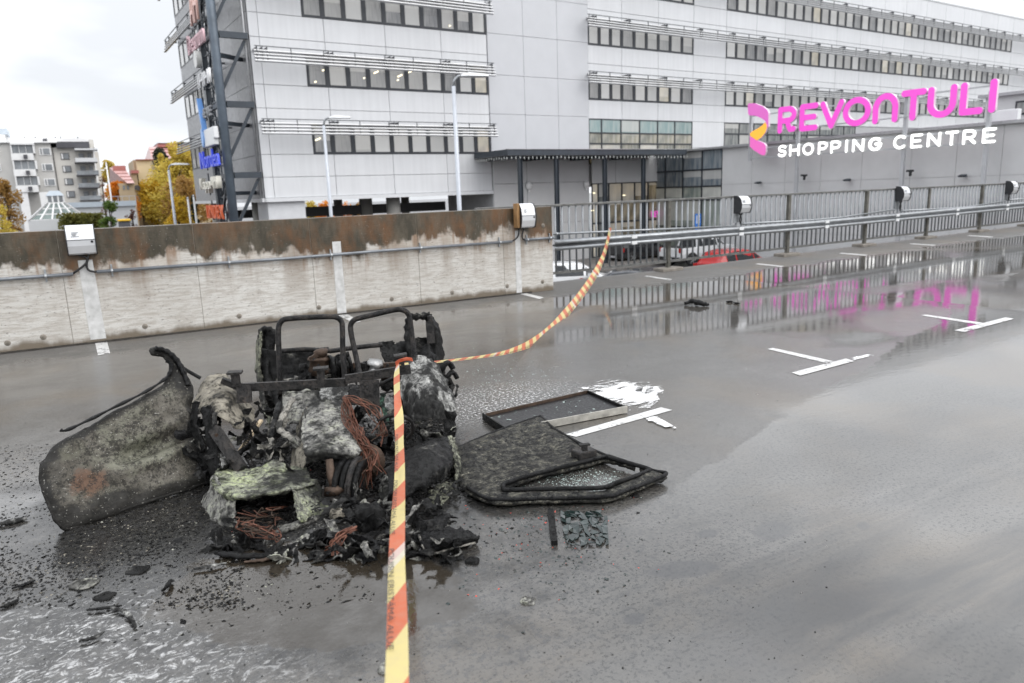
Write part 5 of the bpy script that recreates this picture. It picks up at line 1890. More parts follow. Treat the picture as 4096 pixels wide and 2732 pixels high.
cb3(h1, 'roof_hatch', 1520, 480, 1690, 545, 109, 112, M_ROOFR)
for x0 in (1650, 1705):
    cb3(h1, 'window', x0, 745, x0 + 30, 800, 104.93, 104.999, M_APTGL)
h2 = thing('cream_house', 'tall plain cream house between the red roofs', 'house', (cP(560, 800, 112).x, 112, ZS), 'c')
cb3(h2, 'wall', 1865, 400, 2050, 960, 112, 124, M_CREAM, zlo=ZS)
cb3(h2, 'side_wall', 1826, 402, 1864, 960, 113, 124, M_TAN, zlo=ZS)
cb3(h2, 'roof', 1822, 392, 2055, 401, 111.6, 124.4, M_ROOFR)
cb3(h2, 'wing', 1782, 580, 1862, 960, 110.5, 113, M_TAN, zlo=ZS)
cb3(h2, 'wing_roof', 1760, 540, 1866, 580, 110.2, 114, M_ROOFR)
m_ = MB().lathe([(0, -0.05), (0.36, -0.05), (0.36, 0.05)], (cP(*q3(1845, 778), 110.4).x, 110.4, cP(*q3(1845, 778), 110.4).z), 'Y', 16)
m_.build('round_window', M_ROOFD, h2)
h3 = thing('red_roof_hall', 'large cream building with a stepped red sheet roof behind the trees', 'building', (cP(700, 800, 125).x, 125, ZS), 'c')
cb4(h3, 'wall', 1010, 350, 2300, 1100, 125, 140, M_CREAM, zlo=ZS)
a, b = cP(*q4(1012, 95), 130), cP(*q4(2300, 345), 124.5)
zt = cP(*q4(1100, 125), 132).z
m_ = MB()
m_.add([(a.x - .5, 124.5, b.z), (b.x, 124.5, b.z), (b.x, 132, zt), (a.x, 132, zt), (a.x - .5, 140, b.z), (b.x, 140, b.z)], [(0, 1, 2, 3), (3, 2, 5, 4), (0, 3, 4), (1, 5, 2)])
m_.build('roof', M_ROOFP, h3)
for v in (0.25, 0.5, 0.75):
    MB().bar((a.x - .4 * (1 - v), 124.5 + 7.5 * v, b.z + (zt - b.z) * v + 0.05), (b.x, 124.5 + 7.5 * v, b.z + (zt - b.z) * v + 0.05), 0.14, 0.08).build('snow_guard', M_ROOFR, h3)
cb4(h3, 'roof_storey', 1160, 62, 2300, 128, 131, 138, M_ROOFR)
cb4(h3, 'roof_edge', 1155, 55, 2300, 63, 130.8, 138.2, M_MAROON)
cb4(h3, 'porch_roof', 1655, 505, 1850, 555, 121.5, 125, M_MAROON)
for x0, y0 in [(1765, 410), (1765, 640), (1785, 800)]:
    cb4(h3, 'window', x0, y0, x0 + 45, y0 + 70, 124.9, 124.999, M_APTGL)

# poles
for lab, x0, y0, x1, y1, w in [('white flag pole left of the orange tree', 205, 430, 290, 1030, 80), ('white flag pole beside the white parked car', 1712, 1085, 1765, 1560, 55), ('white flag pole nearest the block corner', 1818, 1045, 1890, 1560, 55)]:
    p = cP(*q4(x0, y0), w)
    t = thing('flag_pole', lab, 'pole', (p.x, w, ZS), 'c', group='white flag poles')
    MB().tube([(p.x, w, ZS), (p.x, w, p.z)], [0.09, 0.06], 10).build('pole', M_APTW, t, True)
    MB().lathe([(0.02, -0.05), (0.08, 0), (0.02, 0.08)], (p.x, w, p.z + 0.05), 'Z', 10).build('finial', M_APTW, t, True)

# ------------------------------------------------------------------ vehicles on the street
M_TYRE = pm('tyre_rubber', (0.012, 0.012, 0.013), 0.7, var=0.2, coords='O')
M_RIM = pm('alloy_rim', (0.5, 0.51, 0.52), 0.3, 0.7, var=0.1, coords='O')
M_CARGL = pm('car_glass', (0.02, 0.023, 0.026), 0.06, var=0.2, coords='O')
M_BLKTRIM = pm('black_trim', (0.015, 0.015, 0.016), 0.5, var=0.1, coords='O')
M_TAIL = pm('red_tail_lamp', (0.35, 0.015, 0.01), 0.2, var=0.1, coords='O')
M_HEADL = pm('clear_lamp', (0.6, 0.62, 0.63), 0.15, var=0.1, coords='O')
M_PLATE = pm('number_plate', (0.62, 0.63, 0.66), 0.4, var=0.1, coords='O')
CARP = {}


def carpaint(name, col):
    if name not in CARP:
        t = NT(name)
        t.set(col=col, rough=t.mrange(t.noise(3, 2, 0.5, t.obj()), 0.3, 0.7, 0.18, 0.28), coat=0.6)
        CARP[name] = t.mat
    return CARP[name]


def car(label, loc, heading, paint, kind='hatch', frame='w', cat='car', group='cars parked on the street'):
    """x forward, y left, z up; length along x with the rear bumper at -L/2"""
    S = {'hatch': dict(L=4.4, Wd=1.8, H=1.62, wb=2.65, belt=0.98, bon=0.98, wr=0.33,
                       roof=[(-2.1, 0.95), (-1.95, 1.1), (-1.62, 1.52), (-0.9, 1.62), (0.15, 1.60), (0.55, 1.5), (1.35, 1.02), (2.0, 0.85), (2.18, 0.62)]),
         'sedan': dict(L=4.5, Wd=1.78, H=1.45, wb=2.65, belt=0.92, bon=0.9, wr=0.32,
                       roof=[(-2.2, 0.85), (-2.1, 0.98), (-1.35, 1.02), (-0.75, 1.38), (0.0, 1.45), (0.4, 1.4), (1.2, 0.95), (2.0, 0.8), (2.22, 0.6)]),
         'pickup': dict(L=5.3, Wd=1.86, H=1.82, wb=3.2, belt=1.12, bon=1.12, wr=0.39,
                        roof=[(-2.62, 1.08), (-2.6, 1.16), (-1.05, 1.16), (-1.0, 1.7), (-0.6, 1.82), (0.4, 1.81), (0.7, 1.74), (1.45, 1.2), (2.4, 1.08), (2.62, 0.78)])}[kind]
    t = thing('parked_' + ('pickup' if kind == 'pickup' else 'car'), label, cat, loc, frame, group, rotz=heading)
    LO = ORG[t.name].inverted()

    def put(mb_, name, mats, parent=None, smooth=False):
        me = mb_.mesh(name, mats, smooth)
        o = bpy.data.objects.new(name, me)
        COL.objects.link(o)
        o.parent = parent or t
        return o
    roof = S['roof']
    hw = S['Wd'] / 2
    low = 0.30 if kind != 'pickup' else 0.42
    # body: stations along x, section = sill, waist, shoulder, roof edge, roof centre
    st = []
    for (x, z) in roof:
        green = z > S['belt'] + 0.08
        shz = min(z - 0.02, S['belt'])
        rw_ = hw * (0.74 if green else 0.93)
        e = 1.0 - 0.10 * max(0, abs(x) - (S['L'] / 2 - 0.5)) / 0.5
        st.append([(x, hw * 0.93 * e, low), (x, hw * e, (low + shz) / 2), (x, hw * 0.97 * e, shz), (x, rw_ * e, z - 0.04), (x, rw_ * 0.7 * e, z)])
    m_ = MB()
    vs_ = []
    for sec in st:
        full = sec + [(x, -y, z) for x, y, z in reversed(sec)]
        vs_ += full
    nn = 10
    fs_ = []
    for i in range(len(st) - 1):
        for k_ in range(nn - 1):
            fs_.append((i * nn + k_, (i + 1) * nn + k_, (i + 1) * nn + k_ + 1, i * nn + k_ + 1))
        fs_.append((i * nn + nn - 1, (i + 1) * nn + nn - 1, (i + 1) * nn, i * nn))
    fs_.append(tuple(range(nn - 1, -1, -1)))
    fs_.append(tuple((len(st) - 1) * nn + k_ for k_ in range(nn)))
    m_.add(vs_, fs_)
    body = put(m_, 'body', paint)
    bm_ = body.modifiers.new('bevel', 'BEVEL')
    bm_.width, bm_.segments, bm_.limit_method, bm_.angle_limit = 0.05, 2, 'ANGLE', 0.5
    # glass: inset quads lying just off the greenhouse faces
    def gl(a, b, c, d, name='window'):
        Q = [Vector(q) for q in (a, b, c, d)]
        ce = sum(Q, Vector()) / 4
        nrm = (Q[1] - Q[0]).cross(Q[3] - Q[0]).normalized()
        if nrm.dot(ce - Vector((0, 0, 1.0))) < 0: nrm = -nrm
        Q = [ce + (q - ce) * 0.88 + nrm * 0.016 for q in Q]
        mm = MB()
        mm.add(Q + [q - nrm * 0.012 for q in Q], [(0, 1, 2, 3), (7, 6, 5, 4), (0, 4, 5, 1), (1, 5, 6, 2), (2, 6, 7, 3), (3, 7, 4, 0)])
        put(mm, name, M_CARGL)
    gi = [i for i, (x, z) in enumerate(roof) if z > S['belt'] + 0.25]
    i0, i1 = gi[0], gi[-1]
    for s in (1, -1):
        def sp(i, lo_):
            q = st[i][2] if lo_ else st[i][3]
            return Vector((q[0], q[1] * s, q[2] + (0.03 if lo_ else -0.02)))
        xs_ = [roof[i][0] for i in range(i0, i1 + 1)]
        mids = [i0, (i0 + i1) // 2 if i1 - i0 > 1 else i1, i1]
        for a, b in zip(mids[:-1], mids[1:]):
            if a != b:
                gl(sp(a, True), sp(b, True), sp(b, False), sp(a, False))
        if i1 + 1 < len(st):
            gl(sp(i1, True), Vector((roof[i1 + 1][0] - 0.12, sp(i1, True).y, sp(i1, True).z)), sp(i1, False) + Vector((0.1, 0, -0.06)), sp(i1, False), 'quarter_window')
    A_, B_ = st[i0], st[i0 - 1]
    gl((A_[3][0], A_[3][1], A_[3][2]), (A_[3][0], -A_[3][1], A_[3][2]), (B_[3][0], -B_[3][1] * .92, B_[3][2]), (B_[3][0], B_[3][1] * .92, B_[3][2]), 'rear_window')
    A_, B_ = st[i1], st[i1 + 1]
    gl((A_[3][0], A_[3][1], A_[3][2]), (A_[3][0], -A_[3][1], A_[3][2]), (B_[3][0], -B_[3][1] * .9, B_[3][2]), (B_[3][0], B_[3][1] * .9, B_[3][2]), 'windscreen')
    if kind == 'pickup':
        put(MB().box(-2.5, -1.12, -hw * 0.78, hw * 0.78, 1.165, 1.18), 'load_bed_cover', M_BLKTRIM)
    wr = S['wr']
    for sx in (-1, 1):
        for sy in (-1, 1):
            c_ = Vector((sx * S['wb'] / 2, sy * (hw - 0.10), wr))
            put(MB().lathe([(wr + 0.07, -0.02), (wr + 0.07, 0.02)], c_ + Vector((0, sy * 0.09, 0.02)), 'Y', 20), 'wheel_arch', M_BLKTRIM)
            w_ = put(MB().lathe([(wr * .7, -.11), (wr * .95, -.11), (wr, -.07), (wr, .07), (wr * .95, .11), (wr * .7, .11)], c_ + Vector((0, sy * 0.03, 0)), 'Y', 24), 'wheel', M_TYRE, None, True)
            mm = MB().lathe([(0.05, 0.0), (wr * .68, 0.0), (wr * .70, -sy * 0.03)], c_ + Vector((0, sy * 0.125, 0)), 'Y', 20)
            for q in range(5):
                a = q * 1.2566
                mm.bar(c_ + Vector((0, sy * 0.135, 0)), c_ + Vector((math.cos(a) * wr * .66, sy * 0.135, math.sin(a) * wr * .66)), 0.05, 0.03, up=(0, 1, 0))
            put(mm, 'rim', M_RIM, w_)
    e0 = -S['L'] / 2
    zb_l = 0.72 if kind != 'pickup' else 0.9
    for s in (-1, 1):
        put(MB().box(e0 + 0.02, e0 + 0.16, s * hw * 0.9 - 0.09, s * hw * 0.9 + 0.05, zb_l, zb_l + 0.26), 'tail_lamp', M_TAIL)
        put(MB().box(S['L'] / 2 - 0.34, S['L'] / 2 - 0.10, s * hw * 0.78 - 0.12, s * hw * 0.78 + 0.12, 0.62, 0.76), 'headlamp', M_HEADL)
        put(MB().box(0.62, 0.8, s * (hw + 0.1) - 0.09, s * (hw + 0.1) + 0.09, S['belt'] + 0.02, S['belt'] + 0.17), 'wing_mirror', paint)
    put(MB().box(e0 - 0.05, e0 + 0.1, -hw * 0.9, hw * 0.9, low - 0.02, low + 0.2), 'rear_bumper', M_BLKTRIM)
    put(MB().box(S['L'] / 2 - 0.16, S['L'] / 2 + 0.03, -hw * 0.86, hw * 0.86, low - 0.02, low + 0.2), 'front_bumper', M_BLKTRIM)
    put(MB().box(e0 - 0.06, e0 - 0.052, -0.26, 0.26, low + 0.04, low + 0.16), 'number_plate', M_PLATE)
    return t


P_WHITE = carpaint('white_car_paint', (0.72, 0.73, 0.74))
P_RED = carpaint('red_car_paint', (0.38, 0.012, 0.012))
P_BLACK = carpaint('black_car_paint', (0.012, 0.013, 0.016))
P_GREY = carpaint('dark_grey_car_paint', (0.06, 0.065, 0.075))
P_SILV = carpaint('silver_car_paint', (0.30, 0.31, 0.32))

rwheel = gnd(2765, 1066, ZS)          # the pickup's rear wheel nearest the camera
off = Matrix.Rotation(BLD, 4, 'Z') @ Vector((1.6, 0.85, 0))
car('white double-cab pickup parked nose to the annex', (rwheel + off), BLD, P_WHITE, 'pickup', cat='pickup')
p = gnd(2560, 1052, ZS)
car('black car parked left of the white pickup', (p.x + 1.2, p.y + 1.6, ZS), BLD, P_BLACK, 'hatch')
p = at(2905, 1010, 37.5)
car('red hatchback parked right of the white pickup', (p.x + 0.6, p.y, ZS), BLD + 0.05, P_RED, 'hatch')
p = at(3080, 1040, 33.5)
car('dark grey low car right of the red hatchback', (p.x + 0.3, p.y, ZS), BLD + math.pi / 2 + 1.2, P_GREY, 'sedan')
p = at(3210, 1055, 31.0)
car('bright red car whose roof just clears the deck edge', (p.x, p.y, ZS), BLD - 1.2, carpaint('bright_red_paint', (0.6, 0.05, 0.02)), 'sedan')
p = at(2285, 1100, 33.9)
car('white car just below the deck edge by the parapet end', (p.x, p.y, ZS), math.atan2(p.y, p.x) - 1.45, P_WHITE, 'hatch')
p = at(2520, 1120, 31.5)
car('dark car right of the white car below the deck edge', (p.x, p.y, ZS), math.atan2(p.y, p.x) - 1.6, P_GREY, 'sedan')
p = cP(*q4(1075, 1302), 172)
pw = FRAMES['c'] @ p
car('silver car parked on the ramp behind the low white parapet', (pw.x, pw.y, rz), math.atan2(RH.y, RH.x), P_SILV, 'sedan')
p = cP(*q4(1740, 1440), 60)
pw = FRAMES['c'] @ p
car('white car parked beyond the flag poles', (pw.x, pw.y, ZS), math.atan2(RH.y, RH.x) + 0.4, P_WHITE, 'hatch')

# blue parking sign and pink door lettering at the entrance
p = bA(2792, 882, 33.0)
ps = thing('parking_sign', 'blue road sign with white marks before the entrance', 'sign', (p.x, 33.0, ZS), 'b')
M_BLUE = pm('blue_sign_face', (0.02, 0.16, 0.55), 0.4, var=0.05)
zt, zb2 = bA(2792, 858, 33).z, bA(2792, 898, 33).z
MB().tube([(p.x, 33.06, ZS), (p.x, 33.06, zt)], 0.035, 8).build('pole', M_GALV, ps, True)
MB().box(p.x - 0.27, p.x + 0.27, 33.0, 33.02, zb2 - 0.05, zt + 0.05).build('plate', M_BLUE, ps)
MB().box(p.x - 0.24, p.x + 0.24, 33.0, 33.02, zb2 - 0.42, zb2 - 0.06).build('plate', M_BLUE, ps)
for k_ in (0.22, 0.5, 0.78):
    z = zb2 + (zt - zb2) * k_
    MB().box(p.x + 0.03, p.x + 0.17, 32.993, 32.998, z - 0.04, z + 0.04).build('mark', M_WHITE, ps)
MB().box(p.x - 0.16, p.x - 0.08, 32.993, 32.998, zb2 + 0.06, zt - 0.06).build('mark', M_WHITE, ps)
a, b = bA(2605, 845, K - 0.4), bA(2712, 862, K - 0.4)
pk = thing('door_lettering', 'small pink lettering over the entrance doors', 'sign', (a.x, K - 0.4, b.z), 'b')
me, x0, x1, y0, y1 = text_mesh('REVONTULI', 1.0, 0.05, [M_PINK])
for v in me.vertices:
    v.co = ORG[pk.name] @ Vector((a.x + (v.co.x - x0) / (x1 - x0) * (b.x - a.x), K - 0.42 - v.co.z * 0.5, b.z + (v.co.y - y0) / (y1 - y0) * (a.z - b.z)))
o = bpy.data.objects.new('lettering', me)
COL.objects.link(o)
o.parent = pk


# ------------------------------------------------------------------ burnt-out microcar
DS = 4096 / 2351.0
CO = Vector((0.9, 3.15, 0))
CU = Vector((0.335, 0.942, 0)).normalized()      # from the nose towards the tail
CV = Vector((CU.y, -CU.x, 0))                    # towards the viewer's right


def wp(dx, dy, t):
    """the point t metres behind the nose that stands at this place of the wreck"""
    d = ray(dx * DS, dy * DS)
    p0 = CO + CU * t
    return CAMP + d * ((p0 - CAMP).dot(CU) / d.dot(CU))


def gD(dx, dy, z=0.0):
    return gnd(dx * DS, dy * DS, z)


def burnt(name, cols, pos, rough=0.75, scale=7.0, crack=0.0, fine=1.0, seed=0.0, bumpd=0.006, dirt=1.0, stretch=(1, 1, 1)):
    t = NT(name)
    P = t.mapping(t.P(), stretch, loc=(seed, seed * 0.7, seed * 0.3))
    n1 = t.noise(scale, 8, 0.72, P, 0.3)
    n2 = t.noise(scale * 7, 6, 0.75, P)
    q = t.math('ADD', t.math('MULTIPLY', n1, 0.55), t.math('MULTIPLY', n2, 0.45))
    c = t.ramp(q, list(zip(pos, cols)))
    fl = t.ramp(t.noise(scale * 3.2, 7, 0.8, t.mapping(P, loc=(4, 1, 9))), [(0.52, 0.0), (0.58, 1.0)])
    c = t.mix(t.math('MULTIPLY', fl, 0.75), c, tuple(0.35 * v for v in cols[0]))
    # broad soot patches
    so_ = t.ramp(t.math('ADD', t.noise(scale * 0.55, 4, 0.6, t.mapping(P, loc=(2, 7, 1))), t.math('MULTIPLY', n2, 0.25)), [(0.56 + 0.12 * (1 - dirt), 0.0), (0.64 + 0.12 * (1 - dirt), 0.93)])
    c = t.mix(so_, c, (0.009, 0.009, 0.009))
    h = t.math('ADD', n2, t.math('MULTIPLY', fl, -0.5))
    if crack:
        e = t.voro(scale * 9, t.mapping(P, (1, 1, 1)), 'DISTANCE_TO_EDGE')
        ln = t.ramp(e, [(0.0, 1.0), (0.07, 0.0)])
        c = t.mix(t.math('MULTIPLY', ln, crack), c, (0.01, 0.01, 0.01))
        h = t.math('ADD', h, t.math('MULTIPLY', ln, -0.8))
    t.set(col=c, rough=t.mrange(n1, 0.35, 0.65, max(0.2, rough - 0.25), min(1, rough + 0.15)))
    t.set(spec=0.16 if cols[0][0] < 0.01 else 0.25)
    t.bump(h, 0.9 * fine, bumpd)
    return t.mat


K0, K1 = (0.012, 0.012, 0.012), (0.035, 0.034, 0.033)
M_ASH = burnt('ash_grey_shell', [K0, (0.13, 0.128, 0.12), (0.27, 0.265, 0.245), (0.40, 0.41, 0.33)], [0.40, 0.46, 0.52, 0.60], 0.8, dirt=0.45)
M_ASHG = burnt('greenish_ash_shell', [K0, (0.16, 0.16, 0.14), (0.30, 0.315, 0.235), (0.44, 0.49, 0.28)], [0.40, 0.46, 0.52, 0.59], 0.8, 6.0, 0.25, seed=3, dirt=0.4)
M_BEIGE = burnt('beige_ash_crust', [(0.03, 0.028, 0.025), (0.17, 0.155, 0.125), (0.255, 0.235, 0.195), (0.33, 0.30, 0.24)], [0.38, 0.45, 0.53, 0.62], 0.85, 6.0, seed=7, dirt=0.3)
M_CHAR = burnt('wet_black_char', [(0.003, 0.003, 0.0035), (0.007, 0.007, 0.0075), (0.016, 0.016, 0.017), (0.08, 0.077, 0.07)], [0.3, 0.50, 0.62, 0.74], 0.36, 9.0, seed=11)
M_CHARG = burnt('grey_flecked_char', [(0.004, 0.004, 0.0045), (0.012, 0.012, 0.0125), (0.042, 0.041, 0.039), (0.21, 0.205, 0.18)], [0.38, 0.48, 0.55, 0.62], 0.48, 8.0, seed=5)
M_CRACK = burnt('crackled_pale_char', [(0.015, 0.015, 0.014), (0.13, 0.13, 0.11), (0.24, 0.245, 0.185), (0.30, 0.31, 0.23)], [0.3, 0.42, 0.52, 0.66], 0.75, 5.0, 0.85, seed=9, dirt=0.4)
M_FIBRE = burnt('white_glass_fibre', [(0.03, 0.03, 0.03), (0.16, 0.16, 0.155), (0.36, 0.36, 0.345), (0.55, 0.55, 0.53)], [0.39, 0.46, 0.53, 0.61], 0.85, 9.0, seed=13, dirt=0.9, stretch=(1.6, 1.6, 0.45))
M_DOOR = burnt('scorched_door_skin', [(0.025, 0.022, 0.018), (0.115, 0.100, 0.078), (0.185, 0.165, 0.13), (0.235, 0.22, 0.165)], [0.33, 0.43, 0.54, 0.70], 0.72, 3.6, seed=17, bumpd=0.006)
M_STEEL = burnt('scorched_dark_steel', [(0.010, 0.010, 0.010), (0.025, 0.024, 0.024), (0.05, 0.045, 0.042), (0.11, 0.085, 0.065)], [0.36, 0.46, 0.56, 0.66], 0.5, 16.0, seed=33, bumpd=0.003, dirt=0.2)
M_TUBE = burnt('scorched_tube', [(0.008, 0.008, 0.009), (0.02, 0.02, 0.021), (0.05, 0.045, 0.042), (0.13, 0.095, 0.07)], [0.36, 0.46, 0.56, 0.66], 0.45, 22.0, seed=31, bumpd=0.003, dirt=0.2)
M_RUST = pm('brown_rusty_iron', (0.075, 0.05, 0.036), 0.6, 0.5, var=0.45, scale=18, bump=0.5, bscale=60)
M_COPPER = pm('bare_copper_wire', (0.15, 0.062, 0.04), 0.45, 0.5, var=0.6, scale=30)
M_ALU = pm('melted_aluminium', (0.36, 0.36, 0.355), 0.45, 0.6, var=0.4, scale=14, bump=0.4, bscale=50)
M_STICK = pm('pale_split_wood', (0.46, 0.37, 0.25), 0.75, var=0.25, scale=14, bump=0.3)


def cr(p0, p1, p2, p3, t):
    return 0.5 * ((2 * p1) + (p2 - p0) * t + (2 * p0 - 5 * p1 + 4 * p2 - p3) * t * t + (3 * p1 - p0 - 3 * p2 + p3) * t * t * t)


def crs(pts, s):
    n_ = len(pts) - 1
    x = min(max(s, 0.0), 1.0) * n_
    i = min(int(x), n_ - 1)
    f = x - i
    g = lambda k_: pts[min(max(k_, 0), n_)]
    return cr(g(i - 1), g(i), g(i + 1), g(i + 2), f)


def sheet(parent, name, rows, mat, nu=34, nv=34, amp=0.018, freq=7.0, tear=0.0, thick=0.005, seed=0, edge=0.012, label=None, smooth=True):
    """a crumpled skin through a grid of control points (rows of equal length)"""
    V_ = [[None] * (nu + 1) for _ in range(nv + 1)]
    for j in range(nv + 1):
        cur = [crs([r[i] for r in rows], j / nv) for i in range(len(rows[0]))]
        for i in range(nu + 1):
            V_[j][i] = crs(cur, i / nu)
    sd_ = Vector((seed * 3.7, seed * 1.3, seed * 2.1))
    out = []
    for j in range(nv + 1):
        for i in range(nu + 1):
            p = V_[j][i]
            a = V_[j][min(i + 1, nu)] - V_[j][max(i - 1, 0)]
            b = V_[min(j + 1, nv)][i] - V_[max(j - 1, 0)][i]
            n_ = a.cross(b)
            n_ = n_.normalized() if n_.length > 1e-9 else Vector((0, 0, 1))
            q = p * freq + sd_
            # buckled sheet: sharp folds over a few scales
            fo = lambda k_, o_: 0.42 - abs(mnoise.noise(q * k_ + Vector((o_, 8, 3)))) * 1.7
            d = mnoise.noise(q * 0.7) * 0.8 + fo(0.9, 1) * 0.9 + fo(2.1, 4) * 0.5 + fo(4.6, 7) * 0.25 + mnoise.noise(q * 9) * 0.12
            rd = 1 - abs(mnoise.noise(q * 1.3 + Vector((9, 2, 5)))) * 2
            p = p + n_ * amp * (d + 0.2 * rd)
            if edge and (i in (0, nu) or j in (0, nv)):
                p = p + mnoise.noise_vector(q * 4) * edge
            out.append(p)
    fs_ = []
    for j in range(nv):
        for i in range(nu):
            if tear:
                c = V_[j][i] * 6.5 + sd_
                de = min(i, nu - 1 - i, j, nv - 1 - j) / (0.22 * min(nu, nv))
                if mnoise.noise(c * 1.4) + 0.6 * mnoise.noise(c * 4) > 0.78 - tear + 0.45 * min(1, de): continue
            k_ = j * (nu + 1) + i
            fs_.append((k_, k_ + 1, k_ + nu + 2, k_ + nu + 1))
    used = sorted({k_ for f in fs_ for k_ in f})
    mp_ = {k_: i for i, k_ in enumerate(used)}
    m_ = MB()
    m_.add([out[k_] for k_ in used], [tuple(mp_[k_] for k_ in f) for f in fs_])
    o = m_.build(name, mat, parent, smooth, label=label)
    so = o.modifiers.new('solid', 'SOLIDIFY')
    so.thickness = thick
    so.offset = 0
    return o


def W3(*pts):
    return [wp(*p) for p in pts]


car_ = thing('burnt_car', 'burnt-out collapsed remains of a microcar behind the barrier tape', 'car wreck', gD(800, 1150))

# --- tail: black bulkhead, uprights, arch
sheet(car_, 'rear_bulkhead', [W3((598, 800, 2.35), (650, 806, 2.25), (700, 806, 2.25), (752, 800, 2.2)), W3((598, 850, 2.3), (650, 858, 2.2), (700, 850, 2.2), (735, 838, 2.2)), W3((602, 905, 2.2), (650, 905, 2.1), (690, 900, 2.1), (722, 893, 2.1)), W3((606, 945, 2.05), (650, 938, 1.95), (690, 930, 1.9), (725, 925, 1.9))], M_CHARG, 40, 30, 0.022, 8, 0.12, seed=1)
sheet(car_, 'rear_bulkhead', [W3((868, 785, 2.25), (910, 782, 2.3), (960, 775, 2.35), (1008, 770, 2.4)), W3((878, 815, 2.2), (912, 815, 2.25), (960, 812, 2.3), (1010, 815, 2.35)), W3((890, 845, 2.15), (915, 850, 2.2), (960, 860, 2.25), (1012, 870, 2.3)), W3((870, 880, 2.1), (915, 888, 2.1), (960, 905, 2.15), (1015, 915, 2.2))], M_CHARG, 36, 30, 0.022, 8, 0.2, seed=2)
sheet(car_, 'rear_upright', [W3((596, 768, 2.45), (612, 760, 2.4), (632, 768, 2.35)), W3((592, 830, 2.4), (612, 826, 2.3), (628, 830, 2.35)), W3((596, 900, 2.25), (616, 895, 2.15), (634, 900, 2.2)), W3((612, 965, 2.05), (628, 958, 1.95), (644, 962, 2.0))], M_CHARG, 16, 40, 0.014, 10, 0.08, seed=3)
sheet(car_, 'rear_upright', [W3((592, 770, 2.42), (600, 762, 2.36)), W3((588, 840, 2.36), (597, 836, 2.3)), W3((597, 905, 2.2), (606, 900, 2.14)), W3((618, 975, 1.98), (630, 968, 1.9))], M_CRACK, 6, 40, 0.008, 12, seed=4, thick=0.015)
MB().tube([crs(W3((598, 775, 2.4), (602, 757, 2.4), (620, 757, 2.4), (634, 770, 2.38), (637, 790, 2.36)), i / 20) for i in range(21)], [0.022 + 0.006 * math.sin(i * 2.1) for i in range(21)], 7).build('torn_edge', M_CHARG, car_, True)
# right rear arch
MB().tube([crs(W3((950, 835, 2.2), (938, 790, 2.25), (936, 752, 2.3), (942, 730, 2.3), (960, 727, 2.32), (985, 724, 2.35)), i / 30) for i in range(31)], [0.030 + 0.008 * math.sin(i * 1.7) for i in range(31)], 7, flat=0.5).build('arch_frame', M_CHARG, car_, True)
sheet(car_, 'rear_upright', [W3((975, 724, 2.35), (990, 722, 2.35), (1000, 735, 2.4)), W3((982, 765, 2.35), (1000, 762, 2.3), (1013, 770, 2.4)), W3((985, 815, 2.3), (1003, 812, 2.25), (1019, 815, 2.35)), W3((985, 870, 2.2), (1003, 868, 2.15), (1022, 865, 2.25))], M_CHARG, 16, 36, 0.014, 10, 0.05, seed=6)
MB().box(0, 0, 0, 0, 0, 0)
m_ = MB()
a = wp(988, 760, 2.28)
m_.bar(wp(986, 738, 2.28), wp(990, 788, 2.26), 0.06, 0.02, up=CU)
m_.tube([wp(986, 725, 2.3), wp(990, 745, 2.3)], 0.02, 8)
m_.build('latch_plate', M_STEEL, car_)
sheet(car_, 'torn_flap', [W3((965, 800, 2.1), (985, 790, 2.1), (1000, 815, 2.1)), W3((968, 815, 2.08), (985, 812, 2.06), (998, 826, 2.06)), W3((960, 835, 2.05), (978, 832, 2.03), (996, 838, 2.04))], M_CHAR, 14, 14, 0.014, 12, 0.1, seed=8)
# torn tyre lumps right of the tail
for i, (x, y, r_) in enumerate([(1026, 850, 0.06), (1036, 872, 0.05)]):
    c = wp(x, y, 1.9)
    MB().tube([c + Vector((0.05 * math.cos(k_), 0.02 * math.sin(k_ * 2), 0.055 * math.sin(k_))) for k_ in [q * 0.6 for q in range(9)]], [r_ * 0.35] * 9, 7).build('rubber_coil', M_CHAR, car_, True)
# tubes
MB().tube(W3((646, 806, 2.05), (700, 802, 2.05), (760, 806, 2.05), (800, 800, 2.05), (850, 794, 2.05), (878, 792, 2.05)), 0.018, 8).build('cross_tube', M_TUBE, car_, True)
MB().tube(W3((700, 805, 2.12), (755, 800, 2.12)), 0.012, 8).build('cross_tube', M_TUBE, car_, True)
H1 = W3((642, 905, 1.72), (643, 870, 1.72), (640, 800, 1.75), (639, 762, 1.77), (641, 746, 1.78), (648, 736, 1.78), (660, 732, 1.78), (700, 729, 1.78), (757, 727, 1.78), (773, 729, 1.78), (783, 737, 1.78), (786, 752, 1.77), (787, 800, 1.74), (790, 850, 1.7), (793, 900, 1.65), (795, 925, 1.6))
H2 = W3((845, 930, 1.55), (834, 890, 1.6), (822, 840, 1.68), (810, 785, 1.74), (805, 757, 1.76), (806, 744, 1.77), (813, 735, 1.77), (826, 730, 1.77), (860, 722, 1.77), (908, 711, 1.77), (925, 712, 1.77), (935, 718, 1.77), (941, 732, 1.77), (946, 770, 1.75), (953, 820, 1.7), (962, 870, 1.66))
for H_ in (H1, H2):
    pts = []
    for i in range(len(H_) * 4):
        pts.append(crs(H_, i / (len(H_) * 4 - 1)))
    MB().tube(pts, 0.0185, 10).build('seat_hoop', M_TUBE, car_, True)
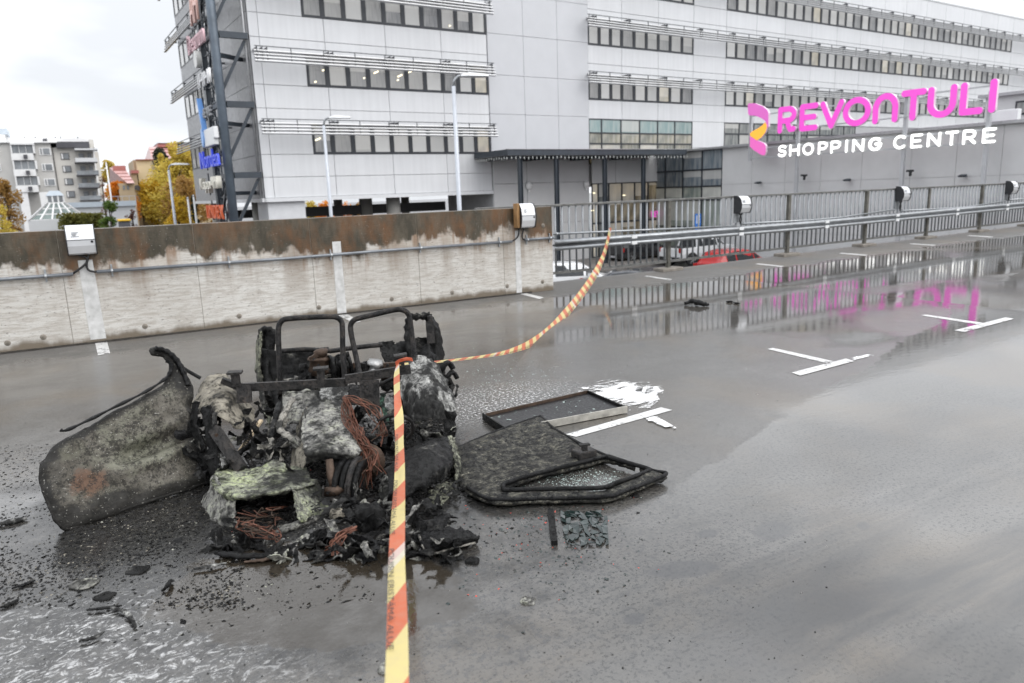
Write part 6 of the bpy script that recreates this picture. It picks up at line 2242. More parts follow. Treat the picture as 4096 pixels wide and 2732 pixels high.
# steel cross bar with brackets
m_ = MB()
m_.bar(wp(545, 890, 1.32), wp(797, 877, 1.28), 0.03, 0.05)
m_.build('cross_bar', M_STEEL, car_)
MB().bar(wp(793, 871, 1.26), wp(942, 847, 1.30), 0.028, 0.055).build('cross_bar', M_STEEL, car_)
MB().bar(wp(510, 873, 1.36), wp(548, 889, 1.34), 0.03, 0.035).build('cross_bar', M_STEEL, car_)
for (xa, ya, xb_, yb2, xs_, ys_) in [(522, 856, 556, 854, 543, 885), (719, 847, 754, 844, 737, 878), (904, 818, 934, 813, 921, 850)]:
    t_ = 1.30
    a, b = wp(xa, ya, t_), wp(xb_, yb2, t_)
    MB().bar(a, b, 0.07, 0.012).build('bracket_plate', M_STEEL, car_)
    c = (a + b) / 2
    e = wp(xs_, ys_, t_)
    MB().bar(c, e, 0.045, 0.05, up=CU).build('bracket_stem', M_STEEL, car_)
MB().bar(wp(560, 884, 1.3), wp(562, 925, 1.28), 0.085, 0.03, up=CU).build('bracket_stem', M_STEEL, car_)
m_ = MB()
m_.bar(wp(848, 873, 1.24), wp(850, 944, 1.22), 0.12, 0.03, up=CU)
m_.bar(wp(832, 944, 1.22), wp(870, 944, 1.22), 0.05, 0.012)
m_.build('seat_post', M_STEEL, car_)
for x, y in [(836, 948), (848, 949), (860, 948), (845, 886)]:
    c = wp(x, y, 1.19)
    MB().tube([c, c + CU * -0.02 + Vector((0, 0, 0.004))], 0.012, 6).build('bolt', M_STEEL, car_)
MB().tube(W3((868, 885, 1.4), (900, 870, 1.45), (928, 858, 1.5)), 0.014, 8).build('lever', M_TUBE, car_, True)

# --- drive unit behind the seats
m_ = MB()
m_.lathe([(0.03, -0.07), (0.075, -0.07), (0.08, -0.02), (0.07, 0.03), (0.085, 0.04), (0.085, 0.055), (0.05, 0.07)], wp(736, 838, 1.95), 'Z', 16)
m_.lathe([(0.02, 0.0), (0.045, 0.0), (0.05, 0.04), (0.03, 0.055)], wp(738, 818, 1.93), 'Z', 12)
m_.build('motor_housing', M_RUST, car_, True)
m_ = MB()
c = wp(780, 842, 1.92)
for k_ in range(5):
    r0 = 0.09 - 0.012 * (k_ % 2)
    m_.lathe([(0.03, 0), (r0, 0), (r0, 0.018), (0.03, 0.018)], c + Vector((-0.07 + 0.03 * k_, 0, 0)), 'X', 18)
m_.lathe([(0.008, -0.01), (0.03, -0.01), (0.034, 0.02), (0.034, 0.05)], wp(792, 838, 1.80), 'Y', 14)
m_.build('gear_case', M_CHARG, car_, True)
m_ = MB()
m_.tube([crs(W3((862, 828, 1.95), (858, 848, 1.95), (852, 868, 1.9), (848, 890, 1.85)), i / 8) for i in range(9)], [0.05, 0.062, 0.052, 0.045, 0.042, 0.04, 0.036, 0.034, 0.03], 9)
m_.build('melted_joint', M_ALU, car_, True)
for i, (x, y, r_, mt) in enumerate([(712, 868, 0.06, M_CHAR), (820, 855, 0.06, M_CHARG), (760, 872, 0.07, M_CHAR), (885, 850, 0.055, M_RUST), (835, 845, 0.04, M_CHARG), (890, 885, 0.05, M_CHARG), (700, 850, 0.04, M_CHAR)]):
    c = wp(x, y, 1.95)
    pts = [c + Vector((r_ * 1.6 * (k_ / 4 - .5), 0.02 * math.sin(k_ + i), r_ * 0.5 * math.sin(k_ * 1.3 + i))) for k_ in range(5)]
    MB().tube(pts, [r_ * .4, r_ * .85, r_, r_ * .7, r_ * .35], 8).build('melted_lump', mt, car_, True)

for o in car_.children:
    if o.name.split('.')[0] in ('motor_housing', 'gear_case', 'melted_joint', 'melted_lump'):
        for v in o.data.vertices:
            v.co += mnoise.noise_vector(v.co * 22) * 0.014 + mnoise.noise_vector(v.co * 60) * 0.006
for i, (x, y) in enumerate([(722, 838), (748, 850), (772, 820), (800, 850), (815, 835), (880, 838), (900, 850), (712, 825)]):
    c = wp(x, y, 1.9)
    MB().bar(c, c + CV * (0.05 + 0.02 * (i % 3)) + Vector((0, 0, 0.02 * (i % 4) - 0.02)), 0.02 + 0.008 * (i % 2), 0.03).build('engine_bracket', M_RUST if i % 2 else M_CHARG, car_)
    MB().tube([c + CV * 0.03, c + CV * 0.03 - CU * 0.03], 0.012, 7).build('bolt', M_STEEL, car_)

# --- big ash-crusted skins
sheet(car_, 'wheel_arch', [W3((455, 895, 1.55), (480, 862, 1.6), (520, 860, 1.62), (558, 905, 1.6), (585, 945, 1.55)), W3((440, 925, 1.40), (475, 900, 1.38), (520, 895, 1.36), (560, 925, 1.4), (585, 955, 1.42)), W3((432, 955, 1.28), (470, 930, 1.22), (515, 930, 1.18), (555, 950, 1.25), (582, 968, 1.32)), W3((432, 965, 1.24), (468, 950, 1.15), (512, 962, 1.08), (548, 985, 1.12), (578, 978, 1.25))], M_BEIGE, 56, 44, 0.013, 8, 0.28, seed=11)
sheet(car_, 'console_skin', [W3((700, 935, 1.30), (738, 918, 1.36), (775, 918, 1.38), (800, 930, 1.3)), W3((692, 975, 1.06), (735, 955, 1.10), (778, 955, 1.10), (806, 972, 1.04)), W3((694, 1015, 0.86), (735, 1005, 0.86), (785, 1005, 0.86), (818, 1015, 0.82)), W3((700, 1040, 0.72), (738, 1036, 0.70), (790, 1040, 0.70), (835, 1042, 0.72)), W3((704, 1062, 0.74), (740, 1058, 0.74), (792, 1060, 0.76), (838, 1058, 0.78))], M_ASH, 52, 56, 0.013, 8, 0.26, seed=12)
sheet(car_, 'console_side', [W3((703, 932, 1.30), (700, 975, 1.06), (698, 1015, 0.86), (705, 1050, 0.74)), W3((690, 960, 1.3), (682, 1010, 1.06), (680, 1050, 0.86), (690, 1085, 0.74)), W3((682, 985, 1.28), (670, 1040, 1.05), (668, 1080, 0.85), (700, 1100, 0.72))], M_BEIGE, 36, 20, 0.012, 9, 0.05, seed=13)
sheet(car_, 'side_arch', [W3((925, 835, 1.42), (945, 822, 1.45), (985, 820, 1.45), (1012, 845, 1.42)), W3((920, 885, 1.30), (948, 872, 1.26), (990, 868, 1.24), (1035, 890, 1.28)), W3((925, 935, 1.22), (955, 925, 1.14), (1000, 920, 1.10), (1046, 930, 1.18)), W3((935, 965, 1.18), (960, 968, 1.10), (1005, 965, 1.06), (1047, 955, 1.14))], M_FIBRE, 52, 56, 0.016, 8, 0.30, seed=14)
sheet(car_, 'side_arch_wall', [W3((927, 838, 1.48), (950, 830, 1.50), (972, 850, 1.40)), W3((912, 890, 1.42), (940, 888, 1.44), (970, 905, 1.34)), W3((912, 930, 1.36), (935, 945, 1.38), (960, 958, 1.28)), W3((930, 965, 1.30), (945, 968, 1.3), (965, 972, 1.24))], M_ASHG, 30, 44, 0.01, 9, 0.2, seed=15)
sheet(car_, 'torn_strip', [W3((1015, 940, 1.12), (1035, 945, 1.1), (1046, 942, 1.12)), W3((1018, 970, 1.08), (1034, 985, 1.06), (1046, 975, 1.08)), W3((1022, 1010, 1.02), (1036, 1015, 1.0), (1044, 1008, 1.02))], M_CHAR, 16, 26, 0.02, 12, 0.25, seed=16)
# nose right: swollen charred wing and crackled bulge behind it
sheet(car_, 'right_wing', [W3((885, 1075, 0.62), (935, 1035, 0.72), (985, 1010, 0.82), (1030, 1002, 0.90)), W3((892, 1110, 0.42), (940, 1068, 0.50), (990, 1040, 0.60), (1038, 1035, 0.74)), W3((892, 1135, 0.32), (940, 1108, 0.34), (992, 1080, 0.44), (1040, 1065, 0.62)), W3((888, 1150, 0.36), (935, 1138, 0.30), (985, 1115, 0.38), (1030, 1090, 0.58))], M_CHARG, 54, 44, 0.010, 8, 0.2, seed=17)
sheet(car_, 'right_wing_rim', [W3((1020, 1005, 0.9), (1036, 1000, 0.92)), W3((1040, 1040, 0.78), (1054, 1045, 0.8)), W3((1046, 1085, 0.62), (1060, 1100, 0.62)), W3((1042, 1140, 0.46), (1057, 1160, 0.44)), W3((1015, 1190, 0.32), (1030, 1215, 0.28))], M_CRACK, 8, 50, 0.007, 10, seed=18, thick=0.014)
sheet(car_, 'crackled_bulge', [W3((985, 1130, 0.50), (1015, 1110, 0.56), (1046, 1105, 0.60)), W3((975, 1160, 0.38), (1010, 1150, 0.36), (1046, 1145, 0.46)), W3((968, 1195, 0.30), (1003, 1198, 0.22), (1034, 1195, 0.30)), W3((960, 1225, 0.28), (992, 1232, 0.18), (1018, 1222, 0.24))], M_CRACK, 26, 30, 0.012, 8, 0.03, seed=19)
sheet(car_, 'right_wing_inner', [W3((868, 1100, 0.70), (890, 1085, 0.70), (905, 1105, 0.62)), W3((868, 1135, 0.55), (888, 1125, 0.52), (900, 1140, 0.46)), W3((872, 1165, 0.42), (890, 1160, 0.40), (905, 1165, 0.36))], M_ASH, 16, 20, 0.014, 10, 0.12, seed=20)
# nose left: bumper shell with its dark opening
sheet(car_, 'bumper_top', [W3((500, 1072, 0.86), (560, 1078, 0.84), (625, 1068, 0.84), (660, 1075, 0.80), (700, 1072, 0.76)), W3((492, 1090, 0.70), (555, 1100, 0.66), (620, 1092, 0.66), (670, 1092, 0.64), (712, 1090, 0.66)), W3((488, 1110, 0.54), (550, 1122, 0.48), (615, 1120, 0.48), (670, 1108, 0.50), (722, 1100, 0.58)), W3((498, 1128, 0.46), (550, 1140, 0.38), (615, 1132, 0.38), (672, 1122, 0.42), (726, 1112, 0.54)), W3((515, 1140, 0.48), (560, 1148, 0.42), (618, 1138, 0.42), (674, 1128, 0.46), (724, 1120, 0.58))], M_ASHG, 64, 46, 0.014, 8, 0.22, seed=21)
sheet(car_, 'bumper_flap', [W3((600, 1072, 0.86), (628, 1056, 0.9), (650, 1060, 0.88)), W3((605, 1090, 0.78), (632, 1080, 0.8), (660, 1086, 0.78)), W3((612, 1105, 0.7), (640, 1100, 0.72), (668, 1102, 0.7))], M_ASHG, 16, 16, 0.012, 11, 0.1, seed=22)
sheet(car_, 'bumper_cheek', [W3((490, 1085, 0.78), (500, 1100, 0.58), (520, 1130, 0.46), (540, 1145, 0.44)), W3((478, 1125, 0.74), (492, 1150, 0.54), (512, 1172, 0.42), (540, 1190, 0.36)), W3((456, 1168, 0.72), (476, 1190, 0.54), (504, 1212, 0.40), (545, 1228, 0.32)), W3((445, 1185, 0.74), (470, 1212, 0.56), (504, 1232, 0.42), (548, 1245, 0.32))], M_ASH, 46, 46, 0.012, 9, 0.22, seed=23)
sheet(car_, 'bumper_side', [W3((672, 1118, 0.44), (700, 1104, 0.56), (726, 1098, 0.62)), W3((676, 1150, 0.34), (712, 1138, 0.46), (745, 1128, 0.56)), W3((680, 1185, 0.26), (720, 1178, 0.36), (762, 1160, 0.50)), W3((690, 1200, 0.24), (722, 1190, 0.34), (762, 1166, 0.48))], M_ASHG, 36, 36, 0.009, 9, 0.15, seed=24)
sheet(car_, 'bumper_lip', [W3((535, 1232, 0.34), (600, 1230, 0.26), (660, 1205, 0.26), (720, 1185, 0.34), (758, 1165, 0.48)), W3((540, 1245, 0.30), (602, 1240, 0.22), (665, 1215, 0.22), (724, 1194, 0.32), (760, 1172, 0.46)), W3((545, 1248, 0.34), (606, 1246, 0.26), (668, 1222, 0.26), (726, 1200, 0.36), (760, 1176, 0.5))], M_ASH, 50, 14, 0.010, 9, 0.03, seed=25)
sheet(car_, 'bumper_inner', [W3((530, 1140, 0.66), (600, 1135, 0.66), (680, 1125, 0.66)), W3((532, 1185, 0.62), (600, 1180, 0.62), (685, 1165, 0.60)), W3((540, 1225, 0.50), (600, 1222, 0.48), (690, 1195, 0.46))], M_CHAR, 24, 20, 0.02, 8, seed=26)
# left sill: black shards and a bent steel post
for i, rows in enumerate([
    [W3((440, 925, 1.15), (456, 920, 1.12)), W3((436, 985, 1.08), (452, 978, 1.04)), W3((455, 1040, 0.98), (470, 1030, 0.94))],
    [W3((462, 935, 1.12), (482, 930, 1.08)), W3((470, 1000, 1.0), (490, 992, 0.97)), W3((478, 1065, 0.9), (500, 1055, 0.86)), W3((488, 1105, 0.84), (504, 1098, 0.82))],
    [W3((484, 940, 1.05), (498, 950, 1.05)), W3((488, 985, 0.98), (500, 990, 0.98)), W3((496, 1030, 0.92), (508, 1035, 0.92))],
    [W3((445, 1010, 1.04), (462, 1000, 1.02)), W3((462, 1060, 0.96), (480, 1050, 0.94)), W3((470, 1112, 0.88), (492, 1104, 0.86))]]):
    sheet(car_, 'sill_shard', rows, M_CHAR if i != 2 else M_CHARG, 10, 34, 0.016, 10, 0.2, seed=30 + i)
MB().bar(wp(492, 985, 0.98), wp(555, 1078, 0.80), 0.06, 0.04, up=CU).build('bent_post', M_STEEL, car_)
for x, y in [(498, 998), (505, 1008)]:
    c = wp(x, y, 0.94)
    MB().tube([c, c - CU * 0.012], 0.011, 6).build('bolt', M_RUST, car_)
sheet(car_, 'floor_sheet', [W3((505, 1010, 0.98), (530, 1030, 0.94), (550, 1060, 0.9)), W3((505, 1045, 0.9), (525, 1065, 0.88), (545, 1085, 0.84)), W3((510, 1075, 0.84), (528, 1090, 0.82), (545, 1098, 0.8))], M_FIBRE, 16, 16, 0.015, 9, 0.1, seed=40)
# seat strips, springs, pale wood
M_STRIP = burnt('pale_melted_strip', [(0.04, 0.04, 0.038), (0.20, 0.19, 0.17), (0.33, 0.315, 0.28), (0.42, 0.40, 0.36)], [0.3, 0.42, 0.55, 0.7], 0.7, 9, seed=21)
for pts in [((672, 915, 1.35), (655, 945, 1.25), (640, 980, 1.1), (660, 1000, 1.0), (695, 1018, 0.92)), ((640, 935, 1.35), (632, 962, 1.25), (625, 985, 1.15), (622, 1000, 1.08))]:
    q = W3(*pts)
    MB().tube([crs(q, i / 24) for i in range(25)], [0.022 + 0.005 * math.sin(i * 1.9) for i in range(25)], 7, flat=0.6).build('seat_strip', M_STRIP, car_, True)
MB().bar(wp(600, 965, 1.25), wp(548, 1040, 1.0), 0.022, 0.014).build('wood_stick', M_STICK, car_)
for (x0, y0, t0), (x1, y1, t1_) in [((560, 990, 1.15), (590, 968, 1.22)), ((565, 1045, 0.95), (585, 1078, 0.85)), ((560, 1030, 0.98), (575, 990, 1.1))]:
    a, b = wp(x0, y0, t0), wp(x1, y1, t1_)
    dd = (b - a)
    s1 = dd.cross(Vector((0, 0, 1))).normalized()
    s2 = dd.cross(s1).normalized()
    MB().tube([a + dd * (i / 60) + (s1 * math.cos(i * 0.9) + s2 * math.sin(i * 0.9)) * 0.014 for i in range(61)], 0.003, 4).build('coil_spring', M_TUBE, car_)
for (x, y, t_, r_) in [(650, 945, 1.3, 0.05), (640, 985, 1.15, 0.05)]:
    a, b = wp(x - 8, y - 18, t_ + .05), wp(x - 18, y + 22, t_ - .1)
    MB().tube([a, a.lerp(b, .5), b], [0.02, 0.024, 0.018], 9).build('pipe_stub', M_CHARG, car_, True)
# crushed seat shells behind the console
for i, (rows, mt) in enumerate([
    ([W3((648, 905, 1.62), (700, 895, 1.65), (745, 900, 1.62)), W3((650, 940, 1.48), (700, 930, 1.5), (742, 928, 1.46)), W3((660, 975, 1.35), (695, 968, 1.32), (735, 955, 1.28))], M_ASH),
    ([W3((735, 885, 1.65), (775, 882, 1.66), (800, 892, 1.62)), W3((735, 905, 1.52), (775, 902, 1.5), (798, 908, 1.5)), W3((740, 925, 1.42), (772, 922, 1.4), (795, 922, 1.4))], M_FIBRE),
    ([W3((800, 885, 1.62), (822, 880, 1.62), (840, 890, 1.6)), W3((800, 910, 1.52), (822, 905, 1.5), (838, 912, 1.5)), W3((802, 930, 1.45), (820, 928, 1.42), (836, 930, 1.42))], M_CHARG),
    ([W3((890, 905, 1.6), (920, 898, 1.6), (945, 905, 1.58)), W3((880, 925, 1.5), (915, 925, 1.48), (940, 928, 1.46)), W3((878, 945, 1.42), (910, 948, 1.4), (940, 945, 1.38))], M_FIBRE)]):
    sheet(car_, 'seat_shell', rows, mt, 24, 20, 0.025, 8, 0.08, seed=45 + i)

# --- hub, brake drum and links showing under the console
def disc_along(m_, c, ax, prof, n_=28):
    ax = ax.normalized()
    a = ax.cross(Vector((0, 0, 1))).normalized()
    b = ax.cross(a)
    vs_ = []
    for r_, h in prof:
        for k_ in range(n_):
            an = 6.2832 * k_ / n_
            vs_.append(c + ax * h + (a * math.cos(an) + b * math.sin(an)) * r_)
    fs_ = []
    for i in range(len(prof) - 1):
        for k_ in range(n_):
            fs_.append((i * n_ + k_, i * n_ + (k_ + 1) % n_, (i + 1) * n_ + (k_ + 1) % n_, (i + 1) * n_ + k_))
    m_.add(vs_, fs_)


hub_c = wp(792, 1120, 0.70)
hub_ax = (CV * 0.94 - CU * 0.34)
for i, (r_, h) in enumerate([(0.155, -0.05), (0.17, -0.01), (0.165, 0.03), (0.18, 0.07), (0.165, 0.10)]):
    m_ = MB()
    disc_along(m_, hub_c, hub_ax, [(r_ * 0.72, h), (r_, h), (r_, h + 0.026), (r_ * 0.72, h + 0.026), (r_ * .72, h)])
    m_.build('rim_ring', M_CHAR if i != 3 else M_TUBE, car_, True)
m_ = MB()
disc_along(m_, hub_c, hub_ax, [(0.0, -0.06), (0.11, -0.06), (0.115, 0.0), (0.10, 0.02), (0.10, 0.10), (0.0, 0.11)])
m_.build('brake_drum', M_STEEL, car_, True)
MB().tube(W3((756, 1055, 0.66), (760, 1090, 0.62), (766, 1122, 0.58)), [0.020, 0.024, 0.022], 12).build('damper', M_RUST, car_, True)
MB().tube(W3((745, 1130, 0.56), (766, 1128, 0.56), (790, 1124, 0.56)), [0.026, 0.028, 0.026], 14).build('link_bush', M_RUST, car_, True)
m_ = MB()
m_.bar(wp(742, 1118, 0.53), wp(742, 1145, 0.53), 0.01, 0.05, up=CU)
m_.bar(wp(742, 1146, 0.53), wp(793, 1140, 0.53), 0.05, 0.008)
m_.bar(wp(793, 1112, 0.53), wp(793, 1140, 0.53), 0.01, 0.05, up=CU)
m_.build('link_bracket', M_STEEL, car_)
m_ = MB()
disc_along(m_, wp(842, 1060, 0.8), CU * -1 + Vector((0, 0, .4)), [(0.0, 0.0), (0.10, 0.0), (0.105, 0.012), (0.0, 0.014)], 20)
m_.build('brake_disc', M_RUST, car_, True)
# steering wheel rim
c = wp(905, 985, 1.05)
MB().tube([c + CV * (0.115 * math.cos(a)) + (Vector((0, 0, 0.72)) - CU * 0.5).normalized() * (0.135 * math.sin(a)) for a in [-0.9 + 0.085 * i for i in range(40)]], 0.011, 8).build('steering_rim', M_STEEL, car_, True)
for pts in [((862, 985, 1.05), (945, 965, 1.1)), ((864, 975, 1.08), (930, 962, 1.1)), ((870, 1065, 0.8), (930, 1058, 0.85)), ((872, 905, 1.55), (945, 890, 1.6))]:
    MB().tube(W3(*pts), 0.006, 6).build('control_rod', M_TUBE, car_)
# burnt loom of copper wire
rg = random.Random(12)
for k_ in range(46):
    j = lambda s: rg.uniform(-s, s)
    base = [(795 + j(8), 915 + j(6), 1.25), (800 + j(16), 945 + j(8), 1.14), (815 + j(22), 985 + j(10), 1.0), (832 + j(18), 1015 + j(10), 0.9), (845 + j(26), 1045 + j(14), 0.82), (850 + j(42), 1075 + j(18), 0.74)]
    if k_ % 3 == 0: base = [(798 + j(8), 912 + j(4), 1.26), (830 + j(18), 920 + j(10), 1.22), (862 + j(14), 950 + j(14), 1.14), (880 + j(14), 985 + j(16), 1.04), (870 + j(22), 1010 + j(18), 0.96)]
    if k_ % 5 == 0: base = [(820 + j(20), 990 + j(10), 1.0), (838 + j(16), 1020 + j(10), .9), (842 + j(12), 1060 + j(10), .8), (838 + j(18), 1100 + j(26), .7)]
    q = [wp(x, y, t_ - 0.06 + rg.uniform(-.05, .03)) for x, y, t_ in base]
    MB().tube([crs(q, i / 18) for i in range(19)], 0.0027, 4, cap=False).build('copper_wire', M_COPPER if rg.random() < .8 else M_RUST, car_)
for k_ in range(20):
    j = lambda s: rg.uniform(-s, s)
    q = [gD(812 + j(10), 1213 + j(6), 0.09 + j(.02)), gD(785 + j(10), 1228 + j(6), 0.075), gD(770 + j(14), 1248 + j(8), 0.04), gD(765 + j(24), 1268 + j(12), 0.012)]
    MB().tube([crs(q, i / 12) for i in range(13)], 0.003, 4, cap=False).build('copper_wire', M_COPPER, car_)
for k_ in range(26):
    x, y = rg.uniform(560, 640), rg.uniform(1175, 1240)
    q = [gD(x + rg.uniform(-30, 30), y + rg.uniform(-16, 14), rg.uniform(0.03, 0.12)) for _ in range(4)]
    MB().tube([crs(q, i / 12) for i in range(13)], 0.0024, 4, cap=False).build('copper_wire', M_COPPER if k_ % 2 else M_RUST, car_)
q = W3((880, 905, 1.4), (876, 925, 1.35), (885, 950, 1.28), (890, 985, 1.18))
MB().tube([crs(q, i / 16) for i in range(17)], [0.016 + 0.006 * math.sin(i * 2.2) for i in range(17)], 6).build('melted_green_loom', burnt('verdigris', [(0.03, 0.05, 0.04), (0.06, 0.13, 0.095), (0.11, 0.21, 0.15), (0.2, 0.3, 0.22)], [0.3, .45, .55, .7], 0.7, 20), car_, True)

# hanging and standing rags of burnt trim
rg = random.Random(91)
RAGS = [(905, 1010, 1.0), (870, 1020, 1.0), (930, 1020, .95), (860, 990, 1.1), (640, 1040, .95), (660, 1030, .95), (600, 1010, 1.05), (580, 1000, 1.1), (620, 985, 1.2), (560, 960, 1.3), (600, 945, 1.45), (1010, 985, 1.1), (1035, 1000, 1.05), (985, 985, 1.1), (830, 960, 1.3), (890, 960, 1.3), (700, 1100, .7), (820, 1150, .5), (860, 1120, .6), (450, 975, 1.2), (500, 960, 1.2), (720, 880, 1.8), (760, 890, 1.75), (830, 870, 1.8), (905, 880, 1.7), (680, 890, 1.85), (1030, 860, 1.9), (1040, 890, 1.8), (615, 930, 1.8), (640, 920, 1.75), (470, 1000, 1.05), (490, 1040, .95), (510, 1060, .9), (530, 1020, 1.0), (545, 985, 1.1), (450, 1040, 1.0), (475, 1080, .9), (520, 1090, .85), (430, 1000, 1.1), (560, 1050, .95), (590, 1040, .95)]
for i, (x, y, t_) in enumerate(RAGS * 3):
    c = wp(x + rg.uniform(-24, 24), y + rg.uniform(-18, 18), t_)
    if c.z < 0.02: c.z = 0.02
    s_ = rg.uniform(0.025, 0.075)
    ax = Vector((rg.gauss(0, .7), rg.gauss(0, .7), rg.gauss(0, .9))).normalized()
    bx = ax.cross(Vector((rg.gauss(0, 1), rg.gauss(0, 1), rg.gauss(0, .6)))).normalized()
    nx_ = ax.cross(bx)
    k_ = rg.uniform(.18, .6)
    rows = [[c + ax * s_ * u * rg.uniform(.8, 1.3) + bx * s_ * k_ * v + nx_ * s_ * rg.uniform(-.3, .3) for u in (-1, -.4, .3, 1)] for v in (-1, 0, 1)]
    sheet(car_, 'burnt_rag', rows, rg.choice([M_CHAR, M_CHAR, M_CHARG, M_CHARG, M_ASH, M_STRIP]), 10, 7, s_ * 0.16, 18, 0.2, seed=200 + i, edge=0.007, thick=0.003, smooth=False)
# torn scraps heaped under and before the nose
rg = random.Random(31)
for i in range(170):
    if i < 70: x, y = rg.uniform(765, 1040), rg.uniform(1150, 1262)
    elif i < 150: x, y = rg.uniform(470, 1060), rg.uniform(1235, 1285)
    else: x, y = rg.uniform(860, 1050), rg.uniform(960, 1100)
    z = rg.uniform(0.01, 0.09) * (1.0 if i < 70 else 0.15)
    c = gD(x, y, z)
    s_ = rg.uniform(0.02, 0.07)
    ax = Vector((rg.gauss(0, 1), rg.gauss(0, 1), rg.gauss(0, .45))).normalized()
    bx = ax.cross(Vector((rg.gauss(0, .6), rg.gauss(0, .6), 1))).normalized()
    nx_ = ax.cross(bx)
    k_ = rg.uniform(.2, .6)
    rows = [[c + ax * s_ * u * rg.uniform(.8, 1.35) + bx * s_ * v * k_ + nx_ * s_ * rg.uniform(-.3, .3) for u in (-1, -.3, .4, 1)] for v in (-1, 0, 1)]
    mt = rg.choice([M_CHAR, M_CHAR, M_CHAR, M_CHAR, M_CHARG, M_CHARG, M_CHARG, M_ASH])
    o = sheet(car_, 'torn_scrap', rows, mt, 12, 9, s_ * 0.14, 16, 0.2, seed=60 + i, edge=0.006, thick=0.004, smooth=False)
# crushed blocks left and right of the hub
for i, (x, y, z, s_, mt) in enumerate([(852, 1200, .01, .075, M_CHARG), (775, 1190, .01, .04, M_BEIGE)]):
    c = gD(x, y, z)
    rows = []
    for v in range(5):
        rr = s_ * (0.8, 1.0, 0.95, 0.6, 0.1)[v]
        rows.append([c + CV * rr * math.cos(u * 1.5708 + .6 + .2 * i) * 1.1 + CU * rr * math.sin(u * 1.5708 + .6 + .2 * i) * .8 + Vector((0, 0, (-0.1, 0.3, 0.9, 1.25, 1.2)[v] * s_)) for u in range(5)])
    sheet(car_, 'crushed_block', rows, mt, 30, 18, s_ * 0.2, 13, 0.0, seed=160 + i, edge=0.0, thick=0.004, smooth=True)

# ------------------------------------------------------------------ plates cut from an outline
def jag(poly, amp, n_=6):
    """the outline with bent, chewed edges"""
    r = []
    for (a, b), (c, d) in zip(poly, poly[1:] + poly[:1]):
        for k_ in range(n_):
            f = k_ / n_
            x, y = a + (c - a) * f, b + (d - b) * f
            v = mnoise.noise_vector((x * 9, y * 9, 2)) * amp + mnoise.noise_vector((x * 30, y * 30, 5)) * amp * 0.5
            r.append((x + v.x, y + v.y))
    return r


def plate(parent, name, outer, holes, fn, mats, step, thick, disp=None, smooth=True, label=None):
    """outer / holes are closed outlines in (u, v); fn(u, v, h) places them; disp(u, v, d) gives relief from the edge distance d"""
    us, vs_ = [p[0] for p in outer], [p[1] for p in outer]
    gx = np.arange(min(us) - step, max(us) + 2 * step, step)
    gz_ = np.arange(min(vs_) - step, max(vs_) + 2 * step, step)
    X, Z = np.meshgrid(gx, gz_, indexing='ij')

    def sdf(poly):
        D_ = np.full(X.shape, 1e9)
        ins = np.zeros(X.shape, bool)
        for (ax, az), (bx, bz) in zip(poly, poly[1:] + poly[:1]):
            dx, dz_ = bx - ax, bz - az
            tt = np.clip(((X - ax) * dx + (Z - az) * dz_) / (dx * dx + dz_ * dz_ + 1e-12), 0, 1)
            D_ = np.minimum(D_, np.hypot(X - ax - tt * dx, Z - az - tt * dz_))
            cond = ((az > Z) != (bz > Z)) & (X < (bx - ax) * (Z - az) / (bz - az + 1e-12) + ax)
            ins ^= cond
        return np.where(ins, -D_, D_)
    S = sdf(outer)
    for h in holes:
        S = np.maximum(S, -sdf(h))
    verts, faces, idx, dist = [], [], {}, []

    def vid(x, z, d):
        k_ = (round(x, 4), round(z, 4))
        if k_ not in idx:
            idx[k_] = len(verts)
            verts.append(fn(x, z, disp(x, z, d) if disp else 0.0))
            dist.append(float(d))
        return idx[k_]
    for i in range(len(gx) - 1):
        for j_ in range(len(gz_) - 1):
            cs = [(i, j_), (i + 1, j_), (i + 1, j_ + 1), (i, j_ + 1)]
            vals = [S[c] for c in cs]
            if min(vals) >= 0: continue
            poly = []
            for q in range(4):
                a, b = cs[q], cs[(q + 1) % 4]
                va, vb = vals[q], vals[(q + 1) % 4]
                if va < 0: poly.append((gx[a[0]], gz_[a[1]], -va))
                if (va < 0) != (vb < 0):
                    f = va / (va - vb)
                    poly.append((gx[a[0]] + (gx[b[0]] - gx[a[0]]) * f, gz_[a[1]] + (gz_[b[1]] - gz_[a[1]]) * f, 0.0))
            if len(poly) >= 3:
                fc = tuple(vid(*p) for p in poly)
                if len(set(fc)) == len(fc): faces.append(fc)
    m_ = MB()
    m_.add(verts, faces)
    o = m_.build(name, mats, parent, smooth, label=label)
    at_ = o.data.attributes.new('edge', 'FLOAT', 'POINT')
    at_.data.foreach_set('value', dist)
    so = o.modifiers.new('solid', 'SOLIDIFY')
    so.thickness = thick
    so.offset = 0
    return o


# --- left door leaning on its lower edge
A0, A1 = gD(150, 1216, 0.0), gD(492, 1106, 0.0)
e1 = (A1 - A0).normalized()
back = Vector((-e1.y, e1.x, 0))
e2 = (Vector((0, 0, 1)) * math.cos(0.62) + back * math.sin(0.62)).normalized()
en = e1.cross(e2).normalized()      # faces the viewer or away
if en.dot(CAMP - A0) < 0: en = -en


def door_uv(dx, dy):
    d = ray(dx * DS, dy * DS)
    p = CAMP + d * ((A0 - CAMP).dot(en) / d.dot(en))
    return ((p - A0).dot(e1), (p - A0).dot(e2))


def door_pt(u, v, h):
    return A0 + e1 * u + e2 * v + en * (h + 0.012)


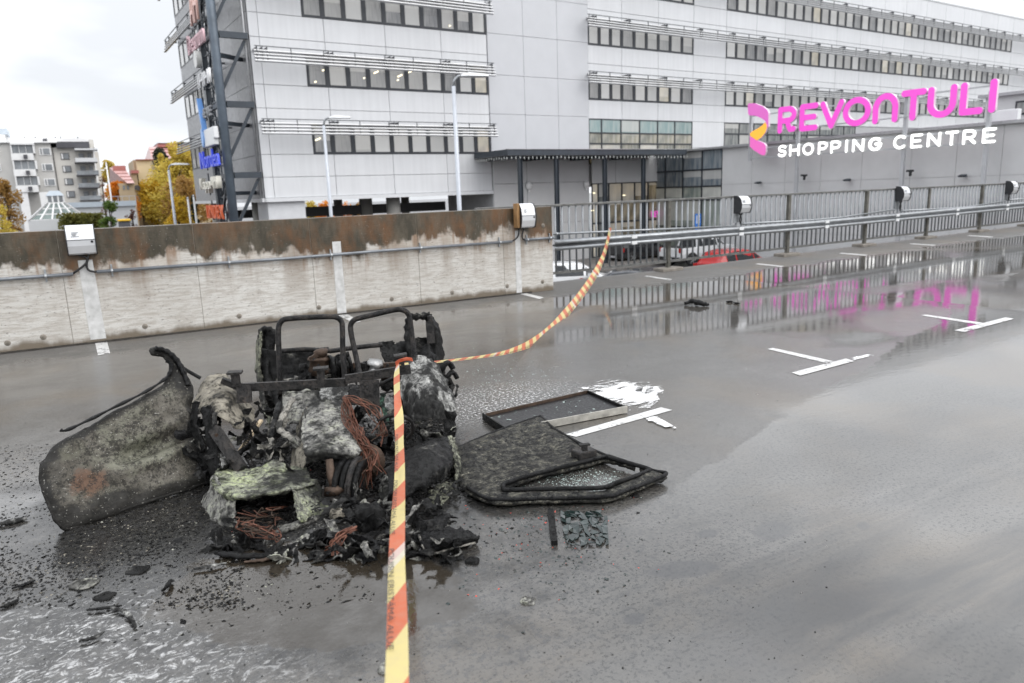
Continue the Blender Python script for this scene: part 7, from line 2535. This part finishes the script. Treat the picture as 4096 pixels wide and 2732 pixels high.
ld = thing('burnt_door', 'scorched grey-brown car door leaning beside the wreck on the left', 'car door', A0)
outer = [door_uv(*p) for p in [(150, 1216), (128, 1195), (98, 1128), (92, 1095), (97, 1062), (118, 1035), (150, 1012), (215, 975), (300, 930), (372, 888), (388, 868), (392, 835), (376, 820), (352, 812), (347, 802), (356, 799), (385, 808), (412, 828), (428, 858), (440, 895), (436, 935), (450, 985), (478, 1050), (494, 1098), (488, 1108), (400, 1135), (280, 1175), (180, 1212)]]
c_u = [door_uv(*p) for p in [(240, 1055), (320, 1015), (350, 1025), (430, 1035)]]


def door_relief(u, v, d):
    h = 0.028 * min(1, d / 0.05) ** 0.5 - 0.014
    x = mnoise.noise((u * 4, v * 4, 3)) * 0.022 + (0.4 - abs(mnoise.noise((u * 5 + 3, v * 9, 7))) * 1.6) * 0.020 + (0.4 - abs(mnoise.noise((u * 13, v * 17, 2))) * 1.6) * 0.005
    # pressed hand-grip hollow and a long crease
    cu_, cv_ = (c_u[1][0] + c_u[2][0]) / 2, (c_u[1][1] + c_u[2][1]) / 2
    du, dv = (u - cu_ - 0.02) / 0.16, (v - cv_ + 0.03 - 0.12 * (u - cu_)) / 0.055
    g = math.exp(-(du * du) ** 2.2 - (dv * dv) ** 2.4)
    h -= 0.075 * g
    dv2 = (v - cv_ + 0.12 - 0.10 * (u - cu_)) / 0.035
    h += 0.030 * math.exp(-dv2 * dv2) * math.exp(-((u - cu_) / 0.3) ** 2)
    return h + x


def make_door_material():
    t = NT('scorched_left_door')
    def dotn(vec, k_):
        q = t.n.new('ShaderNodeVectorMath')
        q.operation = 'DOT_PRODUCT'
        t.link(t.P(), q.inputs[0])
        q.inputs[1].default_value = vec
        return t.math('SUBTRACT', q.outputs['Value'], k_)
    u, v = dotn(tuple(e1), A0.dot(e1)), dotn(tuple(e2), A0.dot(e2))
    def blob(p, ru, rv, amp=0.9):
        cu_, cv_ = door_uv(*p)
        a = t.math('DIVIDE', t.math('SUBTRACT', u, cu_), ru)
        b = t.math('DIVIDE', t.math('SUBTRACT', v, cv_), rv)
        r = t.math('SQRT', t.math('ADD', t.math('MULTIPLY', a, a), t.math('MULTIPLY', b, b)))
        r = t.math('ADD', r, t.math('MULTIPLY', t.math('SUBTRACT', nz, 0.5), 2.4))
        return t.math('MULTIPLY', t.mrange(r, 1.1, 0.55), amp)
    nz = t.noise(11, 7, 0.75)
    fine = t.noise(60, 5, 0.8)
    c = t.mix(t.ramp(t.noise(3.2, 6, 0.65), [(0.35, 0.0), (0.65, 1.0)]), (0.062, 0.055, 0.044), (0.135, 0.125, 0.105))
    c = t.mix(t.ramp(t.noise(5, 5, 0.7, t.mapping(t.P(), loc=(3, 3, 3))), [(0.5, 0.0), (0.66, 0.5)]), c, (0.16, 0.163, 0.12))
    c = t.mix(blob((330, 1040), 0.22, 0.12, 0.5), c, (0.20, 0.205, 0.155))
    c = t.mix(blob((200, 1115), 0.10, 0.08, 0.6), c, (0.12, 0.052, 0.026))
    c = t.mix(t.ramp(t.math('ADD', t.math('MULTIPLY', nz, 0.5), t.math('MULTIPLY', fine, 0.5)), [(0.47, 0.0), (0.55, 0.85)]), c, (0.016, 0.015, 0.013))
    soot = t.math('MAXIMUM', blob((415, 862), 0.13, 0.20, 0.97), blob((470, 1060), 0.10, 0.35, 0.9))
    soot = t.math('MAXIMUM', soot, blob((260, 1150), 0.16, 0.05, 0.85))
    soot = t.math('MAXIMUM', soot, blob((150, 1190), 0.09, 0.06, 0.9))
    soot = t.math('MAXIMUM', soot, blob((115, 1090), 0.05, 0.18, 0.45))
    soot = t.math('MAXIMUM', soot, t.mrange(t.math('ADD', v, t.math('MULTIPLY', t.math('SUBTRACT', nz, 0.5), 0.16)), 0.075, 0.04, 0, 0.85))
    ea = t.n.new('ShaderNodeAttribute')
    ea.attribute_name = 'edge'
    rim = t.mrange(t.math('ADD', ea.outputs['Fac'], t.math('MULTIPLY', t.math('SUBTRACT', nz, 0.5), 0.14)), 0.05, 0.02, 0, 0.92)
    soot = t.math('MAXIMUM', soot, rim)
    c = t.mix(soot, c, (0.010, 0.0095, 0.009))
    c = t.mix(t.math('MULTIPLY', t.ramp(t.noise(90, 2, 0.6), [(0.66, 0.0), (0.7, 1.0)]), 0.6), c, (0.36, 0.35, 0.32))
    t.set(col=c, rough=t.mrange(nz, 0.35, 0.65, 0.45, 0.85), spec=0.25)
    t.bump(t.math('ADD', nz, fine), 0.7, 0.006)
    return t.mat


M_LDOOR = make_door_material()
plate(ld, 'door_skin', jag(outer, 0.012), [], door_pt, M_LDOOR, 0.012, 0.022, door_relief)
hb = [door_uv(*p) for p in [(137, 1038), (172, 1018), (178, 1026), (142, 1046)]]
m_ = MB()
m_.add([door_pt(u, v, 0.016) for u, v in hb] + [door_pt(u, v, -0.02) for u, v in hb], [(0, 1, 2, 3), (7, 6, 5, 4), (0, 4, 5, 1), (1, 5, 6, 2), (2, 6, 7, 3), (3, 7, 4, 0)])
m_.build('handle_slot', M_CHAR, ld)
ws = [door_pt(*door_uv(*p), 0.02) for p in [(136, 992), (150, 993), (200, 970), (270, 935), (330, 905), (372, 878), (386, 862), (390, 845), (380, 833)]]
MB().tube([crs(ws, i / 40) for i in range(41)], [0.013 + 0.004 * math.sin(i * 1.3) for i in range(41)], 7, flat=0.6).build('window_seal', M_CHAR, ld, True)
sp = [door_pt(*door_uv(*p), 0.022) for p in [(352, 806), (378, 812), (402, 832), (418, 862), (428, 892)]]
MB().tube([crs(sp, i / 24) for i in range(25)], [0.022 + 0.005 * math.sin(i * 2.2) for i in range(25)], 7, flat=0.7).build('frame_stump', M_CHAR, ld, True)
bl_ = [door_pt(*door_uv(*p), -0.05) for p in [(415, 832), (435, 845), (465, 862)]]
MB().tube([crs(bl_, i / 12) for i in range(13)], 0.017, 7, flat=0.6).build('frame_stump', M_CHAR, ld, True)
lip = [door_pt(*door_uv(*p), 0.004) for p in [(98, 1128), (128, 1196), (152, 1214), (180, 1210), (280, 1173), (400, 1134), (486, 1106)]]
MB().tube([crs(lip, i / 50) for i in range(51)], 0.010, 6).build('door_lip', M_LDOOR, ld, True)

# --- right door lying flat
def c4s(x, y):
    return (1700 + x / 1.96) / DS, (1450 + y / 1.96) / DS


rd = thing('flattened_door', 'blackened car door with an empty window frame lying on the deck', 'car door', gD(1150, 1100))
ZD = 0.04


def rd_uv(x, y):
    p = gD(*c4s(x, y), ZD)
    return (p.x, p.y)


def rd_pt(u, v, h):
    return Vector((u, v, ZD + h))


outer = [rd_uv(*p) for p in [(215, 700), (270, 650), (500, 565), (860, 436), (890, 428), (925, 440), (1010, 520), (1230, 650), (1480, 760), (1770, 850), (1890, 882), (1880, 897), (1560, 1020), (1400, 1062), (850, 1083), (560, 1088), (450, 1062), (330, 990), (270, 930), (235, 800)]]
inner = [rd_uv(*p) for p in [(612, 990), (640, 962), (850, 895), (1385, 762), (1440, 764), (1740, 848), (1736, 872), (1640, 915), (1500, 962), (1380, 1002), (1050, 1008), (660, 1018), (620, 1010)]]


def rd_relief(u, v, d):
    e = min(1, d / 0.06)
    return 0.022 * e ** 0.5 - 0.02 + 0.006 * mnoise.noise((u * 9, v * 9, 1)) + 0.004 * mnoise.noise((u * 25, v * 25, 1)) - 0.018 * (1 - min(1, max(0, (d - 0.10) / 0.1))) * 0.0 - 0.015 * max(0, min(1, (d - 0.12) / 0.08)) + 0.012 * mnoise.noise((u * 2.5, v * 2.5, 4))


M_RDOOR = burnt('sooty_door_lining', [(0.005, 0.005, 0.006), (0.016, 0.016, 0.016), (0.085, 0.082, 0.07), (0.30, 0.285, 0.22)], [0.36, 0.46, 0.54, 0.64], 0.5, 24, seed=25, bumpd=0.006, dirt=0.15)
plate(rd, 'door_skin', jag(outer, 0.012), [inner], rd_pt, M_RDOOR, 0.016, 0.03, rd_relief)
for lp, r_, z_ in [(inner, 0.013, 0.014)]:
    pts = [Vector((u, v, ZD + z_)) for u, v in lp + lp[:1]]
    MB().tube([crs(pts, i / 90) for i in range(91)], r_, 8).build('window_frame', M_CHAR, rd, True)
pts = [rd_pt(*rd_uv(*p), 0.006) for p in [(1440, 740), (1770, 850), (1884, 888), (1560, 1018), (1400, 1058), (850, 1078), (560, 1082), (450, 1058), (330, 986)]]
MB().tube([crs(pts, i / 90) for i in range(91)], 0.011, 8).build('window_frame', M_CHAR, rd, True)
pts = [rd_pt(*rd_uv(*p), 0.002) for p in [(225, 692), (500, 567), (870, 436), (920, 440), (1010, 520), (1230, 648), (1440, 742)]]
MB().tube([crs(pts, i / 60) for i in range(61)], 0.012, 8).build('door_edge', M_CHAR, rd, True)
a, b = gD(*c4s(1175, 730), 0.07), gD(*c4s(1315, 695), 0.07)
o = MB().bar(a, b, 0.09, 0.05).build('latch_box', M_STEEL, rd)
bevel(o, 0.008)
c = gD(*c4s(1250, 690), 0.11)
MB().bar(c, c + Vector((0, 0, 0.035)), 0.03, 0.03, up=CU).build('latch_lever', M_STEEL, rd)
MB().bar(c + Vector((-0.03, 0.01, 0.036)), c + Vector((0.03, -0.01, 0.036)), 0.03, 0.01).build('latch_lever', M_STEEL, rd)

# --- black tray-like panel
tp = thing('metal_tray', 'black shallow metal tray with a pale front rim lying on the deck', 'metal panel', gD(1280, 940))
M_TRAY = pm('sooty_tray', (0.006, 0.006, 0.007), 0.38, 0.0, var=0.6, scale=10, bump=0.3, bscale=40)
M_RIMW = pm('scratched_white_rim', (0.36, 0.345, 0.31), 0.5, 0.1, var=0.4, scale=14)
cor = [gD(*c4s(*p), 0.012) for p in [(455, 440), (1275, 250), (1585, 385), (640, 565)]]
m_ = MB()
m_.add([c for c in cor] + [c + Vector((0, 0, 0.012)) for c in cor], [(3, 2, 1, 0), (4, 5, 6, 7), (0, 1, 5, 4), (1, 2, 6, 5), (2, 3, 7, 6), (3, 0, 4, 7)])
m_.build('panel', M_TRAY, tp)
for i in range(4):
    a, b = cor[i] + Vector((0, 0, 0.018)), cor[(i + 1) % 4] + Vector((0, 0, 0.018))
    MB().bar(a, b, 0.010, 0.05 if i in (2, 3) else 0.03).build('rim', M_RIMW if i == 2 else M_CHAR if i == 3 else M_RUST if i == 0 else M_CHAR, tp)

# --- shattered side window
gl_ = thing('shattered_window', 'dark shattered window glass in shards with a black edge strip', 'broken glass', gD(1330, 1215))
t = NT('dark_green_glass')
t.set(col=t.mix(t.ramp(t.noise(20, 3), [(0.3, 0.0), (0.7, 1.0)]), (0.006, 0.012, 0.011), (0.018, 0.032, 0.030)), rough=0.06, spec=0.7)
M_SHARD = t.mat
rg = random.Random(77)
gu, gv = 9, 9
Q4 = [gD(1284, 1175, .006), gD(1394, 1172, .006), gD(1398, 1252, .006), gD(1300, 1258, .006)]


def qp(u, v):
    return Q4[0].lerp(Q4[1], u).lerp(Q4[3].lerp(Q4[2], u), v)


grid = [[(min(1, max(0, (i + rg.uniform(-.42, .42)) / gu)), min(1, max(0, (j_ + rg.uniform(-.42, .42)) / gv))) for i in range(gu + 1)] for j_ in range(gv + 1)]
for j_ in range(gv):
    for i in range(gu):
        if rg.random() < 0.13: continue
        pts = [qp(*grid[j_][i]), qp(*grid[j_][i + 1]), qp(*grid[j_ + 1][i + 1]), qp(*grid[j_ + 1][i])]
        if rg.random() < 0.45: pts.pop(rg.randrange(4))
        c = sum(pts, Vector()) / len(pts)
        tilt = Vector((rg.gauss(0, .10), rg.gauss(0, .10), 0))
        pts = [c + (p - c) * 0.93 for p in pts]
        pts = [Vector((p.x, p.y, 0.008 + rg.uniform(0, .006) + max(0, (p - c).dot(tilt)))) for p in pts]
        nn = len(pts)
        m_ = MB()
        m_.add(pts + [p - Vector((0, 0, .004)) for p in pts], [tuple(range(nn)), tuple(range(2 * nn - 1, nn - 1, -1))] + [(k_, k_ + nn, (k_ + 1) % nn + nn, (k_ + 1) % nn) for k_ in range(nn)])
        m_.build('glass_shard', M_SHARD, gl_)
MB().bar(gD(1264, 1172, 0.012), gD(1273, 1247, 0.012), 0.03, 0.024).build('edge_strip', M_CHAR, gl_)

# --- folded charred mat and sticks in front
fm = thing('charred_mat', 'folded wet black mat with a pale wire edge before the wreck', 'mat', gD(1020, 1255))
sheet(fm, 'mat', [[gD(958, 1225, .05), gD(1010, 1212, .08), (gD(1060, 1212, .07)), gD(1095, 1222, .03)], [gD(965, 1245, .06), gD(1015, 1235, .09), gD(1062, 1232, .07), gD(1098, 1236, .04)], [gD(975, 1265, .03), gD(1020, 1255, .05), gD(1062, 1246, .04), gD(1100, 1242, .02)], [gD(985, 1276, .008), gD(1020, 1266, .012), gD(1060, 1255, .01), gD(1098, 1246, .008)]], M_CHAR, 44, 34, 0.016, 14, 0.08, seed=71)
q = [gD(962, 1228, .06), gD(970, 1252, .05), gD(980, 1266, .03), gD(1000, 1270, .03), gD(1040, 1258, .025), gD(1092, 1246, .025)]
MB().tube([crs(q, i / 24) for i in range(25)], 0.006, 6).build('wire_edge', M_STRIP, fm, True)


def stick(label, pts, r_, mat, name='charred_stick', cat='debris', flat=0.6):
    q = [gD(x, y, z) for x, y, z in pts]
    t = thing(name, label, cat, q[0], group='burnt pieces lying on the deck')
    m_ = MB()
    n_ = 16
    m_.tube([crs(q, i / n_) + mnoise.noise_vector(q[0] * 3 + Vector((i * .7, 0, 0))) * r_ * 0.4 for i in range(n_ + 1)], [r_ * (0.5 + 0.5 * math.sin(math.pi * min(1, max(0.1, i / n_)))) * (1 + 0.3 * mnoise.noise((i * .9, r_ * 100, 2))) for i in range(n_ + 1)], 7, flat=flat)
    m_.build('piece', mat, t, True)
    return t


stick('black charred plank in front of the bumper', [(495, 1268, .02), (560, 1276, .02), (655, 1270, .02)], 0.022, M_CHAR)
stick('thin brown strip beyond the charred plank end', [(560, 1290, .01), (610, 1284, .012), (662, 1268, .014)], 0.012, M_RUST)
stick('white peeled stick left of the charred plank', [(445, 1306, .012), (480, 1300, .014), (520, 1292, .014)], 0.010, M_FIBRE)
stick('upright split sliver beside the charred plank', [(628, 1268, .02), (640, 1250, .06), (652, 1236, .10)], 0.010, M_FIBRE)
stick('pale torn shard at the left picture edge', [(2, 1204, .01), (28, 1196, .014), (60, 1190, .01)], 0.022, M_FIBRE)
stick('charred knobbly piece lying below the railing', [(1572, 696, .03), (1590, 692, .05), (1605, 695, .045), (1628, 700, .02)], 0.045, M_CHAR, flat=0.8)
stick('small black bit right of the knobbly piece', [(1668, 693, .012), (1682, 693, .012)], 0.018, M_CHAR)
stick('second small black bit right of the knobbly piece', [(1684, 695, .012), (1698, 697, .012)], 0.018, M_CHAR)
stick('forked white twig among the foam', [(245, 1392, .01), (285, 1404, .014), (300, 1418, .012), (312, 1440, .01)], 0.010, M_FIBRE)
stick('thin dark wire beside the forked twig', [(200, 1400, .01), (240, 1396, .012), (280, 1390, .01)], 0.009, M_CHAR)
stick('pale twig below the forked twig', [(180, 1472, .01), (215, 1464, .012), (240, 1450, .02)], 0.010, M_FIBRE)
stick('short dark strip on the left foreground deck', [(28, 1350, .006), (55, 1342, .007), (80, 1332, .006)], 0.010, M_CHAR)
stick('curled dark strip near the lower left corner', [(0, 1395, .006), (20, 1388, .008), (42, 1376, .006)], 0.010, M_CHARG)
stick('bent sliver on the wet patch before the wreck', [(372, 1355, .006), (385, 1345, .02), (392, 1330, .015)], 0.012, M_CHARG)


def chunk(label, x, y, s, mat, seed, h=0.5):
    c = gD(x, y, 0)
    t = thing('charred_chunk', label, 'debris', c, group='burnt pieces lying on the deck')
    rows = []
    for v in range(4):
        rr = s * (1.0, 0.95, 0.7, 0.1)[v]
        rows.append([c + CV * rr * math.cos(u * 1.5708 + .4) * 1.2 + CU * rr * math.sin(u * 1.5708 + .4) + Vector((0, 0, (-0.05, 0.35, 0.8, 0.9)[v] * s * h)) for u in range(5)])
    sheet(t, 'piece', rows, mat, 22, 10, s * 0.28, 14, seed=seed, edge=0, thick=0.003)


for i, (lab, x, y, s, mt, h) in enumerate([
    ('flat grey ash crust left of the puddle', 195, 1340, 0.05, M_ASH, .15), ('grey ash flake below the leaning door', 315, 1310, 0.04, M_CHARG, .15),
    ('small grey crust in the right foreground', 1215, 1380, 0.03, M_ASH, .3), ('black crumb beside the broken glass', 1460, 1140, 0.02, M_CHAR, .6),
    ('beige crust flake near the bottom left foam', 240, 1370, 0.035, M_CHARG, .15), ('black crumb under the bent door frame', 1085, 1290, 0.03, M_CHAR, .6), ('grey crumb at the bottom beside the tape', 890, 1535, 0.03, M_ASH, .5)]):
    chunk(lab, x, y, s, mt, 80 + i, h)

# ------------------------------------------------------------------ loose ash, crumbs and glass: too many to count
def scatter(name, label, n_, mat, fn, smin, smax, seed, hk=0.35, cat='debris'):
    rg = random.Random(seed)
    v_, f_ = [], []
    k_ = 0
    tries = 0
    while k_ < n_ and tries < n_ * 30:
        tries += 1
        x, y, z = fn(rg)
        if x is None: continue
        k_ += 1
        s = smin + (smax - smin) * rg.random() ** 3.6
        a = rg.uniform(0, 6.28)
        c = Vector((x, y, z + zdeck(x)))
        e = Vector((math.cos(a), math.sin(a), rg.gauss(0, .25))) * s
        g = Vector((-math.sin(a), math.cos(a), rg.gauss(0, .25))) * s * rg.uniform(.15, .8)
        up = Vector((0, 0, s * hk * 0.55 * rg.uniform(.3, 1.3)))
        b = len(v_)
        v_ += [c - e, c + g * rg.uniform(.5, 1.2), c + e * rg.uniform(.6, 1.2), c - g, c + up + e * rg.uniform(-.3, .3)]
        f_ += [(b, b + 1, b + 4), (b + 1, b + 2, b + 4), (b + 2, b + 3, b + 4), (b + 3, b, b + 4), (b + 3, b + 2, b + 1, b)]
    o = bpy.data.objects.new(name, mesh_of(name, v_, f_, mat))
    COL.objects.link(o)
    settag(o, label, cat, kind='stuff')


cc = CO + CU * 0.9


def near_wreck(rg):
    a = rg.uniform(0, 6.283)
    r = abs(rg.gauss(0, 1)) * 0.85 + 0.1
    p = cc + CV * math.cos(a) * r * 0.95 - CV * 0.25 + CU * math.sin(a) * r * 1.25
    if p.y > WY - 0.05: return None, 0, 0
    cl = mnoise.noise((p.x * 2.2, p.y * 2.2, 3)) + 0.5 * mnoise.noise((p.x * 7, p.y * 7, 3))
    if cl < (r - 0.75) * 0.55 - 0.15: return None, 0, 0
    return p.x, p.y, 0.001


def in_wreck(rg):
    p = cc + CV * rg.uniform(-.62, .62) + CU * rg.uniform(-.62, 1.0)
    q = mnoise.noise((p.x * 3, p.y * 3, 1))
    return p.x, p.y, max(0.002, 0.02 + 0.05 * q + rg.uniform(-.02, .035))


def left_ash(rg):
    p = gD(rg.uniform(-40, 560), rg.uniform(1020, 1400))
    if mnoise.noise((p.x * 2, p.y * 2, 5)) < rg.uniform(-.5, .25): return None, 0, 0
    return p.x, p.y, 0.001


def right_glass(rg):
    p = gD(rg.gauss(1250, 110), rg.gauss(1225, 70))
    return p.x, p.y, 0.001


def whole(rg):
    p = gD(rg.uniform(-50, 1900), rg.uniform(900, 1600))
    return p.x, p.y, 0.0005


def back_glass(rg):
    p = gD(rg.gauss(1180, 110), rg.gauss(860, 34))
    return p.x, p.y, 0.001


scatter('char_crumbs', 'black char crumbs strewn round the wreck', 11000, M_CHAR, near_wreck, .0015, .014, 1)
scatter('char_lumps', 'larger black char lumps strewn round the wreck', 420, M_CHAR, near_wreck, .008, .034, 21, .3)
scatter('ash_flakes', 'grey ash flakes strewn round the wreck', 7000, M_ASH, near_wreck, .002, .012, 2, .2)
scatter('charred_rubble', 'heaped black rubble inside the wreck', 4200, M_CHAR, in_wreck, .007, .036, 3, .35)
scatter('grey_rubble', 'grey flaked rubble inside the wreck', 2200, M_CHARG, in_wreck, .007, .034, 4, .25)
scatter('ash_crust', 'flaky ash crust on the deck left of the wreck', 9000, M_CHARG, left_ash, .002, .016, 5, .22)
scatter('pale_crust', 'pale flaky crust on the deck left of the wreck', 2500, M_BEIGE, left_ash, .002, .010, 6, .2)
M_REDBIT = pm('red_plastic_bits', (0.55, 0.05, 0.025), 0.4, var=0.2)
M_GLASSB = pm('pale_glass_granules', (0.30, 0.36, 0.34), 0.12, var=0.3, scale=60)
scatter('glass_crumbs', 'dark glass crumbs round the shattered window', 1100, M_SHARD, right_glass, .003, .014, 7, .6)
scatter('red_bits', 'tiny red plastic bits among the debris', 110, M_REDBIT, lambda rg: (right_glass(rg) if rg.random() < .6 else near_wreck(rg)), .004, .010, 8, .4)
scatter('grit', 'scattered grit on the wet deck', 700, M_CHARG, whole, .002, .008, 9, .5)
scatter('pale_grit', 'pale grit specks on the wet deck', 420, M_FIBRE, whole, .002, .006, 10, .5)
scatter('glass_granules', 'pale glass granules behind the wreck', 900, M_GLASSB, back_glass, .003, .010, 11, .7)
_p = lambda rg: (lambda q: (q.x, q.y, 0.001))(gD(rg.gauss(1340, 60), rg.gauss(1103, 14)))
scatter('glass_granules', 'pale glass granules inside the empty door window', 900, M_GLASSB, _p, .003, .010, 12, .6)

def on_tray(rg):
    a, b = rg.uniform(.04, .96), rg.uniform(.05, .95)
    p = cor[0].lerp(cor[1], a).lerp(cor[3].lerp(cor[2], a), b)
    return p.x, p.y, 0.026


scatter('glass_granules', 'pale glass granules lying in the black tray', 110, M_GLASSB, on_tray, .004, .018, 13, .4)

# ------------------------------------------------------------------ barrier tape
def tape_material(name, period, alpha):
    t = NT(name)
    uv = t.n.new('ShaderNodeUVMap').outputs[0]
    u, v, _ = t.xyz(uv)
    s = t.math('FRACT', t.math('DIVIDE', t.math('ADD', u, t.math('MULTIPLY', v, 0.11)), period))
    c = t.ramp(s, [(0.0, (0.66, 0.17, 0.08)), (0.5, (0.76, 0.64, 0.28))], 'CONSTANT')
    w = t.ramp(t.math('FRACT', t.math('DIVIDE', t.math('ADD', u, t.math('MULTIPLY', v, 0.11)), period * 6)), [(0.0, 0.0), (0.06, 0.7), (0.10, 0.0)], 'CONSTANT')
    c = t.mix(w, c, (0.72, 0.70, 0.66))
    c = t.mix(t.ramp(t.noise(40, 4), [(0.4, 0.0), (0.8, 0.25)]), c, (0.5, 0.42, 0.33))
    t.set(col=c, rough=0.38)
    # thin film: some light passes through
    tr = t.n.new('ShaderNodeBsdfTranslucent')
    t.link(c, tr.inputs[0])
    mxs = t.n.new('ShaderNodeMixShader')
    mxs.inputs[0].default_value = 0.35
    t.link(t.b.outputs[0], mxs.inputs[1])
    t.link(tr.outputs[0], mxs.inputs[2])
    t.link(mxs.outputs[0], t.out.inputs[0])
    return t.mat


M_TINK = pm('tape_print', (0.03, 0.025, 0.025), 0.5, var=0.3, scale=50)


def tape(label, ctr, wid, mat, text, tsz, nseg=90, flip=1, toff=0.0):
    """ctr: centre points; wid: across vectors of half width"""
    P = [crs(ctr, i / nseg) for i in range(nseg + 1)]
    A = [crs(wid, i / nseg) for i in range(nseg + 1)]
    t = thing('barrier_tape', label, 'tape', P[0], group='barrier tape')
    acc = [0.0]
    for i in range(nseg): acc.append(acc[-1] + (P[i + 1] - P[i]).length)
    nw = 6
    vs_, fs_, uvs = [], [], []
    for i in range(nseg + 1):
        for k_ in range(nw + 1):
            q = k_ / nw * 2 - 1
            n_ = A[i].cross(P[min(i + 1, nseg)] - P[max(i - 1, 0)])
            n_ = n_.normalized() if n_.length > 1e-9 else Vector((0, 0, 1))
            vs_.append(P[i] + A[i] * q + n_ * 0.007 * math.sin(q * 2.2 + acc[i] * 5) * mnoise.noise((acc[i] * 3, 0, 1)))
            uvs.append((acc[i], k_ / nw))
    for i in range(nseg):
        for k_ in range(nw):
            b = i * (nw + 1) + k_
            fs_.append((b, b + 1, b + nw + 2, b + nw + 1))
    me = mesh_of('film', [ORG[t.name] @ v for v in vs_], fs_, mat, smooth=True)
    ul = me.uv_layers.new(name='UVMap')
    for lp in me.loops:
        ul.data[lp.index].uv = uvs[lp.vertex_index]
    o = bpy.data.objects.new('film', me)
    COL.objects.link(o)
    o.parent = t
    # printed words follow the film
    tm, x0, x1, y0, y1 = text_mesh(text, 1.0, 0.0, [M_TINK])
    bm_ = bmesh.new()
    bm_.from_mesh(tm)
    bmesh.ops.triangulate(bm_, faces=bm_.faces[:])
    bmesh.ops.subdivide_edges(bm_, edges=[e for e in bm_.edges if e.calc_length() > 0.3], cuts=2)
    tv = [v.co.copy() for v in bm_.verts]
    bm_.verts.index_update()
    tf = [tuple(v.index for v in f.verts) for f in bm_.faces]
    bm_.free()
    L = acc[-1]
    wl_ = (x1 - x0) * tsz
    s0 = toff
    v2, f2 = [], []
    while s0 + wl_ < L:
        b = len(v2)
        ok = True
        for c in tv:
            s = s0 + (c.x - x0) * tsz
            q = (-0.95 + (c.y - y0) / (y1 - y0) * 0.75) * flip
            i = 0
            lo_, hi_ = 0, nseg
            while hi_ - lo_ > 1:
                md = (lo_ + hi_) // 2
                if acc[md] <= s: lo_ = md
                else: hi_ = md
            f = (s - acc[lo_]) / max(1e-6, acc[lo_ + 1] - acc[lo_])
            p = P[lo_].lerp(P[lo_ + 1], f)
            a_ = A[lo_].lerp(A[lo_ + 1], f)
            n_ = a_.cross(P[lo_ + 1] - P[lo_])
            n_ = n_.normalized() if n_.length > 1e-9 else Vector((0, 0, 1))
            if n_.dot(CAMP - p) < 0: n_ = -n_
            v2.append(p + a_ * q + n_ * 0.006)
        o = bpy.data.objects.new('printed_words', mesh_of('printed_words', [ORG[t.name] @ v for v in v2], tf, M_TINK))
        COL.objects.link(o)
        o.parent = t
        v2 = []
        s0 += wl_ + 0.10
    return t


TXT = 'POLIISIN ERIST\u00c4M\u00c4 ALUE'
knot = wp(914, 832, 1.28)
near = [(913, 832, 4.9, 4), (911, 862, 4.55, 6), (912, 905, 4.1, 8), (916, 960, 3.65, 9), (917, 1010, 3.3, 9), (918, 1060, 3.0, 11), (917, 1120, 2.72, 13), (914, 1190, 2.42, 16), (911, 1280, 2.15, 18.5), (912, 1400, 1.88, 22.5), (912, 1500, 1.7, 25.5), (911, 1600, 1.56, 28), (911, 1800, 1.35, 33)]
kd = (knot - CAMP).dot(FX)
ctr, wid = [], []
for i, (x, y, dpt, hw) in enumerate(near):
    dpt = dpt * kd / 4.9 if i < 3 else dpt
    p = at(x * DS, y * DS, dpt) if i else knot
    ctr.append(p)
    s = dpt / FPX * DS
    tw_ = [1.2, 0.6, -0.5, 0.9, 0.5, 0.15, 0.05, 0.05, 0.1, 0.1, 0.1, 0.1, 0.1][i]
    wid.append((RX * math.cos(tw_) + FX * math.sin(tw_)) * (hw * s / max(0.35, math.cos(tw_)) if abs(tw_) < 1.1 else 0.012))
tape('red and yellow barrier tape running from the wreck towards the viewer', ctr, wid, tape_material('barrier_tape_near', 0.40, 1), TXT, 0.045, 120, 1, 1.3)
far = [(1401, 523, None, 4), (1397, 545, None, 4), (1386, 585, None, 6), (1368, 625, None, 11), (1340, 668, None, 14), (1305, 712, None, 14), (1265, 755, None, 13), (1220, 787, None, 12), (1175, 805, None, 8), (1130, 815, None, 5), (1080, 822, None, 4), (1000, 831, None, 3.5), (918, 836, None, 4)]
kn2 = onY(1401 * DS, 523 * DS, FY - 0.06)
d0, d1 = (kn2 - CAMP).dot(FX), kd
ctr, wid = [], []
for i, (x, y, _, hw) in enumerate(far):
    f = i / (len(far) - 1)
    # the depth falls evenly along the picture path of the hanging tape
    g = (1401 - x) / (1401 - 918)
    dpt = 1 / ((1 - g) / d0 + g / d1)
    ctr.append(at(x * DS, y * DS, dpt))
    s = dpt / FPX * DS
    px_, py_ = far[max(0, i - 1)][:2], far[min(len(far) - 1, i + 1)][:2]
    tx, ty = py_[0] - px_[0], py_[1] - px_[1]
    l_ = math.hypot(tx, ty)
    nx_, ny_ = -ty / l_, tx / l_
    full = 0.05
    w_ = min(hw * s * 0.68, full)
    depthpart = math.sqrt(max(0, full * full - w_ * w_)) * 0.6
    wid.append((RX * nx_ - UX * ny_) * w_ + FX * depthpart)
tape('red and yellow barrier tape sagging from the railing to the wreck', ctr, wid, tape_material('barrier_tape_far', 0.30, 1), TXT, 0.05, 120, 1, 0.5)
kt = thing('tape_knot', 'knot of red tape tied round the bracket on the wreck', 'tape', knot)
sheet(kt, 'wrap', [[wp(908, 838, 1.24), wp(918, 832, 1.23), wp(935, 828, 1.24), wp(948, 830, 1.26)], [wp(908, 830, 1.24), wp(918, 824, 1.23), wp(935, 820, 1.24), wp(946, 822, 1.26)]], pm('tape_red', (0.40, 0.08, 0.035), 0.4, var=0.25, scale=60), 16, 6, 0.004, 20, seed=90, thick=0.001, edge=0.002)
